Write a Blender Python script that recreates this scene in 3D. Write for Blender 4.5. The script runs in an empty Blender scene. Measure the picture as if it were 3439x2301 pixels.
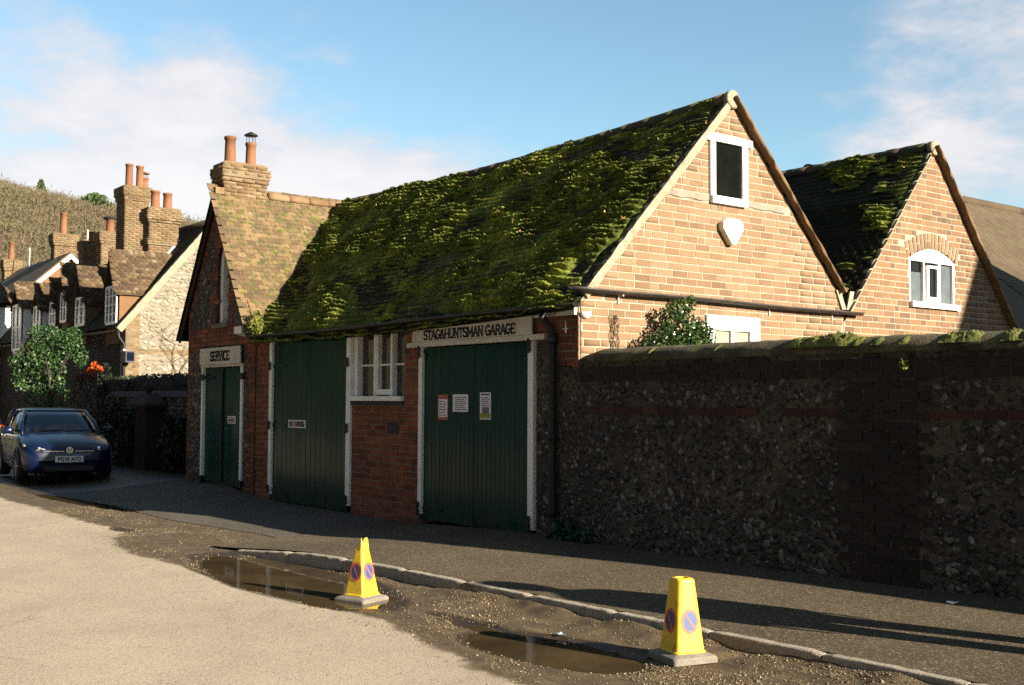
import bpy, math, random
import numpy as np
from mathutils import Matrix, Vector

random.seed(11)
rng = np.random.default_rng(11)
S = bpy.context.scene
COL = S.collection
R = math.radians

# ------------------------------------------------------------------ camera
cam_data = bpy.data.cameras.new('camera')
cam_data.sensor_width = 36.0
cam_data.lens = 39.95
cam_data.clip_start = 0.1
cam_data.clip_end = 5000
cam = bpy.data.objects.new('camera', cam_data)
COL.objects.link(cam)
CAM = Vector((0.0, 0.0, 1.65))
_y, _p, _r = R(-52.51), R(2.99), R(0.284)
_f = Vector((math.sin(_y) * math.cos(_p), math.cos(_y) * math.cos(_p), math.sin(_p)))
_rt = Vector((math.cos(_y), -math.sin(_y), 0))
_up = _rt.cross(_f)
_rt, _up = _rt * math.cos(_r) + _up * math.sin(_r), _up * math.cos(_r) - _rt * math.sin(_r)
cam.matrix_world = Matrix(((_rt.x, _up.x, -_f.x, CAM.x), (_rt.y, _up.y, -_f.y, CAM.y), (_rt.z, _up.z, -_f.z, CAM.z), (0, 0, 0, 1)))
S.camera = cam

# ------------------------------------------------------------------ light and exposure
SUN_EL, SUN_AZ = R(19.0), R(17.0)          # azimuth measured from +X towards +Y
SUN_DIR = Vector((math.cos(SUN_AZ) * math.cos(SUN_EL), math.sin(SUN_AZ) * math.cos(SUN_EL), math.sin(SUN_EL)))
sun_data = bpy.data.lights.new('sun', 'SUN')
sun_data.energy = 5.0
sun_data.angle = R(0.5)
sun_data.color = (1.0, 0.88, 0.71)
sun = bpy.data.objects.new('sun', sun_data)
COL.objects.link(sun)
sun.rotation_euler = SUN_DIR.to_track_quat('Z', 'Y').to_euler()
sun.location = SUN_DIR * 60

S.render.engine = 'CYCLES'
S.cycles.max_bounces = 6
S.cycles.diffuse_bounces = 3
S.cycles.glossy_bounces = 3
S.cycles.transmission_bounces = 4
S.cycles.transparent_max_bounces = 6
S.cycles.use_denoising = False
S.cycles.sample_clamp_indirect = 4.0
S.view_settings.view_transform = 'Standard'
S.view_settings.look = 'None'
S.view_settings.gamma = 1.0
S.view_settings.use_curve_mapping = False
S.view_settings.exposure = 1.92


def nd(nt, t, inp=None, **props):
    n = nt.nodes.new(t)
    for k, v in props.items():
        setattr(n, k, v)
    for k, v in (inp or {}).items():
        s = n.inputs[k]
        if isinstance(v, bpy.types.NodeSocket):
            nt.links.new(v, s)
        else:
            s.default_value = v
    return n


def math_(nt, op, a, b=0.0, c=0.0, clamp=False):
    n = nd(nt, 'ShaderNodeMath', {0: a, 1: b, 2: c}, operation=op)
    n.use_clamp = clamp
    return n.outputs[0]


def ramp(nt, fac, stops, interp='LINEAR'):
    n = nd(nt, 'ShaderNodeValToRGB', {0: fac})
    cr = n.color_ramp
    cr.interpolation = interp
    while len(cr.elements) < len(stops):
        cr.elements.new(0.5)
    for e, (p, c) in zip(cr.elements, stops):
        e.position = p
        e.color = (c[0], c[1], c[2], 1)
    return n.outputs[0]


def mixc(nt, fac, a, b, mode='MIX'):
    n = nd(nt, 'ShaderNodeMix', data_type='RGBA', blend_type=mode)
    for k, v in ((0, fac), (6, a), (7, b)):
        if isinstance(v, bpy.types.NodeSocket):
            nt.links.new(v, n.inputs[k])
        elif k == 0:
            n.inputs[0].default_value = v
        else:
            n.inputs[k].default_value = (v[0], v[1], v[2], 1)
    return n.outputs[2]


def smooth(nt, v, lo, hi):
    n = nd(nt, 'ShaderNodeMapRange', {0: v, 1: lo, 2: hi, 3: 0.0, 4: 1.0}, interpolation_type='SMOOTHSTEP')
    return n.outputs[0]


def noise(nt, vec, scale, detail=4.0, rough=0.55, out=0):
    return nd(nt, 'ShaderNodeTexNoise', {'Vector': vec, 'Scale': scale, 'Detail': detail, 'Roughness': rough}).outputs[out]


# ------------------------------------------------------------------ sky
world = bpy.data.worlds.new('World')
S.world = world
world.use_nodes = True
wt = world.node_tree
wt.nodes.clear()
sky = nd(wt, 'ShaderNodeTexSky', sky_type='NISHITA')
sky.sun_disc = False
sky.sun_elevation = SUN_EL
sky.sun_rotation = R(90) - SUN_AZ
sky.altitude = 50
sky.air_density = 1.0
sky.dust_density = 0.1
sky.ozone_density = 1.6
_d = nd(wt, 'ShaderNodeTexCoord').outputs['Generated']
_n = nd(wt, 'ShaderNodeVectorMath', {0: _d}, operation='NORMALIZE').outputs[0]
_sx = nd(wt, 'ShaderNodeSeparateXYZ', {0: _n})
_den = math_(wt, 'ADD', math_(wt, 'MAXIMUM', _sx.outputs[2], 0.0), 0.22)
_pv = nd(wt, 'ShaderNodeCombineXYZ', {0: math_(wt, 'DIVIDE', _sx.outputs[0], _den), 1: math_(wt, 'DIVIDE', _sx.outputs[1], _den), 2: 3.7}).outputs[0]
_cn = noise(wt, _pv, 1.55, 12.0, 0.58)
_cd = noise(wt, _pv, 5.5, 12.0, 0.66)
_el = math_(wt, 'ARCSINE', _sx.outputs[2])


def sky_dir(x, y):          # direction of a cloud centre, from azimuth and elevation in degrees
    a, e = R(x), R(y)
    return (math.sin(a) * math.cos(e), math.cos(a) * math.cos(e), math.sin(e))


_bias = math_(wt, 'MULTIPLY', math_(wt, 'SUBTRACT', 1.0, smooth(wt, _el, R(6.5), R(15.0))), 0.19)
for _az, _e, _w, _amp in ((-30.5, 16.5, 8.5, 0.11), (-76.0, 16.0, 5.0, 0.09), (-66.0, 10.5, 13.0, 0.17), (-44, 18, 11, -0.14), (-60, 21, 10, -0.14), (-70, 21, 7, -0.10)):
    _dp = nd(wt, 'ShaderNodeVectorMath', {0: _n, 1: sky_dir(_az, _e)}, operation='DOT_PRODUCT').outputs['Value']
    _bias = math_(wt, 'ADD', _bias, math_(wt, 'MULTIPLY', smooth(wt, _dp, math.cos(R(_w)), 1.0), _amp))
_dens = math_(wt, 'ADD', math_(wt, 'ADD', math_(wt, 'MULTIPLY', _cn, 0.68), math_(wt, 'MULTIPLY', _cd, 0.32)), _bias)
_cov = smooth(wt, _dens, 0.50, 0.69)
_skyc = mixc(wt, 1.0, sky.outputs[0], (0.98, 1.08, 1.0), 'MULTIPLY')
_cc = mixc(wt, smooth(wt, _dens, 0.56, 0.80), (3.9, 3.85, 4.1), (5.0, 4.85, 4.85))
_final = mixc(wt, math_(wt, 'MULTIPLY', _cov, 0.92), _skyc, _cc)
_bg = nd(wt, 'ShaderNodeBackground', {0: _final, 1: 0.052})
_wo = nd(wt, 'ShaderNodeOutputWorld')
wt.links.new(_bg.outputs[0], _wo.inputs[0])

# ------------------------------------------------------------------ helpers: meshes and objects
INV = {}


def thing(name, label, cat, loc=(0, 0, 0), rz=0.0, group=None, local=False):
    o = bpy.data.objects.new(name, None)
    COL.objects.link(o)
    o.empty_display_size = 0.2
    o.location = loc
    o.rotation_euler = (0, 0, rz)
    o['label'] = label
    o['category'] = cat
    if group:
        o['group'] = group
    if not local:
        INV[o.name] = Matrix.Translation(-Vector(loc))
    return o


def link(name, me, mat=None, parent=None, loc=None, mtx=None, label=None, kind=None):
    o = bpy.data.objects.new(name, me)
    COL.objects.link(o)
    if mat is not None and len(me.materials) == 0:
        me.materials.append(mat)
    if parent is not None:
        o.parent = parent
        if parent.name in INV:
            o.matrix_parent_inverse = INV[parent.name]
    if mtx is not None:
        o.matrix_basis = mtx
    elif loc is not None:
        o.location = loc
    if label:
        o['label'] = label
    if kind:
        o['kind'] = kind
    return o


def tag(o, label, cat=None, group=None, kind=None):
    o['label'] = label
    if cat:
        o['category'] = cat
    if group:
        o['group'] = group
    if kind:
        o['kind'] = kind
    return o


def np_mesh(name, V, F, smooth_=False):
    """V (n,3) array, F (m,3) or (m,4) array"""
    me = bpy.data.meshes.new(name)
    V = np.asarray(V, dtype=np.float32)
    F = np.asarray(F, dtype=np.int32)
    k = F.shape[1]
    me.vertices.add(len(V))
    me.vertices.foreach_set('co', V.ravel())
    me.loops.add(F.size)
    me.loops.foreach_set('vertex_index', F.ravel())
    me.polygons.add(len(F))
    me.polygons.foreach_set('loop_start', np.arange(0, F.size, k, dtype=np.int32))
    me.polygons.foreach_set('loop_total', np.full(len(F), k, dtype=np.int32))
    if smooth_:
        me.polygons.foreach_set('use_smooth', np.ones(len(F), dtype=bool))
    me.update(calc_edges=True)
    me.validate()
    return me


class MB:
    def __init__(self):
        self.v, self.f = [], []

    def add(self, vs, fs):
        o = len(self.v)
        self.v.extend([tuple(p) for p in vs])
        self.f.extend([tuple(i + o for i in q) for q in fs])
        return self

    def box(self, x0, x1, y0, y1, z0, z1):
        return self.add([(x0, y0, z0), (x1, y0, z0), (x1, y1, z0), (x0, y1, z0), (x0, y0, z1), (x1, y0, z1), (x1, y1, z1), (x0, y1, z1)],
                        [(0, 3, 2, 1), (4, 5, 6, 7), (0, 1, 5, 4), (1, 2, 6, 5), (2, 3, 7, 6), (3, 0, 4, 7)])

    def cbox(self, x0, x1, y0, y1, z0, z1, c=0.01):
        """box with chamfered vertical and top edges"""
        rings = []
        for z, k in ((z0, c), (z0 + c, 0), (z1 - c, 0), (z1, c)):
            rings.append([(x0 + c + k, y0 + k, z), (x1 - c - k, y0 + k, z), (x1 - k, y0 + c + k, z), (x1 - k, y1 - c - k, z),
                          (x1 - c - k, y1 - k, z), (x0 + c + k, y1 - k, z), (x0 + k, y1 - c - k, z), (x0 + k, y0 + c + k, z)])
        return self.loft(rings)

    def loft(self, rings, cap=True, closed=True):
        o = len(self.v)
        n = len(rings[0])
        for r_ in rings:
            self.v.extend([tuple(p) for p in r_])
        m = n if closed else n - 1
        for i in range(len(rings) - 1):
            for j in range(m):
                a, b = o + i * n + j, o + i * n + (j + 1) % n
                self.f.append((a, b, b + n, a + n))
        if cap and closed:
            self.f.append(tuple(o + j for j in reversed(range(n))))
            self.f.append(tuple(o + (len(rings) - 1) * n + j for j in range(n)))
        return self

    def prism(self, ring, vec):
        """ring: list of 3D points, extruded by vec"""
        return self.loft([ring, [(p[0] + vec[0], p[1] + vec[1], p[2] + vec[2]) for p in ring]])

    def tube(self, pts, rad, n=8, cap=True):
        pts = [Vector(p) for p in pts]
        rads = rad if isinstance(rad, (list, tuple)) else [rad] * len(pts)
        rings = []
        prev = None
        for i, p in enumerate(pts):
            d = (pts[min(i + 1, len(pts) - 1)] - pts[max(i - 1, 0)]).normalized()
            ref = Vector((0, 0, 1)) if abs(d.z) < 0.9 else Vector((1, 0, 0))
            u = d.cross(ref).normalized()
            if prev is not None and u.dot(prev) < 0:
                u = -u
            prev = u
            w = d.cross(u)
            rings.append([p + u * math.cos(2 * math.pi * k / n) * rads[i] + w * math.sin(2 * math.pi * k / n) * rads[i] for k in range(n)])
        return self.loft(rings, cap)

    def lathe(self, prof, c=(0, 0, 0), n=16, cap=True):
        return self.loft([[(c[0] + r_ * math.cos(2 * math.pi * k / n), c[1] + r_ * math.sin(2 * math.pi * k / n), c[2] + z) for k in range(n)] for r_, z in prof], cap)

    def mesh(self, name, smooth_=False):
        me = bpy.data.meshes.new(name)
        me.from_pydata(self.v, [], self.f)
        if smooth_:
            me.polygons.foreach_set('use_smooth', np.ones(len(me.polygons), dtype=bool))
        me.update()
        return me

    def build(self, name, mat, parent=None, smooth_=False, **kw):
        return link(name, self.mesh(name, smooth_), mat, parent, **kw)


# ------------------------------------------------------------------ value noise
def _hash(ix, iy, seed):
    h = (ix.astype(np.int64) * 374761393 + iy.astype(np.int64) * 668265263 + seed * 974711) & 0x7fffffff
    h = ((h ^ (h >> 13)) * 1274126177) & 0x7fffffff
    h = h ^ (h >> 16)
    return (h & 0xffff) / 65535.0


def vnoise(x, y, seed=0):
    ix, iy = np.floor(x), np.floor(y)
    fx, fy = x - ix, y - iy
    fx = fx * fx * (3 - 2 * fx)
    fy = fy * fy * (3 - 2 * fy)
    a = _hash(ix, iy, seed); b = _hash(ix + 1, iy, seed); c = _hash(ix, iy + 1, seed); d = _hash(ix + 1, iy + 1, seed)
    return (a * (1 - fx) + b * fx) * (1 - fy) + (c * (1 - fx) + d * fx) * fy


def fbm(x, y, oct_=4, seed=0, gain=0.5):
    x = np.asarray(x, dtype=np.float64); y = np.asarray(y, dtype=np.float64)
    s, a, t = 0, 1.0, 0
    for o in range(oct_):
        s = s + a * vnoise(x * 2 ** o, y * 2 ** o, seed + o * 17)
        t += a
        a *= gain
    return s / t


def sstep(a, b, x):
    t = np.clip((np.asarray(x, dtype=np.float64) - a) / (b - a), 0, 1)
    return t * t * (3 - 2 * t)


# ------------------------------------------------------------------ pieces: many alike parts
def pieces(name, items, mat, parent, limit=300, stuff_name=None, pick=None):
    """items: list of (mesh, Matrix). The nearest `limit` become objects, the rest one joined part of kind stuff."""
    if not items:
        return
    order = sorted(range(len(items)), key=lambda i: (pick(items[i]) if pick else (items[i][1].translation - CAM).length))
    for i in order[:limit]:
        me, mt = items[i]
        link(name, me, mat, parent, mtx=mt)
    rest = order[limit:]
    if rest:
        joined(stuff_name or name + 's', [items[i] for i in rest], mat, parent)


_cache = {}


def mesh_arrays(me):
    if me.name not in _cache:
        V = np.empty(len(me.vertices) * 3, dtype=np.float32)
        me.vertices.foreach_get('co', V)
        me.calc_loop_triangles()
        T = np.empty(len(me.loop_triangles) * 3, dtype=np.int32)
        me.loop_triangles.foreach_get('vertices', T)
        _cache[me.name] = (V.reshape(-1, 3), T.reshape(-1, 3))
    return _cache[me.name]


def joined(name, items, mat, parent=None, kind='stuff'):
    Vs, Fs, off = [], [], 0
    for me, mt in items:
        V, T = mesh_arrays(me)
        m = np.array(mt, dtype=np.float32)
        Vs.append(V @ m[:3, :3].T + m[:3, 3])
        Fs.append(T + off)
        off += len(V)
    return link(name, np_mesh(name, np.concatenate(Vs), np.concatenate(Fs)), mat, parent, kind=kind)


def TR(x, y, z):
    return Matrix.Translation((x, y, z))


def clip_half(poly, a, b, c):
    """keep a*x+b*y<=c"""
    out = []
    for i in range(len(poly)):
        p, q = poly[i], poly[(i + 1) % len(poly)]
        dp, dq = a * p[0] + b * p[1] - c, a * q[0] + b * q[1] - c
        if dp <= 0:
            out.append(p)
        if (dp < 0 < dq) or (dq < 0 < dp):
            t = dp / (dp - dq)
            out.append((p[0] + (q[0] - p[0]) * t, p[1] + (q[1] - p[1]) * t))
    return out


def area(poly):
    return abs(sum(poly[i][0] * poly[(i + 1) % len(poly)][1] - poly[(i + 1) % len(poly)][0] * poly[i][1] for i in range(len(poly)))) / 2


class Wall:
    """a wall frame: s runs along the wall, z up, d outwards; W(s,d,z) gives world offsets"""
    def __init__(self, kind, pos):
        self.kind, self.pos = kind, pos     # 'X': plane x=pos facing +x; 'Y': plane y=pos facing -y

    def o(self, s, d, z):
        return (d, s, z) if self.kind == 'X' else (s, -d, z)

    def w(self, s, d, z):
        return (self.pos + d, s, z) if self.kind == 'X' else (s, self.pos - d, z)

    def origin(self, s, z):
        return self.w(s, 0, z)

    def fix(self, ring):
        return ring if self.kind == 'X' else ring[::-1]

    def box(self, mb, s0, s1, d0, d1, z0, z1):
        if self.kind == 'X':
            return mb.box(self.pos + d0, self.pos + d1, s0, s1, z0, z1)
        return mb.box(s0, s1, self.pos - d1, self.pos - d0, z0, z1)

    def poly(self, mb, pts, d0, d1):
        ring = [self.w(s, d0, z) for s, z in self.fix(pts)]
        v = self.o(0, d1 - d0, 0)
        return mb.prism(ring, v)


def brick_mesh(wall, poly, d, name='brick', jit=0.0015, inset=0.0022):
    n = len(poly)
    cx = sum(p[0] for p in poly) / n
    cz = sum(p[1] for p in poly) / n
    mb = MB()
    back, front = [], []
    for s, z in wall.fix(poly):
        s += random.uniform(-jit, jit); z += random.uniform(-jit, jit)
        l = math.hypot(s - cx, z - cz) or 1
        k = max(0.5, 1 - inset / l * 1.4)
        back.append(wall.o(s, -0.004, z))
        front.append(wall.o(cx + (s - cx) * k, d + random.uniform(-jit, jit) * 1.5, cz + (z - cz) * k))
    mb.loft([back, front])
    mb.f.pop(-2)        # no back face
    return mb.mesh(name)


def lay_bricks(wall, region, holes, course=0.088, st=0.262, hd=0.131, joint=0.013, z0=0.0, d=0.006, bond='mixed', seed=1, min_area=0.0012, extra_clip=None):
    """brick items for a convex region [(s,z)...] counter-clockwise, minus rectangular holes"""
    rnd = random.Random(seed)
    s_lo = min(p[0] for p in region); s_hi = max(p[0] for p in region)
    z_lo = min(p[1] for p in region); z_hi = max(p[1] for p in region)
    pool = {}
    items = []
    cen = (sum(p[0] for p in region) / len(region), sum(p[1] for p in region) / len(region))
    planes = []
    for i in range(len(region)):
        p, q = region[i], region[(i + 1) % len(region)]
        a, b = q[1] - p[1], -(q[0] - p[0])
        c = a * p[0] + b * p[1]
        if a * cen[0] + b * cen[1] > c:
            a, b, c = -a, -b, -c
        planes.append((a, b, c))
    row = 0
    z = z0
    while z < z_hi:
        if z + course > z_lo:
            s = s_lo - rnd.random() * st - (st / 2 if row % 2 else 0)
            k = 0
            while s < s_hi:
                if bond == 'flemish':
                    w = st if (k + row) % 2 else hd
                elif bond == 'header' and row % 5 == 4:
                    w = hd
                else:
                    w = hd if rnd.random() < (0.1 if bond == 'mixed' else 0.04) else st
                k += 1
                jt = joint * rnd.uniform(0.75, 1.25)
                r0 = [(s + jt / 2, z + joint / 2), (s + w - jt / 2, z + joint / 2), (s + w - jt / 2, z + course - joint / 2), (s + jt / 2, z + course - joint / 2)]
                parts = [r0]
                for hs0, hs1, hz0, hz1 in holes:
                    new = []
                    for p in parts:
                        if not (max(q[0] for q in p) > hs0 and min(q[0] for q in p) < hs1 and max(q[1] for q in p) > hz0 and min(q[1] for q in p) < hz1):
                            new.append(p); continue
                        new.append(clip_half(p, 1, 0, hs0 - 0.004))
                        new.append(clip_half(p, -1, 0, -hs1 - 0.004))
                        mid = clip_half(clip_half(p, -1, 0, -hs0), 1, 0, hs1)
                        if mid:
                            new.append(clip_half(mid, 0, 1, hz0 - 0.004))
                            new.append(clip_half(mid, 0, -1, -hz1 - 0.004))
                    parts = [p for p in new if len(p) > 2]
                for p in parts:
                    full = p is r0
                    q = p
                    for a, b, c in planes:
                        q = clip_half(q, a, b, c)
                        if len(q) < 3:
                            break
                    if len(q) < 3 or area(q) < min_area:
                        continue
                    if extra_clip and extra_clip(sum(t[0] for t in q) / len(q), sum(t[1] for t in q) / len(q)):
                        continue
                    cs = sum(t[0] for t in q) / len(q); cz = sum(t[1] for t in q) / len(q)
                    same = full and abs(area(q) - area(r0)) < 1e-6
                    dd = d * rnd.uniform(0.7, 1.3)
                    if same:
                        key = (round(w, 3), rnd.randrange(6))
                        if key not in pool:
                            ww = w - joint
                            pool[key] = brick_mesh(wall, [(-ww / 2, -(course - joint) / 2), (ww / 2, -(course - joint) / 2), (ww / 2, (course - joint) / 2), (-ww / 2, (course - joint) / 2)], dd, jit=0.002)
                        me = pool[key]
                    else:
                        me = brick_mesh(wall, [(t[0] - cs, t[1] - cz) for t in q], dd)
                    o = wall.origin(cs, cz)
                    items.append((me, Matrix.Translation(o) @ Matrix.Rotation(rnd.uniform(-0.003, 0.003), 4, 'X' if wall.kind == 'X' else 'Y')))
                s += w
        z += course
        row += 1
    return items


def stone_pool(n, kind_axis, seed):
    """rough flints, about unit size, flattened along the wall normal"""
    rnd = random.Random(seed)
    t = (1 + 5 ** 0.5) / 2
    base = [(-1, t, 0), (1, t, 0), (-1, -t, 0), (1, -t, 0), (0, -1, t), (0, 1, t), (0, -1, -t), (0, 1, -t), (t, 0, -1), (t, 0, 1), (-t, 0, -1), (-t, 0, 1)]
    fc = [(0, 11, 5), (0, 5, 1), (0, 1, 7), (0, 7, 10), (0, 10, 11), (1, 5, 9), (5, 11, 4), (11, 10, 2), (10, 7, 6), (7, 1, 8), (3, 9, 4), (3, 4, 2), (3, 2, 6), (3, 6, 8), (3, 8, 9), (4, 9, 5), (2, 4, 11), (6, 2, 10), (8, 6, 7), (9, 8, 1)]
    out = []
    for k in range(n):
        sx, sz, sd = rnd.uniform(0.7, 1.6), rnd.uniform(0.5, 1.0), rnd.uniform(0.22, 0.42)
        vs = []
        for p in base:
            q = Vector(p).normalized() * rnd.uniform(0.62, 1.3)
            a, b, c = q.x * sx, q.y * sd, q.z * sz
            vs.append((b, a, c) if kind_axis == 'X' else (a, b, c))
        me = bpy.data.meshes.new('flint')
        me.from_pydata(vs, [], fc)
        me.update()
        out.append(me)
    return out
# ------------------------------------------------------------------ materials
def new_mat(name):
    m = bpy.data.materials.new(name)
    m.use_nodes = True
    nt = m.node_tree
    nt.nodes.clear()
    out = nd(nt, 'ShaderNodeOutputMaterial')
    b = nd(nt, 'ShaderNodeBsdfPrincipled')
    nt.links.new(b.outputs[0], out.inputs[0])
    return m, nt, b


def pos(nt):
    return nd(nt, 'ShaderNodeNewGeometry').outputs['Position']


def rand(nt):
    g = nd(nt, 'ShaderNodeNewGeometry').outputs['Random Per Island']
    o = nd(nt, 'ShaderNodeObjectInfo').outputs['Random']
    return math_(nt, 'FRACT', math_(nt, 'ADD', math_(nt, 'MULTIPLY', g, 7.31), math_(nt, 'MULTIPLY', o, 3.7)))


def setc(nt, b, key, v):
    if isinstance(v, bpy.types.NodeSocket):
        nt.links.new(v, b.inputs[key])
    elif isinstance(v, tuple):
        b.inputs[key].default_value = (*v, 1) if len(v) == 3 else v
    else:
        b.inputs[key].default_value = v


def surf(name, stops, scale=6.0, detail=5.0, rnd=0.0, rough=0.85, fine=0.25, fscale=60.0, bump=0.3, bdist=0.01, bscale=None, spec=0.4, metallic=0.0, coat=0.0, rough_var=0.0, contrast=1.7, grime=None, alb=0.62):
    """procedural surface: large noise and per-piece chance choose the colour, fine noise varies it, bump roughens it"""
    m, nt, b = new_mat(name)
    stops = [(q, tuple(v * alb for v in c)) for q, c in stops]
    if grime:
        grime = (tuple(v * alb for v in grime[0]),) + tuple(grime[1:])
    p = pos(nt)
    n1 = noise(nt, p, scale, detail, 0.6)
    n1 = math_(nt, 'MULTIPLY_ADD', math_(nt, 'SUBTRACT', n1, 0.5), contrast, 0.5, clamp=True)
    f = n1
    if rnd > 0:
        f = math_(nt, 'ADD', math_(nt, 'MULTIPLY', n1, 1 - rnd), math_(nt, 'MULTIPLY', rand(nt), rnd))
    c = ramp(nt, f, stops)
    n2 = noise(nt, p, fscale, 3.0, 0.6)
    k = math_(nt, 'MULTIPLY_ADD', math_(nt, 'SUBTRACT', n2, 0.5), fine * 3.0, 1.0)
    kc = nd(nt, 'ShaderNodeCombineXYZ', {0: k, 1: k, 2: k}).outputs[0]
    c = mixc(nt, 1.0, c, kc, 'MULTIPLY')
    if grime:
        gcol, gscale, glo, ghi, gamt = grime
        g = math_(nt, 'MULTIPLY', smooth(nt, noise(nt, p, gscale, 6.0, 0.65), glo, ghi), gamt)
        c = mixc(nt, g, c, gcol)
    setc(nt, b, 'Base Color', c)
    if rough_var:
        setc(nt, b, 'Roughness', math_(nt, 'MULTIPLY_ADD', math_(nt, 'SUBTRACT', n1, 0.5), rough_var, rough, clamp=True))
    else:
        setc(nt, b, 'Roughness', rough)
    b.inputs['Specular IOR Level'].default_value = spec
    b.inputs['Metallic'].default_value = metallic
    b.inputs['Coat Weight'].default_value = coat
    b.inputs['Coat Roughness'].default_value = 0.06
    if bump:
        bn = nd(nt, 'ShaderNodeBump', {'Strength': bump, 'Distance': bdist, 'Height': noise(nt, p, bscale or fscale, 4.0, 0.65)})
        nt.links.new(bn.outputs[0], b.inputs['Normal'])
    return m


MAT = {}
MAT['brick'] = surf('orange_brick', [(0.0, (0.105, 0.062, 0.040)), (0.12, (0.175, 0.102, 0.052)), (0.45, (0.25, 0.150, 0.078)), (0.75, (0.295, 0.182, 0.098)), (0.93, (0.29, 0.20, 0.115)), (1.0, (0.25, 0.185, 0.145))],
                    scale=2.2, rnd=0.62, rough=0.9, fine=0.3, fscale=70, bump=0.5, bdist=0.006, grime=((0.30, 0.26, 0.19), 3.5, 0.60, 0.76, 0.4))
MAT['brick2'] = surf('second_gable_brick', [(0.0, (0.085, 0.052, 0.037)), (0.12, (0.15, 0.088, 0.048)), (0.5, (0.23, 0.125, 0.057)), (0.85, (0.285, 0.16, 0.077)), (1.0, (0.24, 0.175, 0.135))],
                     scale=2.0, rnd=0.75, rough=0.9, fine=0.25, fscale=70, bump=0.4, bdist=0.005)
MAT['brick_red'] = surf('red_brick', [(0.0, (0.05, 0.03, 0.028)), (0.25, (0.17, 0.05, 0.026)), (0.6, (0.30, 0.082, 0.034)), (0.9, (0.38, 0.12, 0.05)), (1.0, (0.08, 0.06, 0.06))],
                        scale=2.5, rnd=0.6, rough=0.88, fine=0.3, fscale=60, bump=0.5, bdist=0.006, grime=((0.06, 0.045, 0.035), 1.6, 0.5, 0.7, 0.55))
MAT['brick_dark'] = surf('dark_weathered_brick', [(0.0, (0.022, 0.018, 0.014)), (0.5, (0.045, 0.030, 0.022)), (1.0, (0.085, 0.042, 0.030))],
                         scale=2.5, rnd=0.5, rough=0.95, fine=0.3, bump=0.5, bdist=0.006, grime=((0.02, 0.022, 0.013), 2.0, 0.45, 0.65, 0.6), alb=0.5)
MAT['brick_band'] = surf('rose_brick', [(0.0, (0.035, 0.02, 0.017)), (0.5, (0.10, 0.04, 0.03)), (1.0, (0.18, 0.07, 0.05))], scale=3, rnd=0.6, rough=0.95, bump=0.4, alb=0.42)
MAT['mortar'] = surf('lime_mortar', [(0.0, (0.22, 0.19, 0.135)), (0.5, (0.31, 0.275, 0.20)), (1.0, (0.36, 0.325, 0.245))], scale=4, rough=0.95, fine=0.25, fscale=90, bump=0.5, bdist=0.006, alb=0.8)
MAT['mortar_dark'] = surf('grey_mortar', [(0.0, (0.09, 0.075, 0.055)), (0.5, (0.16, 0.135, 0.10)), (1.0, (0.24, 0.20, 0.15))], scale=3, rough=0.95, fine=0.3, fscale=80, bump=0.5, bdist=0.008, alb=1.0)
def flint_bed():
    m, nt, b = new_mat('flint_bed')
    p = pos(nt)
    w = nd(nt, 'ShaderNodeVectorMath', {0: p, 1: nd(nt, 'ShaderNodeVectorMath', {0: noise(nt, p, 6, 4, 0.6, 1), 3: 0.12}, operation='SCALE').outputs[0]}, operation='ADD').outputs[0]
    cols = []
    for sc in (14.0, 27.0):
        v = nd(nt, 'ShaderNodeTexVoronoi', {'Vector': w, 'Scale': sc})
        cols.append((v.outputs['Distance'], nd(nt, 'ShaderNodeSeparateColor', {0: v.outputs['Color']}).outputs[0]))
    f = math_(nt, 'ADD', math_(nt, 'MULTIPLY', cols[0][1], 0.6), math_(nt, 'MULTIPLY', cols[1][1], 0.4))
    st = [(0.1, (0.008, 0.008, 0.007)), (0.4, (0.020, 0.016, 0.012)), (0.62, (0.042, 0.034, 0.024)), (0.8, (0.085, 0.068, 0.048)), (0.93, (0.16, 0.14, 0.11))]
    c = ramp(nt, f, st)
    mort = ramp(nt, noise(nt, p, 3.0, 5), [(0.3, (0.024, 0.020, 0.014)), (0.7, (0.10, 0.082, 0.058))])
    c = mixc(nt, smooth(nt, cols[0][0], 0.34, 0.55), c, mort)
    k = math_(nt, 'MULTIPLY_ADD', math_(nt, 'SUBTRACT', noise(nt, p, 70, 3), 0.5), 0.9, 1.0)
    c = mixc(nt, 1.0, c, nd(nt, 'ShaderNodeCombineXYZ', {0: k, 1: k, 2: k}).outputs[0], 'MULTIPLY')
    g = math_(nt, 'MULTIPLY', smooth(nt, noise(nt, p, 0.9, 6, 0.6), 0.46, 0.66), 0.55)
    c = mixc(nt, g, c, (0.010, 0.010, 0.007))
    setc(nt, b, 'Base Color', c)
    b.inputs['Roughness'].default_value = 0.8
    b.inputs['Specular IOR Level'].default_value = 0.3
    h = math_(nt, 'MULTIPLY', math_(nt, 'ADD', cols[0][0], math_(nt, 'MULTIPLY', cols[1][0], 0.5)), -1.0)
    bn = nd(nt, 'ShaderNodeBump', {'Strength': 0.7, 'Distance': 0.03, 'Height': h})
    nt.links.new(bn.outputs[0], b.inputs['Normal'])
    return m


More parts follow.
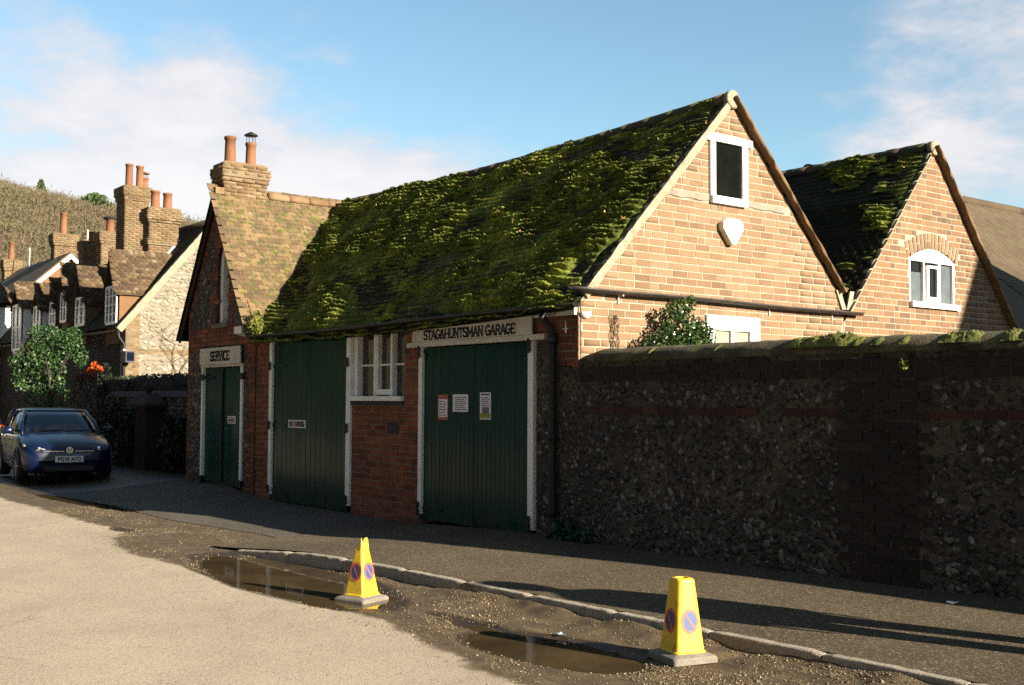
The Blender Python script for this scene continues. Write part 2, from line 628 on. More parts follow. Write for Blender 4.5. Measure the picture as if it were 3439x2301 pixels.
MAT['flint_mortar'] = flint_bed()
MAT['flint'] = surf('knapped_flint', [(0.0, (0.008, 0.008, 0.008)), (0.3, (0.022, 0.019, 0.015)), (0.5, (0.06, 0.048, 0.035)), (0.72, (0.13, 0.108, 0.08)), (0.88, (0.24, 0.215, 0.18)), (1.0, (0.58, 0.57, 0.56))],
                    scale=22, rnd=0.72, rough=0.5, fine=0.55, fscale=60, bump=0.6, bdist=0.008, spec=0.5, contrast=2.2, grime=((0.42, 0.41, 0.39), 17, 0.69, 0.76, 0.55))
MAT['stack_joint'] = surf('stack_joint_mortar', [(0.0, (0.17, 0.125, 0.07)), (1.0, (0.27, 0.21, 0.13))], scale=3, rough=0.95)
MAT['flint_pale'] = surf('pale_flint', [(0.0, (0.16, 0.14, 0.11)), (0.25, (0.32, 0.27, 0.2)), (0.7, (0.46, 0.39, 0.28)), (1.0, (0.62, 0.55, 0.43))], scale=7, rnd=0.8, rough=0.75, fine=0.3, fscale=40, bump=0.4, alb=0.46)
MAT['tile'] = surf('clay_tile', [(0.0, (0.07, 0.045, 0.028)), (0.3, (0.165, 0.105, 0.052)), (0.55, (0.23, 0.15, 0.07)), (0.82, (0.30, 0.20, 0.095)), (1.0, (0.48, 0.40, 0.28))],
                   scale=2.2, rnd=0.6, rough=0.9, fine=0.4, fscale=50, bump=0.5, bdist=0.006, grime=((0.085, 0.085, 0.03), 7.0, 0.49, 0.62, 0.8), alb=0.5)
MAT['tile_dark'] = surf('dark_mossy_tile', [(0.0, (0.015, 0.013, 0.01)), (0.5, (0.045, 0.03, 0.022)), (0.85, (0.09, 0.055, 0.04)), (1.0, (0.16, 0.11, 0.085))],
                        scale=2.5, rnd=0.55, rough=0.95, fine=0.35, bump=0.5, bdist=0.006, spec=0.15, grime=((0.024, 0.038, 0.009), 3.0, 0.40, 0.56, 0.85), alb=0.5)
MAT['tile_far'] = surf('brown_roof_tile', [(0.0, (0.07, 0.045, 0.025)), (0.4, (0.16, 0.10, 0.05)), (0.75, (0.25, 0.165, 0.08)), (1.0, (0.5, 0.42, 0.3))], scale=2.4, rnd=0.7, rough=0.92, fine=0.4, fscale=30, bump=0.5, alb=0.37)
MAT['tile_barn'] = surf('barn_roof_tile', [(0.0, (0.075, 0.055, 0.03)), (0.5, (0.125, 0.09, 0.048)), (1.0, (0.18, 0.13, 0.075))], scale=1.2, rnd=0.35, rough=0.95, fine=0.3, fscale=30, bump=0.5, grime=((0.13, 0.16, 0.03), 1.3, 0.56, 0.72, 0.5), alb=0.5)
MAT['ridge'] = surf('ridge_clay', [(0.0, (0.17, 0.09, 0.045)), (0.5, (0.36, 0.22, 0.11)), (1.0, (0.46, 0.32, 0.18))], scale=4, rnd=0.4, rough=0.9, fine=0.3, bump=0.4, grime=((0.17, 0.17, 0.06), 5, 0.55, 0.7, 0.5), alb=0.42)
MAT['ridge_dark'] = surf('mossy_ridge_clay', [(0.0, (0.03, 0.022, 0.016)), (0.5, (0.08, 0.05, 0.03)), (1.0, (0.17, 0.10, 0.06))], scale=4, rnd=0.4, rough=0.92, fine=0.3, bump=0.5, grime=((0.06, 0.09, 0.015), 3, 0.42, 0.58, 0.8))
MAT['verge'] = surf('verge_mortar', [(0.0, (0.17, 0.14, 0.095)), (0.5, (0.29, 0.25, 0.17)), (1.0, (0.36, 0.32, 0.23))], scale=5, rough=0.95, fine=0.35, fscale=40, bump=0.6, bdist=0.01, grime=((0.24, 0.18, 0.11), 6, 0.55, 0.7, 0.6), alb=0.78)
MAT['pot'] = surf('terracotta', [(0.0, (0.26, 0.10, 0.045)), (0.5, (0.40, 0.165, 0.065)), (1.0, (0.47, 0.23, 0.10))], scale=2.5, rnd=0.3, rough=0.8, fine=0.2, bump=0.3, grime=((0.09, 0.06, 0.04), 3, 0.6, 0.75, 0.6), alb=0.36)
MAT['soot'] = surf('soot', [(0, (0.01, 0.01, 0.01)), (1, (0.03, 0.025, 0.02))], rough=0.95)
MAT['stack'] = surf('lichened_stack_brick', [(0.0, (0.12, 0.075, 0.04)), (0.3, (0.28, 0.17, 0.08)), (0.7, (0.40, 0.26, 0.125)), (1.0, (0.5, 0.42, 0.28))], scale=3, rnd=0.55, rough=0.92, fine=0.3, bump=0.4, grime=((0.24, 0.23, 0.11), 3.5, 0.50, 0.64, 0.65), alb=0.4)
MAT['white'] = surf('white_paint', [(0.0, (0.66, 0.65, 0.6)), (0.5, (0.78, 0.77, 0.73)), (1.0, (0.82, 0.81, 0.78))], scale=3, rough=0.45, fine=0.06, bump=0.1, grime=((0.45, 0.42, 0.35), 7, 0.62, 0.8, 0.4), alb=0.95)
MAT['white_dirty'] = surf('weathered_white_paint', [(0.0, (0.42, 0.38, 0.3)), (0.5, (0.56, 0.52, 0.44)), (1.0, (0.64, 0.61, 0.54))], scale=3, rough=0.6, fine=0.15, bump=0.2, grime=((0.14, 0.10, 0.06), 5, 0.6, 0.74, 0.7), alb=0.92)
MAT['letter'] = surf('sign_letter_paint', [(0, (0.008, 0.011, 0.01)), (1, (0.018, 0.022, 0.02))], rough=0.5, bump=0)
MAT['green'] = surf('green_gloss_paint', [(0.0, (0.002, 0.040, 0.030)), (0.5, (0.003, 0.056, 0.042)), (1.0, (0.005, 0.068, 0.050))], scale=2.5, rnd=0.3, rough=0.16, fine=0.12, fscale=25, bump=0.10, bdist=0.003, bscale=5, spec=0.11, rough_var=0.08, grime=((0.035, 0.03, 0.018), 2.2, 0.58, 0.8, 0.35))


def door_foot_dirt(m):
    """road splash and flaking at the bottom of the doors"""
    nt = m.node_tree
    b = [n for n in nt.nodes if n.type == 'BSDF_PRINCIPLED'][0]
    src = b.inputs['Base Color'].links[0].from_socket
    p = pos(nt)
    z = nd(nt, 'ShaderNodeSeparateXYZ', {0: p}).outputs[2]
    f = math_(nt, 'MULTIPLY', math_(nt, 'SUBTRACT', 1.0, smooth(nt, z, 0.08, 0.55)), smooth(nt, noise(nt, p, 6, 6, 0.7), 0.38, 0.66))
    c = mixc(nt, math_(nt, 'MULTIPLY', f, 0.75), src, (0.045, 0.036, 0.024))
    fl = math_(nt, 'MULTIPLY', smooth(nt, noise(nt, p, 38, 4, 0.6), 0.66, 0.70), math_(nt, 'SUBTRACT', 1.0, smooth(nt, z, 0.1, 1.0)))
    c = mixc(nt, math_(nt, 'MULTIPLY', fl, 0.6), c, (0.13, 0.11, 0.085))
    nt.links.new(c, b.inputs['Base Color'])
    nt.links.new(math_(nt, 'MULTIPLY_ADD', f, 0.5, 0.17), b.inputs['Roughness'])


door_foot_dirt(MAT['green'])
MAT['iron'] = surf('black_iron', [(0, (0.006, 0.006, 0.006)), (1, (0.02, 0.016, 0.014))], rough=0.6, bump=0.3)
MAT['gutter'] = surf('black_gutter', [(0, (0.012, 0.011, 0.010)), (0.6, (0.03, 0.025, 0.02)), (1, (0.07, 0.05, 0.035))], scale=3, rough=0.5, bump=0.2, grime=((0.10, 0.06, 0.035), 4, 0.5, 0.7, 0.6))
MAT['timber'] = surf('grey_timber', [(0, (0.30, 0.25, 0.18)), (1, (0.52, 0.46, 0.36))], scale=6, rough=0.85, fine=0.3, bump=0.4, alb=0.42)
MAT['timber_black'] = surf('black_timber', [(0, (0.01, 0.009, 0.008)), (1, (0.03, 0.025, 0.02))], rough=0.8)
MAT['bargeboard'] = surf('brown_board', [(0, (0.03, 0.018, 0.012)), (1, (0.075, 0.042, 0.026))], rough=0.85, bump=0.3)
MAT['render_white'] = surf('white_render', [(0, (0.6, 0.59, 0.55)), (1, (0.8, 0.79, 0.76))], scale=2, rough=0.9, fine=0.08, alb=0.95)
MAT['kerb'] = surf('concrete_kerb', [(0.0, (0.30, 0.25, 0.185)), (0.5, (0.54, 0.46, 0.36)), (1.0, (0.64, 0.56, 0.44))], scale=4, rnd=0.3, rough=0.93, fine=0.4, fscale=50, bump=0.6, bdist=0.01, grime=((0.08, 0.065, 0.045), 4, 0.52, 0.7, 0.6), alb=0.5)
MAT['kerb_face'] = surf('soil_stained_concrete', [(0.0, (0.03, 0.022, 0.013)), (0.5, (0.075, 0.058, 0.038)), (1.0, (0.16, 0.13, 0.09))], scale=5, rough=0.95, fine=0.4, fscale=50, bump=0.6, bdist=0.01)  # kerb front coloured darker to stand for its shaded side
MAT['gravel'] = surf('flint_gravel', [(0.0, (0.10, 0.065, 0.03)), (0.4, (0.24, 0.165, 0.075)), (0.75, (0.40, 0.30, 0.15)), (1.0, (0.66, 0.58, 0.43))], scale=3, rnd=0.9, rough=0.7, fine=0.1, bump=0, alb=0.48)
MAT['leafbits'] = surf('dead_leaf', [(0.0, (0.20, 0.10, 0.03)), (0.5, (0.42, 0.26, 0.08)), (1.0, (0.62, 0.50, 0.25))], scale=3, rnd=0.9, rough=0.8, fine=0.1, bump=0)
MAT['yellow'] = surf('yellow_plastic', [(0.0, (0.60, 0.38, 0.012)), (0.5, (0.72, 0.48, 0.025)), (1.0, (0.78, 0.56, 0.05))], scale=4, rough=0.42, fine=0.07, bump=0.08, grime=((0.16, 0.10, 0.03), 13, 0.54, 0.70, 0.65), alb=0.85)
MAT['rubber'] = surf('grey_recycled_rubber', [(0, (0.16, 0.14, 0.115)), (1, (0.30, 0.265, 0.215))], scale=9, rough=0.95, fine=0.45, fscale=90, bump=0.6, bdist=0.006)
MAT['signred'] = surf('faded_red_vinyl', [(0, (0.55, 0.07, 0.03)), (1, (0.68, 0.11, 0.05))], rough=0.5, bump=0, alb=0.85)
MAT['signblue'] = surf('blue_vinyl', [(0, (0.03, 0.06, 0.21)), (1, (0.06, 0.12, 0.30))], rough=0.5, bump=0)
MAT['bark'] = surf('bark', [(0, (0.03, 0.022, 0.015)), (1, (0.09, 0.065, 0.045))], rough=0.95)
MAT['bark_red'] = surf('climber_stem', [(0, (0.07, 0.04, 0.025)), (1, (0.16, 0.10, 0.06))], rough=0.95)
MAT['twig'] = surf('bare_wood', [(0.0, (0.10, 0.11, 0.04)), (0.3, (0.19, 0.185, 0.08)), (0.5, (0.26, 0.22, 0.11)), (0.65, (0.27, 0.165, 0.11)), (0.8, (0.22, 0.20, 0.10)), (1.0, (0.40, 0.35, 0.25))], scale=0.028, rnd=0.45, rough=0.95, fine=0.1, bump=0, alb=0.38)
MAT['hill'] = surf('hill_soil', [(0, (0.06, 0.06, 0.025)), (1, (0.13, 0.115, 0.05))], scale=0.05, rough=0.98, bump=0, alb=0.8)
MAT['plaster'] = surf('orange_render', [(0, (0.34, 0.17, 0.07)), (1, (0.46, 0.26, 0.12))], scale=2, rough=0.92, alb=0.34)
MAT['steel'] = surf('dull_steel', [(0, (0.2, 0.2, 0.2)), (1, (0.4, 0.4, 0.4))], rough=0.4, metallic=0.9, bump=0.1)
MAT['paper'] = surf('white_paper', [(0, (0.70, 0.68, 0.74)), (1, (0.78, 0.76, 0.8))], rough=0.8, fine=0.03, bump=0, alb=0.95)
MAT['ink_red'] = surf('pink_print', [(0, (0.52, 0.16, 0.11)), (1, (0.62, 0.24, 0.16))], rough=0.8, bump=0)
MAT['ink_grey'] = surf('grey_print', [(0, (0.18, 0.17, 0.20)), (1, (0.30, 0.29, 0.33))], rough=0.8, bump=0)
MAT['ink_green'] = surf('green_print', [(0, (0.30, 0.36, 0.08)), (1, (0.48, 0.48, 0.12))], scale=40, rough=0.8, bump=0)
MAT['redlight'] = surf('red_lens', [(0, (0.75, 0.06, 0.01)), (1, (0.85, 0.12, 0.02))], rough=0.15, bump=0, spec=0.6, alb=0.95)
MAT['alarm'] = surf('cream_plastic', [(0, (0.72, 0.66, 0.5)), (1, (0.78, 0.72, 0.56))], rough=0.5, bump=0.05, alb=0.95)


def leaf_mat(name, stops, rough=0.5, trans=0.25):
    m, nt, b = new_mat(name)
    p = pos(nt)
    f = math_(nt, 'ADD', math_(nt, 'MULTIPLY', rand(nt), 0.65), math_(nt, 'MULTIPLY', noise(nt, p, 3.0, 3), 0.35))
    c = ramp(nt, f, [(q, tuple(v * 0.75 for v in k)) for q, k in stops])
    setc(nt, b, 'Base Color', c)
    b.inputs['Roughness'].default_value = rough
    tr = nd(nt, 'ShaderNodeBsdfTranslucent', {0: c})
    mx = nd(nt, 'ShaderNodeMixShader', {0: trans, 1: b.outputs[0], 2: tr.outputs[0]})
    nt.links.new(mx.outputs[0], [n for n in nt.nodes if n.type == 'OUTPUT_MATERIAL'][0].inputs[0])
    return m


MAT['leaf'] = leaf_mat('glossy_green_leaf', [(0.0, (0.010, 0.030, 0.008)), (0.5, (0.026, 0.07, 0.015)), (0.85, (0.06, 0.125, 0.022)), (1.0, (0.14, 0.18, 0.04))], 0.5, 0.12)
MAT['leaf_ivy'] = leaf_mat('ivy_leaf', [(0.0, (0.016, 0.04, 0.012)), (0.5, (0.04, 0.085, 0.02)), (0.8, (0.09, 0.15, 0.04)), (0.93, (0.20, 0.2, 0.06)), (1.0, (0.42, 0.2, 0.06))], 0.25, 0.15)
MAT['leaf_hedge'] = leaf_mat('dark_hedge_leaf', [(0.0, (0.006, 0.012, 0.005)), (1.0, (0.018, 0.03, 0.010))], 0.6, 0.1)
MAT['leaf_fern'] = leaf_mat('fern_leaf', [(0.0, (0.010, 0.05, 0.03)), (1.0, (0.03, 0.10, 0.05))], 0.5)
MAT['flower'] = leaf_mat('orange_bract', [(0.0, (0.45, 0.05, 0.01)), (0.5, (0.75, 0.12, 0.012)), (1.0, (0.8, 0.3, 0.02))], 0.6, 0.3)
MAT['leaf_red'] = leaf_mat('dark_red_leaf', [(0.0, (0.06, 0.008, 0.006)), (1.0, (0.2, 0.025, 0.012))], 0.6, 0.2)
MAT['conifer'] = leaf_mat('conifer_needle', [(0.0, (0.03, 0.06, 0.012)), (1.0, (0.075, 0.12, 0.025))], 0.7, 0.1)
MAT['moss_leaf'] = leaf_mat('moss_frond', [(0.0, (0.04, 0.055, 0.008)), (0.4, (0.12, 0.145, 0.015)), (0.75, (0.26, 0.27, 0.04)), (1.0, (0.45, 0.39, 0.11))], 0.8, 0.35)


def moss_mat():
    m, nt, b = new_mat('roof_moss')
    p = pos(nt)
    n1 = noise(nt, p, 2.2, 5, 0.6)
    n2 = noise(nt, p, 16, 4, 0.65)
    f = math_(nt, 'ADD', math_(nt, 'MULTIPLY', n1, 0.55), math_(nt, 'MULTIPLY', n2, 0.45))
    moss = ramp(nt, f, [(0.30, (0.012, 0.017, 0.005)), (0.42, (0.026, 0.038, 0.007)), (0.50, (0.060, 0.078, 0.010)), (0.58, (0.18, 0.20, 0.022)), (0.68, (0.36, 0.33, 0.06))])
    cov = nd(nt, 'ShaderNodeAttribute', attribute_name='cover').outputs['Fac']
    bare = ramp(nt, noise(nt, p, 12, 5), [(0.3, (0.018, 0.014, 0.010)), (0.55, (0.05, 0.034, 0.022)), (0.75, (0.10, 0.065, 0.04))])
    c = mixc(nt, smooth(nt, cov, 0.15, 0.5), bare, moss)
    setc(nt, b, 'Base Color', c)
    b.inputs['Roughness'].default_value = 0.95
    b.inputs['Specular IOR Level'].default_value = 0.15
    b.inputs['Sheen Weight'].default_value = 0.25
    b.inputs['Sheen Tint'].default_value = (0.5, 0.6, 0.12, 1)
    bn = nd(nt, 'ShaderNodeBump', {'Strength': 0.8, 'Distance': 0.02, 'Height': noise(nt, p, 55, 4, 0.7)})
    nt.links.new(bn.outputs[0], b.inputs['Normal'])
    return m


MAT['moss'] = moss_mat()


def glass_mat(name, tint, rough=0.05, spec=0.5):
    m, nt, b = new_mat(name)
    p = pos(nt)
    c = ramp(nt, noise(nt, p, 5, 4), [(0.3, tuple(t * 0.6 for t in tint)), (0.7, tint)])
    setc(nt, b, 'Base Color', c)
    b.inputs['Roughness'].default_value = rough
    b.inputs['Specular IOR Level'].default_value = spec
    bn = nd(nt, 'ShaderNodeBump', {'Strength': 0.05, 'Distance': 0.02, 'Height': noise(nt, p, 3, 2)})
    nt.links.new(bn.outputs[0], b.inputs['Normal'])
    return m


MAT['glass'] = glass_mat('window_glass', (0.006, 0.007, 0.006), 0.03, 0.3)
MAT['glass_obscured'] = glass_mat('obscured_glass', (0.085, 0.105, 0.11), 0.3, 0.4)
MAT['glass_curtain'] = glass_mat('curtained_window_glass', (0.045, 0.043, 0.038), 0.05, 0.5)
MAT['car_glass'] = glass_mat('car_glass', (0.006, 0.010, 0.02), 0.04, 0.6)


def ground_mat(name, dry, wetc, attr=True, alb=0.62):
    m, nt, b = new_mat(name)
    dry = [(q, tuple(v * alb for v in k)) for q, k in dry]
    wetc = wetc and [(q, tuple(v * alb for v in k)) for q, k in wetc]
    p = pos(nt)
    n1 = noise(nt, p, 0.7, 9, 0.68)
    n2 = noise(nt, p, 28, 6, 0.75)
    n3 = noise(nt, p, 130, 2, 0.6)
    f = math_(nt, 'ADD', math_(nt, 'MULTIPLY', n1, 0.5), math_(nt, 'MULTIPLY', n2, 0.5))
    c = ramp(nt, f, dry)
    vo = nd(nt, 'ShaderNodeTexVoronoi', {'Vector': p, 'Scale': 95.0})
    sp = math_(nt, 'MULTIPLY', smooth(nt, nd(nt, 'ShaderNodeSeparateColor', {0: vo.outputs['Color']}).outputs[0], 0.80, 0.99), 0.4)
    c = mixc(nt, sp, c, (0.40, 0.33, 0.22))
    sp2 = math_(nt, 'MULTIPLY', smooth(nt, nd(nt, 'ShaderNodeSeparateColor', {0: vo.outputs['Color']}).outputs[1], 0.80, 0.99), 0.45)
    c = mixc(nt, sp2, c, (0.075, 0.06, 0.042))
    k = math_(nt, 'MULTIPLY_ADD', math_(nt, 'SUBTRACT', n3, 0.5), 1.3, 1.0)
    c = mixc(nt, 1.0, c, nd(nt, 'ShaderNodeCombineXYZ', {0: k, 1: k, 2: k}).outputs[0], 'MULTIPLY')
    stain = smooth(nt, noise(nt, p, 0.38, 7, 0.62), 0.50, 0.72)
    c = mixc(nt, math_(nt, 'MULTIPLY', stain, 0.42), c, mixc(nt, 1.0, c, (0.55, 0.52, 0.5), 'MULTIPLY'))
    wv = nd(nt, 'ShaderNodeVectorMath', {0: p, 1: nd(nt, 'ShaderNodeVectorMath', {0: noise(nt, p, 2.2, 5, 0.6, 1), 3: 0.55}, operation='SCALE').outputs[0]}, operation='ADD').outputs[0]
    ck = nd(nt, 'ShaderNodeTexVoronoi', {'Vector': wv, 'Scale': 0.55}, feature='DISTANCE_TO_EDGE').outputs['Distance']
    ckm = math_(nt, 'MULTIPLY', math_(nt, 'SUBTRACT', 1.0, smooth(nt, ck, 0.002, 0.014)), smooth(nt, noise(nt, p, 0.8, 3), 0.48, 0.6))
    c = mixc(nt, math_(nt, 'MULTIPLY', ckm, 0.22), c, (0.06, 0.045, 0.03))
    rough = 0.92
    if attr:
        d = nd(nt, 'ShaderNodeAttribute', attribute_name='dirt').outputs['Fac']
        dirt_shade = ramp(nt, math_(nt, 'ADD', math_(nt, 'MULTIPLY', noise(nt, p, 5, 6, 0.7), 0.6), math_(nt, 'MULTIPLY', n3, 0.4)), wetc)
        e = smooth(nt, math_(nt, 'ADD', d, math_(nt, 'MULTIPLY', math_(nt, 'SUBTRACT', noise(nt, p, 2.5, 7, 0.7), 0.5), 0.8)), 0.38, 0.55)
        c = mixc(nt, e, c, dirt_shade)
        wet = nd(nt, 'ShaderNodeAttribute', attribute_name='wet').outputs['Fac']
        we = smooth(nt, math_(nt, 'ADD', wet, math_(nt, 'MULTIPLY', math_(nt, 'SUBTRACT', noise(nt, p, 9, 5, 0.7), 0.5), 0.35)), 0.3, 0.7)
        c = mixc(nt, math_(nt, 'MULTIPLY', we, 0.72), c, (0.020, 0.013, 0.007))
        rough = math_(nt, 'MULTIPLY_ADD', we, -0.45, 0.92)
    setc(nt, b, 'Base Color', c)
    setc(nt, b, 'Roughness', rough)
    b.inputs['Specular IOR Level'].default_value = 0.3
    h = math_(nt, 'ADD', math_(nt, 'MULTIPLY', n2, 0.6), math_(nt, 'MULTIPLY', n3, 0.5))
    bn = nd(nt, 'ShaderNodeBump', {'Strength': 0.55, 'Distance': 0.012, 'Height': h})
    nt.links.new(bn.outputs[0], b.inputs['Normal'])
    return m


MAT['road'] = ground_mat('worn_road', [(0.3, (0.36, 0.295, 0.20)), (0.48, (0.50, 0.415, 0.30)), (0.62, (0.57, 0.48, 0.35)), (0.8, (0.61, 0.52, 0.385))],
                         [(0.32, (0.035, 0.023, 0.012)), (0.45, (0.08, 0.055, 0.028)), (0.58, (0.16, 0.112, 0.056)), (0.72, (0.34, 0.25, 0.13))])
MAT['pavement'] = ground_mat('pavement_asphalt', [(0.3, (0.036, 0.025, 0.011)), (0.5, (0.080, 0.058, 0.027)), (0.64, (0.145, 0.108, 0.055)), (0.8, (0.27, 0.21, 0.115))], None, attr=False)
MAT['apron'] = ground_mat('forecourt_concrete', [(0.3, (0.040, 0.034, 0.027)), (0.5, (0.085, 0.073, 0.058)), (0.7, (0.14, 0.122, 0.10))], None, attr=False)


def water_mat():
    m, nt, b = new_mat('muddy_water')
    p = pos(nt)
    c = ramp(nt, noise(nt, p, 2.0, 4), [(0.3, (0.035, 0.024, 0.012)), (0.7, (0.075, 0.052, 0.026))])
    setc(nt, b, 'Base Color', c)
    b.inputs['Roughness'].default_value = 0.015
    b.inputs['IOR'].default_value = 1.33
    b.inputs['Specular IOR Level'].default_value = 0.5
    bn = nd(nt, 'ShaderNodeBump', {'Strength': 0.02, 'Distance': 0.01, 'Height': noise(nt, p, 14, 2)})
    nt.links.new(bn.outputs[0], b.inputs['Normal'])
    return m


MAT['water'] = water_mat()
MAT['car_blue'] = surf('blue_car_paint', [(0, (0.002, 0.010, 0.05)), (1, (0.003, 0.013, 0.06))], scale=2, rough=0.3, fine=0.0, bump=0, metallic=0.0, spec=0.3, coat=0.22, alb=0.42)
MAT['car_black'] = surf('black_car_paint', [(0, (0.006, 0.006, 0.008)), (1, (0.009, 0.009, 0.012))], scale=2, rough=0.3, fine=0.0, bump=0, coat=1.0)
MAT['trim'] = surf('black_plastic', [(0, (0.008, 0.008, 0.009)), (1, (0.014, 0.014, 0.015))], rough=0.55, bump=0.1)
MAT['tyre'] = surf('tyre_rubber', [(0, (0.012, 0.012, 0.012)), (1, (0.022, 0.021, 0.02))], rough=0.85, bump=0.2)
MAT['chrome'] = surf('chrome', [(0, (0.62, 0.63, 0.65)), (1, (0.72, 0.72, 0.74))], rough=0.12, metallic=1.0, fine=0, bump=0, alb=0.95)
MAT['lamp'] = surf('headlamp_lens', [(0, (0.25, 0.27, 0.3)), (1, (0.55, 0.57, 0.6))], scale=30, rough=0.08, fine=0.2, bump=0, coat=1.0, alb=0.95)
MAT['plate'] = surf('number_plate', [(0, (0.55, 0.55, 0.56)), (1, (0.62, 0.62, 0.62))], rough=0.4, fine=0.05, bump=0, alb=0.95)
MAT['cloth_navy'] = surf('navy_coat', [(0, (0.012, 0.016, 0.03)), (1, (0.025, 0.03, 0.05))], rough=0.95)
MAT['cloth_jean'] = surf('blue_jeans', [(0, (0.03, 0.045, 0.08)), (1, (0.06, 0.08, 0.13))], rough=0.95)
MAT['skin'] = surf('skin', [(0, (0.42, 0.24, 0.16)), (1, (0.5, 0.3, 0.21))], rough=0.6, fine=0.05, bump=0)
MAT['hair'] = surf('brown_hair', [(0, (0.03, 0.018, 0.01)), (1, (0.07, 0.042, 0.022))], rough=0.6)
MAT['shoe'] = surf('dark_leather', [(0, (0.015, 0.01, 0.008)), (1, (0.03, 0.02, 0.015))], rough=0.5)
# ------------------------------------------------------------------ ground
KX = np.array([-12.1, -11.6, -10.57, -9.13, -7.72, -5.87, -4.43, -3.49, 0.0, 6.0, 14.0])
KY = np.array([5.12, 5.24, 5.46, 5.63, 5.70, 5.80, 5.88, 5.91, 6.02, 6.2, 6.4])


def ky(x):
    return np.interp(x, KX, KY)


WX = np.array([-10.0, -9.6, -7.2, -5.7, -4.7, -3.6, -2.3, -1.0, 1.3, 5.0, 12.0])
WY = np.array([8.32, 8.32, 8.36, 8.47, 8.66, 8.98, 9.33, 9.58, 9.80, 9.95, 10.1])


def wy(x):
    return np.interp(x, WX, WY)


def basin(x, y):
    """0 outside, rising to 1 in the middle of the puddles"""
    a = 1 - ((x + 9.85) / 2.05) ** 2 - ((y - 4.88 + 0.05 * (x + 9.85)) / 0.62) ** 2
    b = 1 - ((x + 5.95) / 0.82) ** 2 - ((y - 4.90 - 0.10 * (x + 5.95)) / 0.40) ** 2
    c = 1 - ((x + 19.0) / 2.4) ** 2 - ((y - 5.78 - 0.06 * (x + 19.0)) / 0.26) ** 2
    e = 1 - ((x + 14.6) / 0.28) ** 2 - ((y - 4.95) / 0.10) ** 2
    f = 1 - ((x + 7.0) / 0.55) ** 2 - ((y - 4.98) / 0.12) ** 2
    return np.maximum.reduce([a, b, c * 0.9, e * 0.5, f * 0.5])


def gz(x, y):
    x = np.asarray(x, dtype=float); y = np.asarray(y, dtype=float)
    near = sstep(-60, -25, x) * sstep(30, 10, x) * sstep(-14, -6, y) * sstep(40, 12, y)
    z = 0.016 * (fbm(x * 0.6, y * 0.6, 3, 5) - 0.5) * near
    z = z + 0.006 * (fbm(x * 2.2 + 9, y * 2.2, 3, 8) - 0.5) * near
    d = ky(x) - y
    band = sstep(2.0, 0.2, d) * sstep(-0.6, 0.0, d) * sstep(-12.6, -11.0, x)
    z = z + band * (0.022 * (fbm(x * 5, y * 5, 4, 21) - 0.5) + 0.010 * (fbm(x * 16, y * 16, 2, 31) - 0.5))
    # a ridge of washed-up soil against the kerb
    z = z + 0.10 * sstep(0.36, 0.02, d) * sstep(-0.1, 0.0, d) * sstep(-9.0, -7.4, x) * fbm(x * 2.6, y * 4, 3, 44)
    bs = basin(x, y)
    ed = 0.75 * (fbm(x * 3.0, y * 3.5, 5, 61, 0.6) - 0.5)
    z = z - 0.042 * sstep(-0.18, 0.55, bs + ed)
    # the forecourt climbs a little towards the service doors
    z = z + 0.13 * sstep(-16.8, -19.5, x) * sstep(6.3, 8.3, y) * sstep(-40, -26, x)
    # under the pavement the sheet drops out of the way
    under = sstep(0.02, 0.12, -d) * sstep(-11.75, -11.0, x) * sstep(14.0, 11.5, y)
    return z - 0.06 * under


xs = np.concatenate([[-1500, -900, -500, -300, -200, -130, -90, -65, -50, -42, -36, -32, -29, -27, -25, -23.5, -22.5], np.arange(-21.6, -13.6, 0.09), np.arange(-13.6, -3.0, 0.035), np.arange(-3, 4, 0.3), [5, 7, 10, 15, 25, 45, 80, 150, 300, 700, 1500]])
ys = np.concatenate([[-1500, -700, -300, -150, -80, -45, -28, -18, -12, -8], np.arange(-6, 2.2, 0.3), np.arange(2.2, 3.7, 0.07), np.arange(3.7, 6.5, 0.033), np.arange(6.55, 9, 0.15), [9.5, 10, 11, 12, 14, 17, 22, 30, 45, 70, 110, 180, 300, 600, 1500]])
GX, GY = np.meshgrid(xs, ys, indexing='ij')
GZ = gz(GX, GY)
nx, ny = len(xs), len(ys)
idx = np.arange(nx * ny).reshape(nx, ny)
F = np.stack([idx[:-1, :-1], idx[1:, :-1], idx[1:, 1:], idx[:-1, 1:]], -1).reshape(-1, 4)
me = np_mesh('road', np.stack([GX, GY, GZ], -1).reshape(-1, 3), F, True)


def dirt_shade_amount(x, y):
    d = ky(x) - y
    edge = np.interp(x, [-22, -17, -13.5, -12, -10, -8.5, -7.0, -6.0, -4.5, -2, 5], [0.35, 0.5, 0.75, 0.85, 1.05, 0.95, 1.30, 1.55, 1.75, 1.9, 1.6])
    base = sstep(edge + 0.45, edge - 0.45, d)
    left = sstep(-12.0, -13.5, x) * sstep(4.4, 5.2, y) * sstep(8.6, 6.6, y) * 0.75
    far = sstep(-20.3, -21.6, x) * sstep(5.3, 6.2, y) * sstep(20, 14, y)  # shade round the parked car, put into the ground colour
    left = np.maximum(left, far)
    return np.clip(np.where(x < -12.5, np.maximum(left, base * sstep(-16, -12, x)), base) + 0.35 * sstep(-0.5, 0.2, basin(x, y)), 0, 1)


def wet_shade_amount(x, y):
    far = 1.3 * sstep(-20.3, -21.6, x) * sstep(5.3, 6.2, y) * sstep(20, 14, y)  # same far ground darkened again as painted shade
    return np.clip(far + sstep(-0.40, 0.30, basin(x, y)) + 0.25 * sstep(0.35, 0.05, ky(x) - y) * sstep(-10, -7, x), 0, 1)


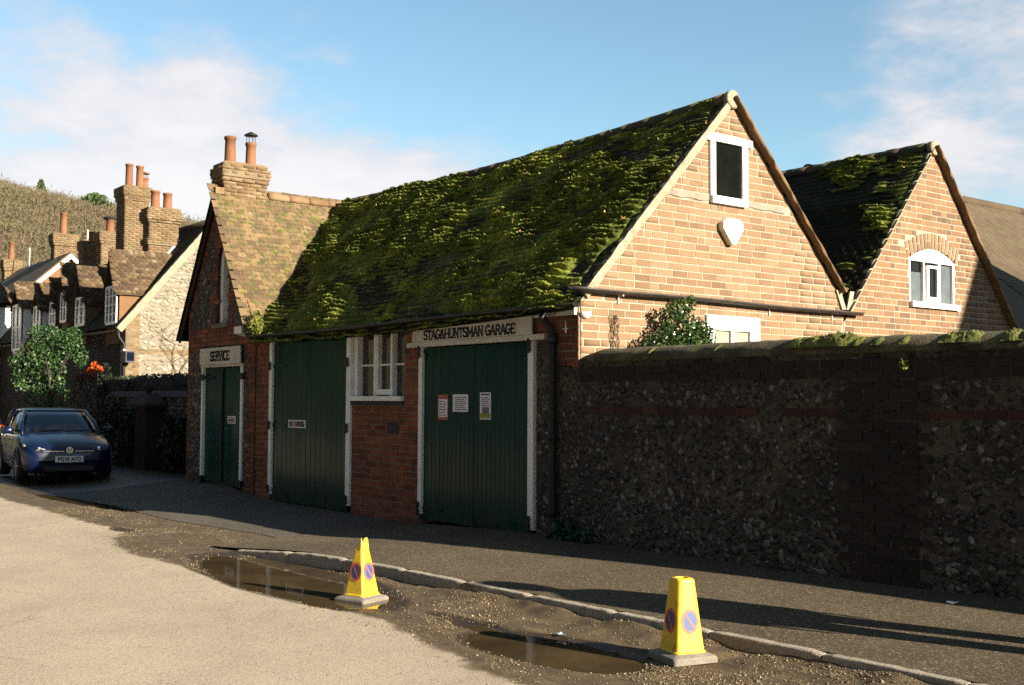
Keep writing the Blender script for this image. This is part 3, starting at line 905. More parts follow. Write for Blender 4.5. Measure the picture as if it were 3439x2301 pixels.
for nm, fn in (('dirt', dirt_shade_amount), ('wet', wet_shade_amount)):
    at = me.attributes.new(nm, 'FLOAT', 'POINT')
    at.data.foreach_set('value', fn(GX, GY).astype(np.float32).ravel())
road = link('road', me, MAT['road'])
tag(road, 'pale sunlit lane with muddy wet edge', kind='structure')

# puddles: flat water lying in the hollows
WATER_Z = -0.0215
for nm, cx, cy, rx, ry, sl, lab in (('puddle', -9.85, 4.88, 2.35, 0.80, -0.05, 'long brown puddle round the broken yellow cone'),
                                    ('puddle', -5.9, 4.90, 1.15, 0.62, 0.10, 'small brown puddle beside the intact yellow cone'),
                                    ('puddle', -19.0, 5.78, 2.7, 0.38, 0.06, 'thin dark puddle in the building shadow before the blue car')):
    ring = []
    for k in range(40):
        a = 2 * math.pi * k / 40
        px = cx + rx * math.cos(a)
        ring.append((px, cy + ry * math.sin(a) + sl * (px - cx), WATER_Z))
    m_ = bpy.data.meshes.new(nm)
    m_.from_pydata(ring, [], [tuple(range(40))])
    m_.update()
    o = link(nm, m_, MAT['water'])
    tag(o, lab, kind='structure')


# pavement behind the kerb
def pave_z(x, y):
    t = np.clip((y - ky(x)) / 2.4, 0, 1)
    ramp_ = sstep(-12.4, -10.4, x)
    return (0.018 + 0.082 * ramp_) + 0.02 * t * ramp_ + 0.006 * (fbm(np.asarray(x) * 1.3, np.asarray(y) * 1.3, 3, 3) - 0.5)


us = np.concatenate([np.arange(-12.3, -2.5, 0.06), np.arange(-2.5, 12.1, 0.4)])
vs = np.linspace(0, 1, 46)
PX = np.repeat(us[:, None], len(vs), 1)
Y0 = ky(us) + 0.068
Y1 = np.where(us < -10.0, 8.33, wy(us) + 0.05)
PY = Y0[:, None] + (Y1 - Y0)[:, None] * vs[None, :]
# slanted left edge
shift = -0.85 * vs[None, :] * sstep(-10.2, -12.3, us)[:, None]
PX = PX + shift
PZ = pave_z(us[:, None] + 0 * vs[None, :], PY)
idx = np.arange(PX.size).reshape(PX.shape)
F = np.stack([idx[:-1, :-1], idx[1:, :-1], idx[1:, 1:], idx[:-1, 1:]], -1).reshape(-1, 4)
pavement = link('pavement', np_mesh('pavement', np.stack([PX, PY, PZ], -1).reshape(-1, 3), F, True), MAT['pavement'])
tag(pavement, 'gritty dark asphalt pavement along the flint wall', kind='structure')

# concrete forecourt in front of the green doors
us = np.arange(-21.0, -12.3, 0.12)
vs = np.linspace(0, 1, 30)
Y0 = 5.95 + 0.10 * np.sin(us * 1.3) - 0.05 * (us + 17)*0
Y0 = Y0 + 0.12 * sstep(-14.2, -12.6, us)
PX = np.repeat(us[:, None], len(vs), 1) + (-0.85 * vs[None, :] * sstep(-14.5, -12.4, us)[:, None])
PY = Y0[:, None] + (8.33 - Y0)[:, None] * vs[None, :]
PZ = gz(PX, PY) + 0.006
idx = np.arange(PX.size).reshape(PX.shape)
F = np.stack([idx[:-1, :-1], idx[1:, :-1], idx[1:, 1:], idx[:-1, 1:]], -1).reshape(-1, 4)
o = link('forecourt', np_mesh('forecourt', np.stack([PX, PY, PZ], -1).reshape(-1, 3), F, True), MAT['apron'])
tag(o, 'grey concrete forecourt before the green doors', kind='structure')

# kerb of single stones
kerb = bpy.data.objects.new('kerb', None)
COL.objects.link(kerb)
kerb.location = (-8, 5.7, 0)
INV[kerb.name] = Matrix.Translation((8, -5.7, 0))
tag(kerb, 'row of worn concrete kerb stones edging the pavement', kind='structure')
x = -11.75
rk = random.Random(5)
while x < 10:
    ln = rk.uniform(0.84, 0.96) if x < 2 else 0.9
    mb = MB()
    rings = []
    n = 14
    for i in range(n + 1):
        t = i / n
        xx = x + 0.006 + (ln - 0.012) * t
        yy = float(ky(xx))
        zt = 0.092 * float(sstep(-12.3, -10.2, xx)) + 0.008 + 0.0016 * rk.uniform(-1, 1)
        rnd_ = 0.010 + 0.006 * rk.random()
        endc = 0.02 if i in (0, n) else 0.0
        chip = rk.uniform(0.0, 0.016) if rk.random() < 0.14 else 0
        wv = 0.0015 * rk.uniform(-1, 1)
        rings.append([(xx, yy - 0.02 + wv, -0.10), (xx, yy + wv, zt - rnd_ - chip - endc), (xx, yy + rnd_ * 0.4 + wv, zt - rnd_ * 0.35 - chip * 0.4 - endc * 0.7), (xx, yy + rnd_ + chip * 0.6, zt - endc * 0.5), (xx, yy + 0.045, zt + 0.002 - endc * 0.4), (xx, yy + 0.078, zt - endc * 0.4), (xx, yy + 0.083, -0.10)])
    mb.loft(rings)
    me_ = mb.mesh('kerb_stone')
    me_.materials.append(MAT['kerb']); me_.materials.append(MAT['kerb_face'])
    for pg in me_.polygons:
        if pg.normal.y < -0.75:  # street-facing faces get the painted shade tone
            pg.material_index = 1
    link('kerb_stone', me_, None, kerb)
    x += ln

# gravel and leaf litter on the muddy edge
gp = []
for k in range(5):
    vs_ = []
    for p in ((1, 0, 0), (-1, 0, 0), (0, 1, 0), (0, -1, 0), (0, 0, 1), (0, 0, -1)):
        s_ = random.uniform(0.7, 1.25)
        vs_.append((p[0] * s_ + random.uniform(-.2, .2), p[1] * s_ * 0.8 + random.uniform(-.2, .2), p[2] * 0.6 * s_))
    m_ = bpy.data.meshes.new('pebble')
    m_.from_pydata(vs_, [], [(0, 2, 4), (2, 1, 4), (1, 3, 4), (3, 0, 4), (2, 0, 5), (1, 2, 5), (3, 1, 5), (0, 3, 5)])
    m_.update()
    gp.append(m_)
N = 150000
cx_ = rng.uniform(-18, -2.4, N); cy_ = rng.uniform(3.3, 7.2, N)
acc = dirt_shade_amount(cx_, cy_) * (0.15 + 1.1 * sstep(0.42, 0.62, fbm(cx_ * 1.7, cy_ * 2.4, 3, 77))) * np.where(cx_ < -12, 0.5, 1.0)
acc = np.maximum(acc, 0.012)
acc = np.where((cy_ > ky(cx_) - 0.01) & (cx_ > -12), 0.03, acc)
keep = rng.random(N) < acc * 0.55
cx_, cy_ = cx_[keep], cy_[keep]
onp = (cy_ > ky(cx_) + 0.12) & (cx_ > -11.8)
onk = (cy_ > ky(cx_) - 0.03) & ~onp & (cx_ > -11.8)
cz_ = np.where(onp, pave_z(cx_, cy_), gz(cx_, cy_))
ok_ = (~onk) & (cz_ > WATER_Z - 0.004)
items = []
for x_, y_, z_, p_ in zip(cx_[ok_], cy_[ok_], cz_[ok_], onp[ok_]):
    s_ = random.uniform(0.003, 0.0085) * (1.5 if random.random() < 0.12 else 1) * (0.7 if p_ else 1)
    items.append((random.choice(gp), Matrix.Translation((x_, y_, z_ + s_ * 0.25)) @ Matrix.Rotation(random.uniform(0, 6.28), 4, 'Z') @ Matrix.Scale(s_, 4)))
o = joined('gravel', items, MAT['gravel'])
tag(o, 'loose flint gravel scattered over the muddy road edge', kind='stuff')
# ------------------------------------------------------------------ flint boundary wall
def wall_pt(s):
    """point and outward normal on the wall line at x = s"""
    y0, y1 = float(wy(s - 0.15)), float(wy(s + 0.15))
    t = Vector((0.3, y1 - y0, 0)).normalized()
    return Vector((s, float(wy(s)), 0)), Vector((t.y, -t.x, 0)), t


WTOP = 2.11
fw = thing('flint_boundary_wall', 'tall dark flint wall with rounded mossy coping beside the pavement', 'wall', (-7, 8.4, 0.1))
sx = list(np.arange(-9.98, 12.01, 0.25))
mb = MB()
rings = []
for s in sx:
    p, n, t = wall_pt(s)
    b = p - n * 0.36
    rings.append([(p.x, p.y, -0.1), (p.x, p.y, WTOP), (b.x, b.y, WTOP), (b.x, b.y, -0.1)])
mb.loft(rings)
mb.build('mortar_core', MAT['flint_mortar'], fw)
# rounded coping with lumps of moss
mb = MB()
rings = []
nn = 15
sx2 = list(np.arange(-9.62, 12.01, 0.05))
for i, s in enumerate(sx2):
    p, n, t = wall_pt(s)
    c = p - n * 0.18
    ring = []
    endk = min(1.0, 0.55 + (s + 9.62) * 1.5)
    for k in range(nn):
        a = math.pi * k / (nn - 1)
        r_ = 0.140 * endk + 0.010 * (float(fbm(s * 7, k * 0.9, 3, 4)) - 0.5) * 2
        q = c + n * math.cos(a) * (0.20 + (r_ - 0.140))
        ring.append((q.x, q.y, WTOP - 0.005 + math.sin(a) * r_))
    ring.append((c.x - n.x * 0.2, c.y - n.y * 0.2, WTOP - 0.02)); ring.append((c.x + n.x * 0.2, c.y + n.y * 0.2, WTOP - 0.02))
    rings.append(ring)
mb.loft(rings)
MAT['coping'] = surf('mossy_coping', [(0.0, (0.035, 0.03, 0.018)), (0.4, (0.085, 0.07, 0.036)), (0.7, (0.16, 0.135, 0.07)), (1.0, (0.26, 0.22, 0.125))], scale=5, rough=0.96, fine=0.4, fscale=45, bump=0.8, bdist=0.015, grime=((0.10, 0.12, 0.02), 3.6, 0.55, 0.64, 0.8))
mb.build('coping', MAT['coping'], fw, True)

# cushions of bright moss on the coping
def moss_cushion(cx, cy, z, rx, ry, h, tdir=Vector((1, 0, 0)), n=34, m=16, seed=0):
    V, Fc = [], []
    nrm = Vector((tdir.y, -tdir.x, 0))
    for i in range(n + 1):
        for j in range(m + 1):
            u, v = i / n * 2 - 1, j / m * 2 - 1
            e = max(0.0, 1 - u * u - v * v)
            q = Vector((cx, cy, 0)) + tdir * (u * rx) + nrm * (v * ry)
            hz = h * e ** 0.6 * (0.15 + 1.7 * float(fbm(u * rx * 40 + seed, v * 6, 3, seed, 0.7)))
            V.append((q.x, q.y, z(u, v) + hz - 0.012))
    for i in range(n):
        for j in range(m):
            a = i * (m + 1) + j
            Fc.append((a, a + 1, a + m + 2, a + m + 1))
    return V, Fc


mb = MB()
for s, rx, h in ((-6.28, 0.22, 0.055), (-6.48, 0.16, 0.045), (-6.66, 0.13, 0.035), (-5.10, 0.13, 0.035), (-5.22, 0.09, 0.03), (-4.75, 0.07, 0.035), (-4.62, 0.06, 0.03), (-7.6, 0.03, 0.014), (-8.5, 0.03, 0.014), (-5.85, 0.05, 0.018), (-5.6, 0.04, 0.016), (-4.4, 0.09, 0.03), (-6.05, 0.05, 0.02)):
    p, n, t = wall_pt(s)
    c = p - n * 0.09
    V, Fc = moss_cushion(c.x, c.y, lambda u, v: WTOP + 0.132 * math.sqrt(max(0, 1 - min(0.98, (0.45 + v * 0.45)) ** 2)), rx, 0.13, h, t, seed=int(abs(s) * 10))
    mb.add(V, Fc)
MAT['moss_bright'] = surf('bright_moss', [(0.0, (0.06, 0.07, 0.012)), (0.5, (0.15, 0.16, 0.022)), (1.0, (0.27, 0.25, 0.055))], scale=9, rough=0.95, fine=0.5, fscale=60, bump=0.9, bdist=0.02)
mb.build('moss', MAT['moss_bright'], fw, True, kind='stuff')


def wallmtx(s, z, extra=0.0, rot=0.0, scale=1.0):
    p, n, t = wall_pt(s)
    m = Matrix(((t.x, -n.x, 0, p.x + n.x * extra), (t.y, -n.y, 0, p.y + n.y * extra), (0, 0, 1, z), (0, 0, 0, 1)))
    return m @ Matrix.Rotation(rot, 4, 'Y') @ Matrix.Scale(scale, 4)


# brickwork in the wall: two courses under the coping, a string course, a pier
WY_ = Wall('Y', 0.0)
bits = []
rb = random.Random(8)


def wall_brick(s0, w, z0, h=0.075, d=0.010):
    me_ = brick_mesh(WY_, [(-w / 2, -h / 2), (w / 2, -h / 2), (w / 2, h / 2), (-w / 2, h / 2)], d * rb.uniform(0.7, 1.3), jit=0.004)
    bits.append((me_, wallmtx(s0 + w / 2, z0 + h / 2)))


s = -9.6
for row in range(2):
    s = -9.6 - row * 0.13
    while s < -3.0:
        wall_brick(max(s, -9.6), 0.24, 1.875 + row * 0.088)
        s += 0.255
pieces('brick', bits, MAT['brick_dark'], fw, 60)
bits = []
s = -9.4
while s < -3.2:
    w = rb.choice((0.24, 0.24, 0.12))
    if not (-6.2 < s < -5.45) and rb.random() < 0.86:
        wall_brick(s, w, 1.53, 0.072)
    s += w + 0.014
pieces('band_brick', bits, MAT['brick_band'], fw, 60)
bits = []
for row in range(20):
    z = 0.10 + row * 0.088
    s0, s1 = (-6.13, -5.50) if row % 2 else (-6.24, -5.40)
    s = s0
    while s < s1 - 0.05:
        w = min(0.24, s1 - s)
        wall_brick(s, w, z, 0.074, 0.012)
        s += w + 0.014
pieces('pier_brick', bits, MAT['brick_dark'], fw, 120)

# flints
pool = stone_pool(14, 'Y', 3)
items = []
rf = random.Random(17)
z = 0.13
while z < 1.87:
    s = -9.97 + rf.uniform(0, 0.08)
    while s < -2.5:
        sz = rf.choice((0.014, 0.018, 0.022, 0.027, 0.034, 0.044)) * rf.uniform(0.85, 1.2)
        if z < 0.5:
            sz *= 1.15
        zz = z + rf.uniform(-0.03, 0.03)
        if not (-6.26 < s < -5.38) and not (1.50 < zz < 1.63 and s > -9.4) and not (s > -9.62 and zz > 1.85):
            items.append((rf.choice(pool), wallmtx(s, zz, rf.uniform(-0.014, 0.002), rf.uniform(-1.6, 1.6), sz)))
        s += sz * 1.5 + rf.uniform(0.0, 0.014)
    z += 0.044
pieces('flint', items, MAT['flint'], fw, 300, 'flints')

# a straggling tuft and a little fern at the foot of the wall
def leaf_quads(n, centre, rad, size, up=0.3, seed=0, shape='quad', flat=0.0):
    """leaf-like folded quads filling an ellipsoid shell"""
    r_ = np.random.default_rng(seed)
    V, Fc = [], []
    d = r_.normal(size=(n, 3)); d /= np.linalg.norm(d, axis=1)[:, None]
    rr = r_.uniform(0.35, 1.0, n) ** 0.6
    P = np.array(centre) + d * rr[:, None] * np.array(rad)
    A = r_.normal(size=(n, 3)); A[:, 2] = A[:, 2] * (1 - flat) + up
    A /= np.linalg.norm(A, axis=1)[:, None]
    B = np.cross(A, r_.normal(size=(n, 3))); B /= np.linalg.norm(B, axis=1)[:, None]
    C_ = np.cross(A, B)
    L = size * r_.uniform(0.6, 1.3, n)[:, None]
    W = L * 0.34
    v0 = P - A * L * 0.5; v1 = P + B * W + C_ * W * 0.25; v2 = P + A * L * 0.55; v3 = P - B * W + C_ * W * 0.25
    V = np.stack([v0, v1, v2, v3], 1).reshape(-1, 3)
    i = np.arange(n) * 4
    Fc = np.concatenate([np.stack([i, i + 1, i + 2], 1), np.stack([i, i + 2, i + 3], 1)])
    return V, Fc


def leaves(name, blobs, size, mat, parent=None, seed=0, **kw):
    Vs, Fs, off = [], [], 0
    for k, (n, c, r_) in enumerate(blobs):
        V, Fc = leaf_quads(n, c, r_, size, seed=seed + k, **kw)
        Vs.append(V); Fs.append(Fc + off); off += len(V)
    return link(name, np_mesh(name, np.concatenate(Vs), np.concatenate(Fs)), mat, parent)


t_ = thing('fern_tuft', 'low dark green fern at the foot of the flint wall by the downpipe', 'fern', (-9.75, 8.2, 0.1))
leaves('fronds', [(260, (-9.72, 8.2, 0.22), (0.2, 0.09, 0.14)), (120, (-9.45, 8.22, 0.17), (0.15, 0.07, 0.09))], 0.07, MAT['leaf_fern'], t_, 5, up=0.6)
t_ = thing('wall_plant', 'small bright green plant hanging just under the wall coping', 'plant', (-5.55, 8.45, 1.95))
leaves('leaves', [(70, (-5.57, 8.42, 1.98), (0.05, 0.03, 0.05))], 0.028, MAT['moss_leaf'], t_, 9)
# ------------------------------------------------------------------ stroke lettering
def arc(cx, cy, rx, ry, a0, a1, n=7):
    return [(cx + rx * math.cos(R(a0 + (a1 - a0) * i / n)), cy + ry * math.sin(R(a0 + (a1 - a0) * i / n))) for i in range(n + 1)]


GL = {
    'S': (0.62, [arc(.31, .74, .25, .22, 20, 270, 8) + arc(.31, .27, .27, .24, 90, -160, 8)]),
    'T': (0.64, [[(0.02, .96), (.62, .96)], [(.32, .96), (.32, .02)]]),
    'A': (0.70, [[(.04, .02), (.34, .98)], [(.34, .98), (.66, .02)], [(.16, .34), (.54, .34)]]),
    'G': (0.70, [arc(.36, .5, .31, .47, 45, 315, 10), [(.58, .17), (.58, .46)], [(.40, .46), (.66, .46)]]),
    '&': (0.72, [[(.66, .04), (.20, .70)] + arc(.30, .78, .13, .17, 190, -20, 6) + [(.14, .42)] + arc(.28, .25, .22, .22, 140, 330, 6) + [(.62, .46)]]),
    'H': (0.74, [[(.12, .02), (.12, .98)], [(.62, .02), (.62, .98)], [(.12, .5), (.62, .5)]]),
    'U': (0.72, [[(.12, .98), (.12, .3)] + arc(.36, .3, .24, .27, 180, 360, 8) + [(.60, .98)]]),
    'N': (0.74, [[(.12, .02), (.12, .98)], [(.12, .98), (.62, .02)], [(.62, .02), (.62, .98)]]),
    'M': (0.88, [[(.12, .02), (.12, .98)], [(.12, .98), (.44, .25)], [(.44, .25), (.76, .98)], [(.76, .98), (.76, .02)]]),
    'R': (0.70, [[(.12, .02), (.12, .98)], [(.12, .96), (.34, .96)] + arc(.36, .73, .22, .23, 90, -90, 7) + [(.12, .5)], [(.36, .5), (.64, .02)]]),
    'E': (0.62, [[(.12, .02), (.12, .98)], [(.12, .96), (.56, .96)], [(.12, .5), (.46, .5)], [(.12, .04), (.58, .04)]]),
    'V': (0.66, [[(.04, .98), (.33, .02)], [(.33, .02), (.62, .98)]]),
    'I': (0.32, [[(.16, .02), (.16, .98)]]),
    'C': (0.66, [arc(.36, .5, .30, .47, 50, 310, 10)]),
    'O': (0.74, [arc(.37, .5, .30, .47, 0, 360, 14)]),
    'P': (0.64, [[(.12, .02), (.12, .98)], [(.12, .96), (.34, .96)] + arc(.34, .71, .23, .25, 90, -90, 7) + [(.12, .46)]]),
    'K': (0.68, [[(.12, .02), (.12, .98)], [(.60, .98), (.14, .42)], [(.28, .56), (.62, .02)]]),
    'F': (0.58, [[(.12, .02), (.12, .98)], [(.12, .96), (.54, .96)], [(.12, .52), (.44, .52)]]),
    '1': (0.40, [[(.22, .02), (.22, .98)], [(.22, .98), (.08, .82)]]),
    '8': (0.62, [arc(.31, .74, .21, .22, 0, 360, 10), arc(.31, .27, .25, .25, 0, 360, 10)]),
    ' ': (0.34, []),
}
SERIF = {'T': [(.32, .02), (.05, .82), (.59, .82)], 'A': [(.06, .02), (.63, .02)], 'H': [(.12, .02), (.12, .98), (.62, .02), (.62, .98)], 'N': [(.12, .02), (.12, .98), (.62, .98)],
         'M': [(.12, .02), (.76, .02)], 'U': [(.12, .98), (.60, .98)], 'R': [(.12, .02), (.64, .02)], 'E': [(.56, .84), (.57, .14)], 'I': [(.16, .02), (.16, .98)], 'V': [(.06, .98), (.60, .98)]}


def text_width(txt):
    return sum(GL[c][0] for c in txt)


def letter_mb(ch, px, pz, sx, h, t, put, d, serif=False):
    """one letter as thin raised strokes; put(s,z,d) -> world point"""
    mb = MB()

    def bar(p, q, tt):
        dx, dz = q[0] - p[0], q[1] - p[1]
        l = math.hypot(dx, dz) or 1e-6
        ux, uz = dx / l, dz / l
        p = (p[0] - ux * tt * 0.4, p[1] - uz * tt * 0.4); q = (q[0] + ux * tt * 0.4, q[1] + uz * tt * 0.4)
        nx_, nz_ = -uz * tt / 2, ux * tt / 2
        c = [(p[0] - nx_, p[1] - nz_), (q[0] - nx_, q[1] - nz_), (q[0] + nx_, q[1] + nz_), (p[0] + nx_, p[1] + nz_)]
        mb.loft([[put(a, b, 0.0) for a, b in c], [put(a, b, d) for a, b in c]])
    for st_ in GL[ch][1]:
        pts = [(px + a * sx, pz + b * h) for a, b in st_]
        for p, q in zip(pts[:-1], pts[1:]):
            bar(p, q, t)
    if serif:
        for a, b in SERIF.get(ch, []):
            bar((px + a * sx - t * 0.75, pz + b * h), (px + a * sx + t * 0.75, pz + b * h), t * 0.55)
    return mb


def write(txt, s0, s1, z0, h, t, put, d, mat, parent, serif=False, one=False):
    """letters between s0 and s1"""
    sx = (s1 - s0) / text_width(txt)
    s = s0
    allmb = MB()
    for c in txt:
        if c != ' ':
            mb = letter_mb(c, s, z0, sx, h, t, put, d, serif)
            if one:
                allmb.add(mb.v, mb.f)
            else:
                mb.build('letter', mat, parent)
        s += GL[c][0] * sx
    if one:
        return allmb


# ------------------------------------------------------------------ garage building
YF = 8.32
XG = -9.61
FW = Wall('Y', YF)
GW = Wall('X', XG)
RIDGE_Y, RIDGE_Z, PITCH = 10.85, 5.52, 1.062


def sag(x):
    return -0.10 * math.sin(math.pi * min(1, max(0, (x + 19.6) / 10.0)))


def roof_z(y, x=-10.0):
    return RIDGE_Z - abs(y - RIDGE_Y) * PITCH + sag(x)


garage = thing('garage_building', 'brick garage with thick green moss on its long roof and green double doors', 'garage', (-13.7, YF, 0.0))

# front wall backing, with openings for doors and window
mb = MB()
for s0, s1, z0, z1 in ((-10.36, -9.98, -0.1, 2.05), (-10.36, -9.62, 2.05, 2.72), (-13.27, -12.86, -0.1, 2.72), (-14.70, -13.27, -0.1, 1.60), (-14.70, -13.27, 2.66, 2.72), (-18.02, -17.42, -0.1, 2.72), (-12.86, -10.36, 2.44, 2.72), (-17.42, -14.70, 2.64, 2.72)):
    FW.box(mb, s0, s1, -0.30, 0.0, z0, z1)
mb.build('front_wall', MAT['mortar_dark'], garage)
# dark interior behind doors and window
mb = MB()
FW.box(mb, -18.0, -9.9, -0.62, -0.58, 0, 2.7)
mb.build('back_board', MAT['soot'], garage)
# gable wall backing (pentagon, window holes cut by strips)
mb = MB()


def gable_strip(y0, y1, z0, z1):
    """wall backing between y0..y1, clipped by the rake"""
    def rz(y):
        return RIDGE_Z - abs(y - RIDGE_Y) * PITCH - 0.06
    pts = [(y0, z0), (y1, z0), (y1, min(z1, rz(y1)))]
    if y0 < RIDGE_Y < y1 and z1 > rz(RIDGE_Y):
        pts.append((RIDGE_Y, rz(RIDGE_Y)))
    pts.append((y0, min(z1, rz(y0))))
    GW.poly(mb, pts, -0.28, 0.0)


gable_strip(8.345, 10.44, 0.0, 9)
gable_strip(11.13, 13.12, 0.0, 9)
gable_strip(10.44, 11.13, 0.0, 4.15)
gable_strip(10.44, 11.13, 4.97, 9)
mb.build('gable_wall', MAT['mortar'], garage)
# bricks of the gable
rk_off = 0.075
reg = [(8.34, 2.1), (13.10, 2.1), (13.10, 3.05), (RIDGE_Y, RIDGE_Z - rk_off), (8.34, RIDGE_Z - rk_off - (RIDGE_Y - 8.34) * PITCH)]
holes = [(10.43, 11.13, 4.13, 5.03), (9.55, 12.0, 4.14, 4.235), (10.36, 11.34, 2.1, 2.74)]
items = lay_bricks(GW, reg, holes, course=0.088, z0=2.1, seed=4, d=0.0045)
gable_part = [c for c in garage.children if c.name.startswith('gable_wall')][0]
pieces('brick', items, MAT['brick'], gable_part, 300, 'bricks', pick=lambda it: (-10 if 2.35 < it[1].translation.z < 4.9 and len(it[0].vertices) == 8 else 0) + (it[1].translation - CAM).length * 0.1 + (3 if it[1].translation.z < 2.35 else 0))
# bricks of the front
items = []
for reg in ([(-13.26, 0.0), (-12.87, 0.0), (-12.87, 2.62), (-13.26, 2.62)], [(-14.69, 0.0), (-13.26, 0.0), (-13.26, 1.585), (-14.69, 1.585)], [(-18.0, 0.0), (-17.44, 0.0), (-17.44, 2.62), (-18.0, 2.62)]):
    items += lay_bricks(FW, reg, [(-13.69, -13.40, 1.19, 1.37)], course=0.088, seed=9, d=0.006, bond='flemish')
items += lay_bricks(FW, [(-9.98, 2.05), (-9.62, 2.05), (-9.62, 2.66), (-9.98, 2.66)], [], course=0.088, seed=2, d=0.006, z0=2.05)
items += lay_bricks(FW, [(-10.35, 2.45), (-9.98, 2.45), (-9.98, 2.66), (-10.35, 2.66)], [], course=0.088, seed=2, d=0.006, z0=2.05)
front_part = [c for c in garage.children if c.name.startswith('front_wall')][0]
pieces('brick', items, MAT['brick_red'], front_part, 300, 'bricks')
# flint strip between door and downpipe
pool_y = stone_pool(10, 'Y', 30)
items = []
z = 0.15
rf = random.Random(3)
while z < 2.40:
    s = -10.33 + rf.uniform(0, 0.05)
    while s < -10.02:
        sz = rf.uniform(0.03, 0.055)
        items.append((rf.choice(pool_y), Matrix.Translation((s, YF - rf.uniform(-0.012, 0.006), z + rf.uniform(-0.02, 0.02))) @ Matrix.Rotation(rf.uniform(-.6, .6), 4, 'Y') @ Matrix.Scale(sz, 4)))
        s += sz * 1.9
    z += 0.075
pieces('flint', items, MAT['flint'], front_part, 200, 'flints')
mb = MB(); FW.box(mb, -10.36, -9.98, 0.0, 0.004, -0.05, 2.44)
mb.build('flint_bed', MAT['flint_mortar'], front_part)

# eaves: board, gutter, downpipe
mb = MB(); FW.box(mb, -18.0, -9.64, 0.004, 0.05, 2.63, 2.735)
mb.build('fascia', MAT['white_dirty'], garage)


def gutter(name, pts, r_, parent, mat):
    """half-round gutter along pts (list of Vector), open upwards"""
    mb = MB()
    rings = []
    for i, p in enumerate(pts):
        d = (pts[min(i + 1, len(pts) - 1)] - pts[max(i - 1, 0)]); d.z = 0; d.normalize()
        n_ = Vector((d.y, -d.x, 0))
        ring = []
        for k in range(9):
            a = math.pi + math.pi * k / 8
            ring.append(p + n_ * math.cos(a) * r_ + Vector((0, 0, math.sin(a) * r_)))
        for k in range(8, -1, -1):
            a = math.pi + math.pi * k / 8
            ring.append(p + n_ * math.cos(a) * (r_ - 0.006) + Vector((0, 0, math.sin(a) * (r_ - 0.006) + 0.001)))
        rings.append(ring)
    mb.loft(rings)
    return mb.build(name, mat, parent, True)


gpts = [Vector((x_, YF - 0.14, 2.755 + 0.012 * math.sin(x_ * 0.9) - 0.02 * math.sin(math.pi * (x_ + 18) / 8.4))) for x_ in np.linspace(-18.05, -9.5, 24)]
gutter('gutter', gpts, 0.052, garage, MAT['gutter'])
for x_ in np.arange(-17.6, -9.7, 0.9):
    mb = MB(); mb.box(x_ - 0.012, x_ + 0.012, YF - 0.21, YF - 0.05, 2.665, 2.688)
    mb.build('gutter_bracket', MAT['iron'], garage)
mb = MB()
mb.tube([(-10.10, YF - 0.14, 2.70), (-10.10, YF - 0.14, 2.62), (-10.02, YF - 0.075, 2.48), (-10.01, YF - 0.065, 2.40), (-10.005, YF - 0.065, 1.2), (-10.0, YF - 0.07, 0.16), (-10.0, YF - 0.13, 0.12)], 0.043, 10)
dp = mb.build('downpipe', MAT['iron'], garage, True)
for z in (2.36, 1.25, 0.4):
    mb = MB(); mb.tube([(-10.005, YF - 0.065, z - 0.04), (-10.005, YF - 0.065, z + 0.04)], 0.054, 10)
    mb.build('pipe_collar', MAT['iron'], dp, True)

# gutter along the gable and the thicker wall beneath it
gpts = [Vector((XG + 0.085, y_, 2.935 - 0.006 * (y_ - 8) + 0.006 * math.sin(y_ * 2))) for y_ in np.linspace(13.42, 8.12, 14)]
gutter('gable_gutter', gpts, 0.046, garage, MAT['gutter'])
for y_ in (8.9, 10.0, 11.55, 12.85):
    mb = MB(); mb.box(XG + 0.006, XG + 0.02, y_ - 0.008, y_ + 0.008, 2.78, 2.90); mb.box(XG + 0.006, XG + 0.1, y_ - 0.008, y_ + 0.008, 2.865, 2.88)
    mb.build('gutter_bracket', MAT['white_dirty'], garage)

# --- doors
def board_door(name, parent, x0, x1, z0, z1, n, yoff, seed, split=True):
    """a pair of boarded leaves; each board a mesh of its own"""
    rd = random.Random(seed)
    mb = MB(); FW.box(mb, x0, x1, yoff - 0.05, yoff - 0.012, z0 + 0.005, z1 - 0.005)
    door = mb.build(name, MAT['green'], parent)
    w = (x1 - x0) / n
    for i in range(n):
        a, b = x0 + i * w + 0.0015, x0 + (i + 1) * w - 0.0015
        if split and i == n // 2:
            a += 0.006
        c = 0.008
        ty = rd.uniform(-0.0016, 0.0016)
        ring0 = [FW.w(s_, d_, 0) for s_, d_ in ((a, yoff - 0.012), (a, yoff - 0.003), (a + c, yoff + ty), (b - c, yoff - ty), (b, yoff - 0.003), (b, yoff - 0.012))][::-1]
        mb = MB()
        zb, zt_ = z0 + rd.uniform(0, 0.008), z1 - rd.uniform(0, 0.005)
        mb.loft([[(p[0], p[1], z_) for p in ring0] for z_ in (zb, zb + (zt_ - zb) * .33, zb + (zt_ - zb) * .66, zt_)])
        mb.build('board', MAT['green'], door)
    return door


def strap_hinge(parent, x_post, dirx, z, ln=0.42, mat=None):
    mb = MB()
    pts = [(0, -0.028), (ln * 0.8, -0.018), (ln, 0), (ln * 0.8, 0.018), (0, 0.028)]
    ring = [FW.w(x_post + dirx * a, 0.001, z + b) for a, b in (pts if dirx < 0 else pts[::-1])]
    mb.prism(ring, (0, -0.012, 0))
    mb.build('strap_hinge', mat or MAT['green'], parent)


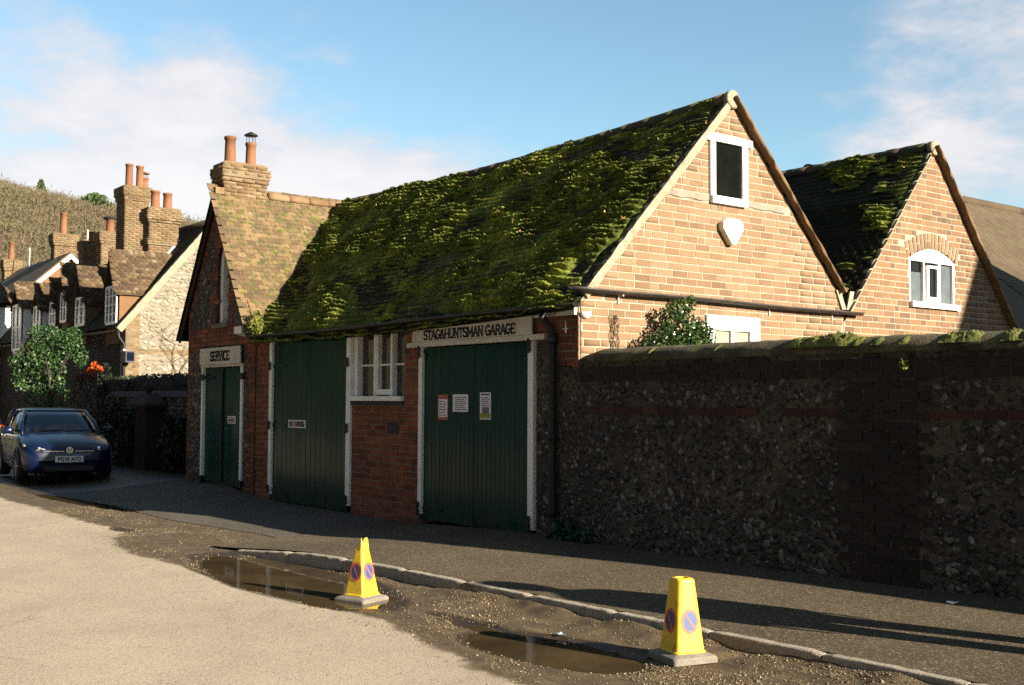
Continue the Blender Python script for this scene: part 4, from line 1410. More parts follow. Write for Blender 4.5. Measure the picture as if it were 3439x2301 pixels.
def hinge_knuckle(parent, x, z, h=0.19, w=0.05):
    mb = MB()
    pts = [(-w * 0.5, -h * 0.33), (0, -h * 0.5), (w * 0.5, -h * 0.33), (w * 0.32, 0), (w * 0.5, h * 0.33), (0, h * 0.5), (-w * 0.5, h * 0.33), (-w * 0.32, 0)]
    ring = [FW.w(x + a, 0.055, z + b) for a, b in pts[::-1]]
    mb.prism(ring, (0, -0.02, 0))
    mb.build('hinge', MAT['iron'], parent)


# garage door
d1 = board_door('garage_door', garage, -12.77, -10.50, 0.09, 2.36, 24, 0.0, 1)
for x0, x1 in ((-12.86, -12.775), (-10.495, -10.39)):
    mb = MB(); FW.box(mb, x0, x1, -0.06, 0.035, 0.16, 2.372)
    mb.build('door_post', MAT['white'], garage)
mb = MB(); FW.box(mb, -13.1, -10.14, -0.05, 0.075, 2.374, 2.438)
mb.build('door_head', MAT['white_dirty'], garage)
for x_, dx in ((-12.815, 1), (-10.44, -1)):
    for z in (2.315, 0.235):
        hinge_knuckle(d1, x_, z)
        strap_hinge(d1, x_ + dx * 0.05, dx, z, 0.48)
# middle door
d2 = board_door('double_door', garage, -17.31, -14.83, 0.02, 2.60, 15, 0.0, 2)
for x0, x1 in ((-17.42, -17.315), (-14.825, -14.70)):
    mb = MB(); FW.box(mb, x0, x1, -0.06, 0.035, 0.12, 2.625)
    mb.build('door_post', MAT['white'], garage)
for x_, dx in ((-17.36, 1), (-14.765, -1)):
    for z in (2.22, 1.25, 0.2):
        hinge_knuckle(d2, x_, z, 0.15, 0.07)
        strap_hinge(d2, x_ + dx * 0.05, dx, z, 0.5)
# window between the doors
win = MB(); FW.box(win, -14.69, -13.28, -0.16, -0.06, 1.665, 1.72)
win = win.build('window', MAT['white'], garage)


def fbox(name, mat, parent, s0, s1, d0, d1, z0, z1, wall=FW):
    mb = MB(); wall.box(mb, s0, s1, d0, d1, z0, z1)
    return mb.build(name, mat, parent)


fbox('window_frame', MAT['white'], win, -14.69, -14.59, -0.15, -0.02, 1.72, 2.655)
fbox('window_frame', MAT['white'], win, -14.145, -14.09, -0.15, -0.03, 1.72, 2.61)
fbox('window_frame', MAT['white'], win, -13.69, -13.635, -0.15, -0.03, 1.72, 2.61)
fbox('window_frame', MAT['white'], win, -13.32, -13.275, -0.15, -0.05, 1.72, 2.61)
fbox('window_head', MAT['white_dirty'], win, -14.59, -13.28, -0.15, -0.02, 2.612, 2.655)
fbox('sash', MAT['white'], win, -14.09, -14.045, -0.13, -0.04, 1.74, 2.60)
fbox('sash', MAT['white'], win, -14.045, -13.69, -0.13, -0.04, 1.74, 1.82)
for a, b in ((-14.59, -14.145), (-14.045, -13.69), (-13.635, -13.32)):
    fbox('glazing_bar', MAT['white'], win, a, b, -0.125, -0.075, 2.155, 2.18)
    fbox('pane', MAT['glass_curtain'], win, a, b, -0.118, -0.112, 1.72, 2.612)
fbox('window_sill', MAT['white'], win, -14.70, -13.27, -0.06, 0.055, 1.655, 1.72)
fbox('sill_course', surf('dark_sill_tile', [(0, (0.03, 0.028, 0.03)), (1, (0.07, 0.06, 0.06))], rough=0.8, bump=0.3), win, -14.69, -13.27, -0.1, 0.03, 1.59, 1.652)
fbox('vent_cover', MAT['iron'], garage, -13.69, -13.41, -0.03, 0.012, 1.195, 1.365)

# --- gable windows
uw = fbox('gable_window', MAT['white'], garage, 10.44, 11.13, -0.09, -0.02, 4.17, 4.22, GW)
fbox('window_frame', MAT['white'], uw, 10.44, 10.53, -0.08, 0.035, 4.22, 4.91, GW)
fbox('window_frame', MAT['white'], uw, 11.03, 11.13, -0.08, 0.035, 4.22, 4.91, GW)
fbox('window_head', MAT['white'], uw, 10.36, 11.21, -0.08, 0.045, 4.91, 5.0, GW)
fbox('window_sill', MAT['white'], uw, 10.45, 11.10, -0.02, 0.06, 4.13, 4.222, GW)
fbox('pane', MAT['glass'], uw, 10.53, 11.03, -0.004, 0.002, 4.22, 4.91, GW)
lw = fbox('yard_window', MAT['white'], garage, 10.36, 11.34, -0.08, 0.0, 1.9, 2.0, GW)
for a, b, z0, z1 in ((10.36, 10.50, 2.0, 2.73), (11.16, 11.34, 2.0, 2.73), (10.50, 11.16, 2.55, 2.73), (10.80, 10.845, 2.0, 2.55)):
    fbox('window_frame', MAT['white'], lw, a, b, -0.06, 0.035, z0, z1, GW)
for a, b in ((10.50, 10.80), (10.845, 11.16)):
    fbox('pane', MAT['glass_obscured'], lw, a, b, -0.03, -0.024, 2.0, 2.55, GW)
# collar timber across the gable
for a, b in ((9.66, 10.43), (11.14, 11.90)):
    mb = MB()
    rings = []
    for i in range(9):
        y_ = a + (b - a) * i / 8
        dz = 0.008 * math.sin(i * 1.7)
        rings.append([(XG + d_, y_, z_ + dz) for d_, z_ in ((-0.02, 4.145), (0.014, 4.145), (0.016, 4.225), (-0.02, 4.23))])
    mb.loft(rings)
    mb.build('collar_timber', MAT['timber'], garage)

# --- verges and roof
def verge(parent, y0, z0, y1, z1, x0, x1, th, mat, seed, name='verge'):
    """lumpy mortared verge running up a rake"""
    rv = random.Random(seed)
    L = math.hypot(y1 - y0, z1 - z0)
    uy, uz = (y1 - y0) / L, (z1 - z0) / L
    ny_, nz_ = -uz, uy
    if nz_ < 0:
        ny_, nz_ = -ny_, -nz_
    n = int(L / 0.1)
    rings = []
    for i in range(n + 1):
        t = L * i / n
        e = rv.uniform(-0.008, 0.008); f_ = rv.uniform(-0.010, 0.010)
        c = (y0 + uy * t, z0 + uz * t)
        rings.append([(x0, c[0] - ny_ * th, c[1] - nz_ * th), (x1 + e, c[0] - ny_ * (th + f_), c[1] - nz_ * (th + f_)), (x1 + 0.012 + e, c[0] - ny_ * th * 0.4, c[1] - nz_ * th * 0.4), (x1 + e, c[0] + ny_ * (0.014 + f_ * .5), c[1] + nz_ * (0.014 + f_ * .5)), (x0, c[0] + ny_ * 0.01, c[1] + nz_ * 0.01)])
    mb = MB(); mb.loft(rings)
    mb.build(name, mat, parent)


verge(garage, 8.36, RIDGE_Z - (RIDGE_Y - 8.36) * PITCH, RIDGE_Y, RIDGE_Z, XG - 0.05, XG + 0.035, 0.085, MAT['verge'], 1)
verge(garage, 13.05, RIDGE_Z - (13.05 - RIDGE_Y) * PITCH, RIDGE_Y, RIDGE_Z, XG - 0.05, XG + 0.11, 0.022, MAT['ridge'], 2)
# pale flashing at the foot of the valley
mb = MB(); GW.poly(mb, [(12.93, 3.20), (13.06, 2.94), (13.15, 2.94), (13.03, 3.2)], 0.0, 0.03)
mb.build('flashing', MAT['mortar'], garage)

# roof slabs (front stops at the valley with the service roof)
mb = MB()
n = 24
rowe, rowr = [], []
SV_X, SV_Z, SV_P = -19.68, 5.50, 1.62


def valley_x(y):
    """x where the garage front slope meets the service slope"""
    z = RIDGE_Z - abs(y - RIDGE_Y) * PITCH
    return SV_X + (SV_Z - z) / SV_P


V, Fq = [], []
ny_ = 30
nx_ = 40
for j in range(ny_ + 1):
    y = 8.20 + (RIDGE_Y - 8.20) * j / ny_
    xl = valley_x(y) - 0.05
    for i in range(nx_ + 1):
        x = xl + (XG + 0.02 - xl) * i / nx_
        V.append((x, y, roof_z(y, x) - 0.03))
for j in range(ny_):
    for i in range(nx_):
        a = j * (nx_ + 1) + i
        Fq.append((a, a + 1, a + nx_ + 2, a + nx_ + 1))
roof = link('roof', np_mesh('roof', np.array(V), np.array(Fq)), MAT['tile_dark'], garage)
mb = MB()
mb.add([(XG + 0.02, RIDGE_Y, RIDGE_Z - 0.03), (-19.6, RIDGE_Y, RIDGE_Z - 0.03), (-19.6, 13.2, RIDGE_Z - 0.03 - (13.2 - RIDGE_Y) * PITCH), (XG + 0.02, 13.2, RIDGE_Z - 0.03 - (13.2 - RIDGE_Y) * PITCH)], [(0, 1, 2, 3)])
mb.build('rear_slope', MAT['tile_dark'], roof)


def tile_mesh(w, ln, th, seed, curve=0.004):
    """tile in local axes: x across, y up the slope, z out of the slope"""
    rt_ = random.Random(seed)
    j = lambda: rt_.uniform(-0.004, 0.004)
    vs_ = []
    for zz, dz in ((0, 0), (1, th)):
        for xx in (-0.5, 0.0, 0.5):
            vs_.append((xx * (w - 0.004) + j() * 0.5, -0.004 + j(), th * 1.3 + dz - th + (curve if xx == 0 else 0) + j() * 0.6))
        for xx in (0.5, 0.0, -0.5):
            vs_.append((xx * (w - 0.004), ln, dz - th * 0.2 - th * 0.3))
    me_ = bpy.data.meshes.new('tile')
    me_.from_pydata(vs_, [], [(6, 7, 10, 11), (7, 8, 9, 10), (0, 1, 7, 6), (1, 2, 8, 7), (2, 3, 9, 8), (0, 6, 11, 5)])
    me_.update()
    return me_


def frame(o, xdir, ydir):
    zdir = xdir.cross(ydir).normalized()
    return Matrix(((xdir.x, ydir.x, zdir.x, o.x), (xdir.y, ydir.y, zdir.y, o.y), (xdir.z, ydir.z, zdir.z, o.z), (0, 0, 0, 1)))




def lay_tiles(orig, xdir, ydir, ulen, vlen, gauge=0.1, w=0.165, keep=None, wob=0.005, seed=0, zfun=None):
    rt_ = random.Random(seed)
    tiles_ = [tile_mesh(w, gauge * 1.7, 0.013, k + seed) for k in range(8)]
    xdir, ydir = xdir.normalized(), ydir.normalized()
    items = []
    nrow = int(vlen / gauge)
    for r_ in range(nrow + 1):
        v = r_ * gauge
        u = (w / 2 if r_ % 2 else 0)
        while u < ulen:
            p = orig + xdir * u + ydir * (v + rt_.uniform(-wob, wob))
            if zfun:
                p.z += zfun(p)
            if keep is None or keep(p):
                items.append((rt_.choice(tiles_), frame(p, xdir, ydir) @ Matrix.Rotation(rt_.uniform(-0.02, 0.02), 4, 'Z') @ Matrix.Rotation(rt_.uniform(-0.02, 0.03), 4, 'X')))
            u += w
    return items


slope_up = Vector((0, 1, PITCH)).normalized()
items = lay_tiles(Vector((-19.4, 8.20, RIDGE_Z - (RIDGE_Y - 8.20) * PITCH)), Vector((1, 0, 0)), slope_up, 9.80, 3.86, keep=lambda p: p.x > valley_x(p.y) - 0.02 and p.x < XG + 0.03, zfun=lambda p: sag(p.x), seed=3)
pieces('tile', items, MAT['tile_dark'], roof, 300, 'tiles', pick=lambda it: -it[1].translation.x + (5 if it[1].translation.z < 2.8 else 0))
# ridge tiles
x = -19.35
k = 0
while x < XG - 0.2:
    ln = min(0.44, XG - 0.01 - x)
    mb = MB()
    rings = []
    for i in range(4):
        xx = x + (ln - 0.012) * i / 3
        rr = 0.115 + (0.008 if i == 3 else 0)
        rings.append([(xx, RIDGE_Y + rr * math.cos(a), RIDGE_Z - 0.045 + sag(xx) + rr * math.sin(a) * 1.0) for a in [R(-20 + 220 * q / 10) for q in range(11)]])
    mb.loft(rings)
    mb.build('ridge_tile', MAT['ridge_dark'] if x < -10.3 else MAT['ridge'], roof, True)
    x += ln
mb = MB()
rings = []
for xx, rr in ((XG - 0.02, 0.118), (XG + 0.045, 0.12), (XG + 0.056, 0.10)):
    rings.append([(xx, RIDGE_Y + rr * math.cos(2 * math.pi * q / 16), RIDGE_Z - 0.035 + rr * math.sin(2 * math.pi * q / 16)) for q in range(16)])
mb.loft(rings)
mb.build('ridge_end', MAT['verge'], roof, True)

# --- moss: a thick uneven carpet over the front slope
def tuft_mesh(pts, size, nrm, seed, spread=0.9):
    r_ = np.random.default_rng(seed)
    n = len(pts)
    A = np.array(nrm)[None, :] + r_.normal(size=(n, 3)) * spread
    A /= np.linalg.norm(A, axis=1)[:, None]
    B = np.cross(A, r_.normal(size=(n, 3))); B /= np.linalg.norm(B, axis=1)[:, None]
    L = size * r_.uniform(0.5, 1.4, n)[:, None]
    V = np.stack([pts - B * L * 0.35, pts + B * L * 0.35, pts + A * L], 1).reshape(-1, 3)
    i = np.arange(n) * 3
    return V, np.stack([i, i + 1, i + 2], 1)


def moss_carpet(parent, x0, x1, ey, ry, rz, pitch, cover_fn, seed, inside_fn=None, sag_fn=None, du=0.0125, nfrond=34000, nleaf=700, hmax=0.052, trim=False):
    """height field of moss cushions on a slope facing -y, plus fronds and fallen leaves"""
    q_ = math.sqrt(1 + pitch ** 2)
    SL = (ry - ey) * q_
    uu = np.arange(x0, x1, du)
    vv = np.arange(0.0, SL - 0.02, du)
    U, Vv = np.meshgrid(uu, vv, indexing='ij')
    cov = fbm(U * 1.1 + 3, Vv * 1.4, 4, 101 + seed) + cover_fn(U, Vv, SL)
    course = np.mod(Vv / 0.10 + 0.35 * (fbm(U * 0.7, Vv * 0.7, 2, 55) - 0.5), 1.0)
    clump = fbm(U * 4.0 + 50 + Vv * 1.2, Vv * 9.5, 4, 202 + seed, 0.58)
    fineN = fbm(U * 24, Vv * 28, 2, 303 + seed, 0.6)
    lump = fbm(U * 1.5 + 20 + Vv * 0.6, Vv * 2.6, 3, 404 + seed)
    cl_ = clump * 0.50 + lump * 0.34 + 0.20 * (0.5 + 0.5 * np.cos((course - 0.15) * 2 * np.pi))
    big = fbm(U * 0.95 + 9, Vv * 1.7 + 4, 3, 505 + seed)
    h = sstep(0.38, 0.56, cov) * (hmax * sstep(0.44, 0.70, cl_) ** 0.8) * (0.30 + 1.25 * sstep(0.34, 0.62, big))
    h = h * (0.62 + 0.75 * fineN) + 0.022 * sstep(0.38, 0.56, cov) * sstep(0.35, 0.75, lump) + 0.004 * (fineN - 0.5)
    coverv = np.clip(h / 0.028, 0, 1)
    base = 0.016 - 0.012 * course - 0.016 * (h < 0.006)
    yy = ey + Vv / q_
    sg = (sag_fn(U) if sag_fn else 0.0) + 0.075 * fbm(U * 0.75 + 5, Vv * 0.85 + 2, 2, 77 + seed) * sstep(0.05, 0.5, Vv) * sstep(0.1, 0.7, x1 - U)
    zz = rz - (ry - yy) * pitch + sg
    nyv, nzv = -pitch / q_, 1 / q_
    tot = h + base
    P = np.stack([U + 0.35 * h * (fineN - 0.5), yy + nyv * tot, zz + nzv * tot - 0.25 * h * sstep(0.2, 0.0, Vv)], -1)
    ins = np.ones(U.shape, bool) if inside_fn is None else inside_fn(U, Vv, yy)
    if trim:
        ins &= h > 0.004
    idx = np.arange(U.size).reshape(U.shape)
    q = np.stack([idx[:-1, :-1], idx[1:, :-1], idx[1:, 1:], idx[:-1, 1:]], -1).reshape(-1, 4)
    ins = ins.ravel()
    q = q[ins[q].all(1)]
    used = np.unique(q)
    remap = np.full(U.size, -1, dtype=np.int64)
    remap[used] = np.arange(len(used))
    me = np_mesh('moss', P.reshape(-1, 3)[used], remap[q], True)
    at = me.attributes.new('cover', 'FLOAT', 'POINT')
    at.data.foreach_set('value', coverv.ravel()[used].astype(np.float32))
    link('moss', me, MAT['moss'], parent, kind='stuff')
    sel = np.flatnonzero((h.ravel() > 0.018) & ins)
    if len(sel):
        sel = rng.choice(sel, nfrond)
        V, Fc = tuft_mesh(P.reshape(-1, 3)[sel], 0.016, (0.2, nyv, nzv), 5 + seed)
        link('moss_fronds', np_mesh('moss_fronds', V, Fc), MAT['moss_leaf'], parent, kind='stuff')
    if nleaf:
        sel = rng.choice(np.flatnonzero((h.ravel() > 0.01) & ins), nleaf)
        V, Fc = tuft_mesh(P.reshape(-1, 3)[sel] + np.array([0, nyv * 0.008, nzv * 0.008]), 0.032, (0.5, nyv, nzv), 6)
        link('fallen_leaves', np_mesh('fallen_leaves', V, Fc), MAT['leafbits'], parent, kind='stuff')


def garage_cover(U, Vv, SL):
    vd = XG - U
    return 0.22 - 0.34 * sstep(0.20, 0.0, vd + 0.35 * (fbm(U * 3, Vv * 3, 2, 7) - 0.5)) * sstep(0.15, 0.5, Vv) - 0.12 * sstep(SL - 0.6, SL - 0.1, Vv) * sstep(-13.5, -10.5, U) + 0.10 * sstep(1.2, 0.2, Vv)


def garage_inside(U, Vv, yy):
    zg_ = RIDGE_Z - np.abs(yy - RIDGE_Y) * PITCH
    return U > SV_X + (SV_Z - zg_) / SV_P + 0.20 * (fbm(U * 2, Vv * 3, 3, 66) - 0.5)


moss_carpet(roof, -19.45, XG - 0.03, 8.17, RIDGE_Y, RIDGE_Z, PITCH, garage_cover, 0, garage_inside, lambda U: -0.10 * np.sin(np.pi * np.clip((U + 19.6) / 10.0, 0, 1)))
# ------------------------------------------------------------------ chimneys
def chimney(parent, x0, x1, y0, y1, z0, z1, steps, mat_b, pots, seed=0, course=0.07, dent=None):
    """brick stack: mortar core, courses of bricks that step out at the given heights, clay pots on top.
    steps: [(z, outset)...] ascending; pots: [(x,y,r,h,cowl)]"""
    rc = random.Random(seed)

    def outset(z):
        o_ = 0.0
        for zz, k in steps:
            if z >= zz - 1e-4:
                o_ = k
        return o_
    core = MB()
    prev = z0
    zs_ = [z0] + [s_[0] for s_ in steps if z0 < s_[0] < z1] + [z1]
    for a, b in zip(zs_[:-1], zs_[1:]):
        k = outset(a) - 0.012
        core.box(x0 - k, x1 + k, y0 - k, y1 + k, a, b)
    part = core.build('chimney', MAT['stack_joint'], parent)
    items = []
    z = z0
    row = 0
    while z < z1 - 0.02:
        k = outset(z + 0.01)
        h_ = min(course, z1 - z) - 0.012
        for wall, s0, s1 in ((Wall('X', x1 + k - 0.012), y0 - k, y1 + k), (Wall('Y', y0 - k + 0.012), x0 - k, x1 + k)):
            s = s0 - (0.12 if row % 2 else 0)
            while s < s1 - 0.02:
                a, b = max(s, s0), min(s + 0.24, s1)
                if b - a > 0.03 and not (dent and dent[0] <= z + 0.01 < dent[1] and rc.random() < 0.0):
                    if dent and dent[0] <= z + 0.01 < dent[1]:
                        # dentil course: every other header stands out
                        m_ = (a + b) / 2
                        a, b = m_ - 0.055, m_ + 0.055
                    w_ = b - a - 0.012
                    me_ = brick_mesh(wall, [(-w_ / 2, -h_ / 2), (w_ / 2, -h_ / 2), (w_ / 2, h_ / 2), (-w_ / 2, h_ / 2)], 0.012 * rc.uniform(0.7, 1.4), jit=0.003)
                    items.append((me_, Matrix.Translation(wall.origin((a + b) / 2, z + 0.006 + h_ / 2))))
                s += 0.25
        z += course
        row += 1
    joined('brickwork', items, mat_b, part)
    # weathered cap
    k = outset(z1) if steps else 0
    mb = MB()
    rings = []
    for zz, e in ((z1, 0.0), (z1 + 0.02, 0.0), (z1 + 0.06, -0.09)):
        rings.append([(x0 - k - e, y0 - k - e, zz), (x1 + k + e, y0 - k - e, zz), (x1 + k + e, y1 + k + e, zz), (x0 - k - e, y1 + k + e, zz)])
    rings[2] = [(x0 + 0.05, y0 + 0.05, z1 + 0.06), (x1 - 0.05, y0 + 0.05, z1 + 0.06), (x1 - 0.05, y1 - 0.05, z1 + 0.06), (x0 + 0.05, y1 - 0.05, z1 + 0.06)]
    mb.loft(rings)
    mb.build('cap', MAT['stack'], part)
    for px, py, r_, h_, cowl in pots:
        zb = z1 + 0.03
        mb = MB()
        prof = [(r_ * 1.12, 0), (r_ * 1.1, 0.03), (r_ * 0.98, 0.05), (r_ * 0.92, h_ * 0.6), (r_ * 0.88, h_ - 0.07), (r_ * 1.04, h_ - 0.055), (r_ * 1.06, h_ - 0.01), (r_ * 0.98, h_), (r_ * 0.8, h_), (r_ * 0.78, h_ - 0.2)]
        mb.lathe(prof, (px, py, zb), 18)
        pot = mb.build('chimney_pot', MAT['pot'], part, True)
        if cowl == 'cage':
            mb = MB()
            for q in range(8):
                a = 2 * math.pi * q / 8
                mb.tube([(px + r_ * 0.85 * math.cos(a), py + r_ * 0.85 * math.sin(a), zb + h_ - 0.02), (px + r_ * 0.85 * math.cos(a), py + r_ * 0.85 * math.sin(a), zb + h_ + 0.14)], 0.006, 4)
            mb.build('cowl_cage', MAT['steel'], pot)
            mb = MB(); mb.lathe([(r_ * 1.3, 0), (r_ * 1.28, 0.015), (r_ * 0.6, 0.055), (0.01, 0.08)], (px, py, zb + h_ + 0.135), 14)
            mb.build('cowl_cap', MAT['iron'] if r_ < 0.12 else MAT['pot'], pot, True)
        elif cowl == 'flare':
            mb = MB(); mb.lathe([(r_ * 0.95, -0.03), (r_ * 1.5, 0.0), (r_ * 1.5, 0.07), (r_ * 1.2, 0.09), (r_ * 0.7, 0.09)], (px, py, zb + h_), 16)
            mb.build('pot_rim', MAT['soot'], pot, True)
    return part


# ------------------------------------------------------------------ service building
YS = 8.30
SW = Wall('Y', YS)
service = thing('service_building', 'narrow flint building with steep gable, pointed window and pair of green doors', 'building', (-19.5, YS, 0.1))
LC, LA, LZ0, LZS, LZA = -19.40, 0.26, 3.03, 4.05, 4.60


def sv_rake(x):
    return SV_Z - abs(x - SV_X) * SV_P


def lancet(x):
    d = abs(x - LC)
    if d >= LA:
        return LZS
    hh_ = LZA - LZS
    R_ = (LA * LA + hh_ * hh_) / (2 * LA)
    return LZS + math.sqrt(max(0, R_ * R_ - (d + R_ - LA) ** 2))


mb = MB()


def sv_strip(x0, x1, z0, z1=99):
    pts = [(x0, z0), (x1, z0), (x1, min(z1, sv_rake(x1)))]
    if x0 < SV_X < x1 and z1 > SV_Z:
        pts.append((SV_X, SV_Z))
    pts.append((x0, min(z1, sv_rake(x0))))
    SW.poly(mb, pts, -0.3, 0.0)


sv_strip(-20.98, -20.26, 0.0)
sv_strip(-20.26, LC - LA, 2.27)
sv_strip(LC - LA, LC + LA, 2.27, LZ0)
for i in range(10):
    a, b = LC - LA + 2 * LA * i / 10, LC - LA + 2 * LA * (i + 1) / 10
    sv_strip(a, b, max(lancet(a), lancet(b)) if lancet((a + b) / 2) < LZA else LZA)
sv_strip(LC + LA, -18.45, 2.27)
sv_strip(-18.45, -17.985, 0.0)
swall = mb.build('front_wall', MAT['flint_mortar'], service)
mb = MB(); mb.box(-20.98, -20.7, YS + 0.3, 13.0, 0, 2.85); mb.prism([(-20.9, YS + 0.5, 0), (-18.1, YS + 0.5, 0), (-18.1, YS + 0.5, 2.7), (SV_X, YS + 0.5, 5.25), (-20.9, YS + 0.5, 3.2)], (0, 0.05, 0))
mb.build('side_wall', MAT['flint_mortar'], service)


def in_brick(x, z):
    """parts of the front that are brick: quoins, round the lancet, over the door, along the rakes"""
    if z > sv_rake(x) - 0.30 and z > 2.9:
        return True
    if x < -20.80 or x > -18.30:
        return True
    if 2.58 < z < 2.98:
        return True
    if 2.9 < z < 4.2 and LA < abs(x - LC) < LA + 0.27:
        return True
    if z >= 4.2 and abs(x - LC) < 0.42 and z < 5.0:
        return True
    return False


def in_lancet(x, z):
    return abs(x - LC) < LA + 0.03 and LZ0 - 0.02 < z < lancet(x) + 0.03


items = lay_bricks(SW, [(-20.97, 0.1), (-17.99, 0.1), (-17.99, 2.86), (SV_X, SV_Z - 0.05), (-20.97, 3.35)], [(-20.28, -18.44, 0, 2.62)], course=0.085, seed=21, d=0.006, bond='flemish',
                   extra_clip=lambda x, z: (not in_brick(x, z)) or in_lancet(x, z))
pieces('brick', items, MAT['brick_red'], swall, 300, 'bricks')
items = []
rf = random.Random(40)
z = 0.15
while z < 5.3:
    s = -20.9
    while s < -18.1:
        sz = rf.uniform(0.035, 0.06)
        zz = z + rf.uniform(-0.025, 0.025)
        if not in_brick(s, zz) and not in_lancet(s, zz) and zz < sv_rake(s) - 0.15 and not (-20.3 < s < -18.42 and zz < 2.65):
            items.append((rf.choice(pool_y), Matrix.Translation((s, YS - rf.uniform(-0.012, 0.006), zz)) @ Matrix.Rotation(rf.uniform(-.6, .6), 4, 'Y') @ Matrix.Scale(sz, 4)))
        s += sz * 1.8 + rf.uniform(0, 0.03)
    z += 0.08
pieces('flint', items, MAT['flint'], swall, 300, 'flints')
# lancet frame and glass
mb = MB()
outer, inner = [], []
xs_ = [LC - LA] + [LC - LA + 2 * LA * i / 16 for i in range(17)] + [LC + LA]
zs_ = [LZ0] + [lancet(LC - LA + 2 * LA * i / 16) if 0 < i < 16 else LZS for i in range(17)] + [LZ0]
for x_, z_ in zip(xs_, zs_):
    outer.append((x_, z_))
    k = (LA - 0.12) / LA
    inner.append((LC + (x_ - LC) * k, LZ0 + (z_ - LZ0) * 0.935 if z_ > LZ0 else z_))
rings = [[SW.w(a[0], -0.20, a[1]), SW.w(a[0], -0.06, a[1]), SW.w(b[0], -0.06, b[1]), SW.w(b[0], -0.20, b[1])] for a, b in zip(outer, inner)]
mb.loft(rings)
lw_ = mb.build('lancet_window', MAT['white'], service)
fbox('mullion', MAT['white_dirty'], lw_, LC - 0.012, LC + 0.012, -0.19, -0.15, LZ0, LZA - 0.1, SW)
fbox('pane', MAT['glass'], lw_, LC - LA + 0.02, LC - 0.012, -0.185, -0.18, LZ0, LZS, SW)
fbox('pane', MAT['glass'], lw_, LC + 0.012, LC + LA - 0.02, -0.185, -0.18, LZ0, LZS, SW)
mb = MB(); SW.poly(mb, [p for p in inner if p[1] >= LZS - 0.1], -0.195, -0.19)
mb.build('pane', MAT['glass'], lw_)
fbox('window_sill', MAT['mortar_dark'], lw_, LC - LA - 0.10, LC + LA + 0.06, -0.1, 0.06, LZ0 - 0.07, LZ0, SW)
# doors of the service bay
FWold = FW
FW = SW
d3 = board_door('service_door', service, -20.17, -18.53, 0.14, 2.24, 12, -0.02, 7)
for x0, x1 in ((-20.25, -20.175), (-18.525, -18.455)):
    fbox('door_post', MAT['white'], service, x0, x1, -0.08, 0.03, 0.26, 2.25, SW)
fbox('door_head', MAT['white_dirty'], service, -20.27, -18.44, -0.06, 0.04, 2.252, 2.30, SW)
for x_, dx in ((-20.22, 1), (-18.49, -1)):
    for z in (2.07, 0.22):
        mb = MB(); SW.box(mb, x_ - 0.10, x_ + 0.10, 0.032, 0.06, z - 0.055, z + 0.055)
        mb.build('hinge', MAT['iron'], d3)
        strap_hinge(d3, x_ + dx * 0.09, dx, z, 0.42, MAT['green'])
fbox('meeting_strip', MAT['iron'], d3, -19.37, -19.33, -0.01, 0.012, 0.2, 2.22, SW)
FW = FWold
# roof of the service building
ds = math.hypot(1, SV_P)
mb = MB()
ex = 1.72
mb.add([(SV_X, YS - 0.12, SV_Z - 0.03), (SV_X, 13.5, SV_Z - 0.03), (SV_X + ex, 13.5, SV_Z - 0.03 - ex * SV_P), (SV_X + ex, YS - 0.12, SV_Z - 0.03 - ex * SV_P)], [(0, 3, 2, 1)])
sroof = mb.build('roof', MAT['tile'], service)
mb = MB()
ex = 1.66
mb.add([(SV_X, YS - 0.12, SV_Z - 0.02), (SV_X, 13.5, SV_Z - 0.02), (SV_X - ex, 13.5, SV_Z - 0.02 - ex * SV_P), (SV_X - ex, YS - 0.12, SV_Z - 0.02 - ex * SV_P)], [(0, 1, 2, 3)])
mb.build('far_slope', MAT['tile_dark'], sroof)
vlen = math.hypot(1.70, 1.70 * SV_P)
items = lay_tiles(Vector((SV_X + 1.70, YS - 0.12, SV_Z - 1.70 * SV_P)), Vector((0, 1, 0)), Vector((-1, 0, SV_P)), 2.95, vlen - 0.02, keep=lambda p: p.z > roof_z(p.y, p.x) - 0.12 if p.y < RIDGE_Y + 0.2 else True, seed=6)
pieces('tile', items, MAT['tile'], sroof, 300, 'tiles')
# little cushions of moss along the tile courses
pts = []
rm = random.Random(9)
mb = MB()
for k in range(420):
    me_, mt = rm.choice(items)
    p = mt.translation
    if p.y > 10.6 or rm.random() > 0.35 + 0.65 * float(fbm(p.y * 2, p.z * 2, 2, 3)):
        continue
    r_ = rm.uniform(0.010, 0.038) * (1.5 if rm.random() < 0.1 else 1)
    rings = []
    nv = Vector((SV_P, 0, 1)).normalized(); uv = Vector((-1, 0, SV_P)).normalized(); yv = Vector((0, 1, 0))
    for hgt, kk in ((-0.01, 1.0), (0.012, 0.85), (0.025, 0.45)):
        rings.append([p + nv * (hgt + 0.012) + (yv * math.cos(2 * math.pi * q / 7) * 1.5 + uv * math.sin(2 * math.pi * q / 7) * 0.8) * r_ * kk * rm.uniform(0.8, 1.2) for q in range(7)])
    mb.loft(rings)
mb.build('moss', surf('tile_moss', [(0, (0.07, 0.085, 0.015)), (0.6, (0.16, 0.17, 0.03)), (1, (0.26, 0.24, 0.08))], scale=12, rough=0.95, fine=0.4, bump=0.6), sroof, kind='stuff')
y = YS + 0.98
for k in range(6):
    mb = MB()
    rings = []
    for i in range(4):
        yy_ = y + 0.40 * i / 3
        rr = 0.10 + (0.008 if i == 0 else 0)
        rings.append([(SV_X - rr * math.cos(a), yy_, SV_Z - 0.035 + rr * math.sin(a)) for a in [R(-25 + 230 * q / 10) for q in range(11)]])
    mb.loft(rings)
    mb.build('ridge_tile', MAT['ridge'], sroof, True)
    y += 0.415
mb = MB()
mb.box(SV_X - 0.09, SV_X + 0.10, YS - 0.1, YS + 0.12, SV_Z - 0.08, SV_Z + 0.04)
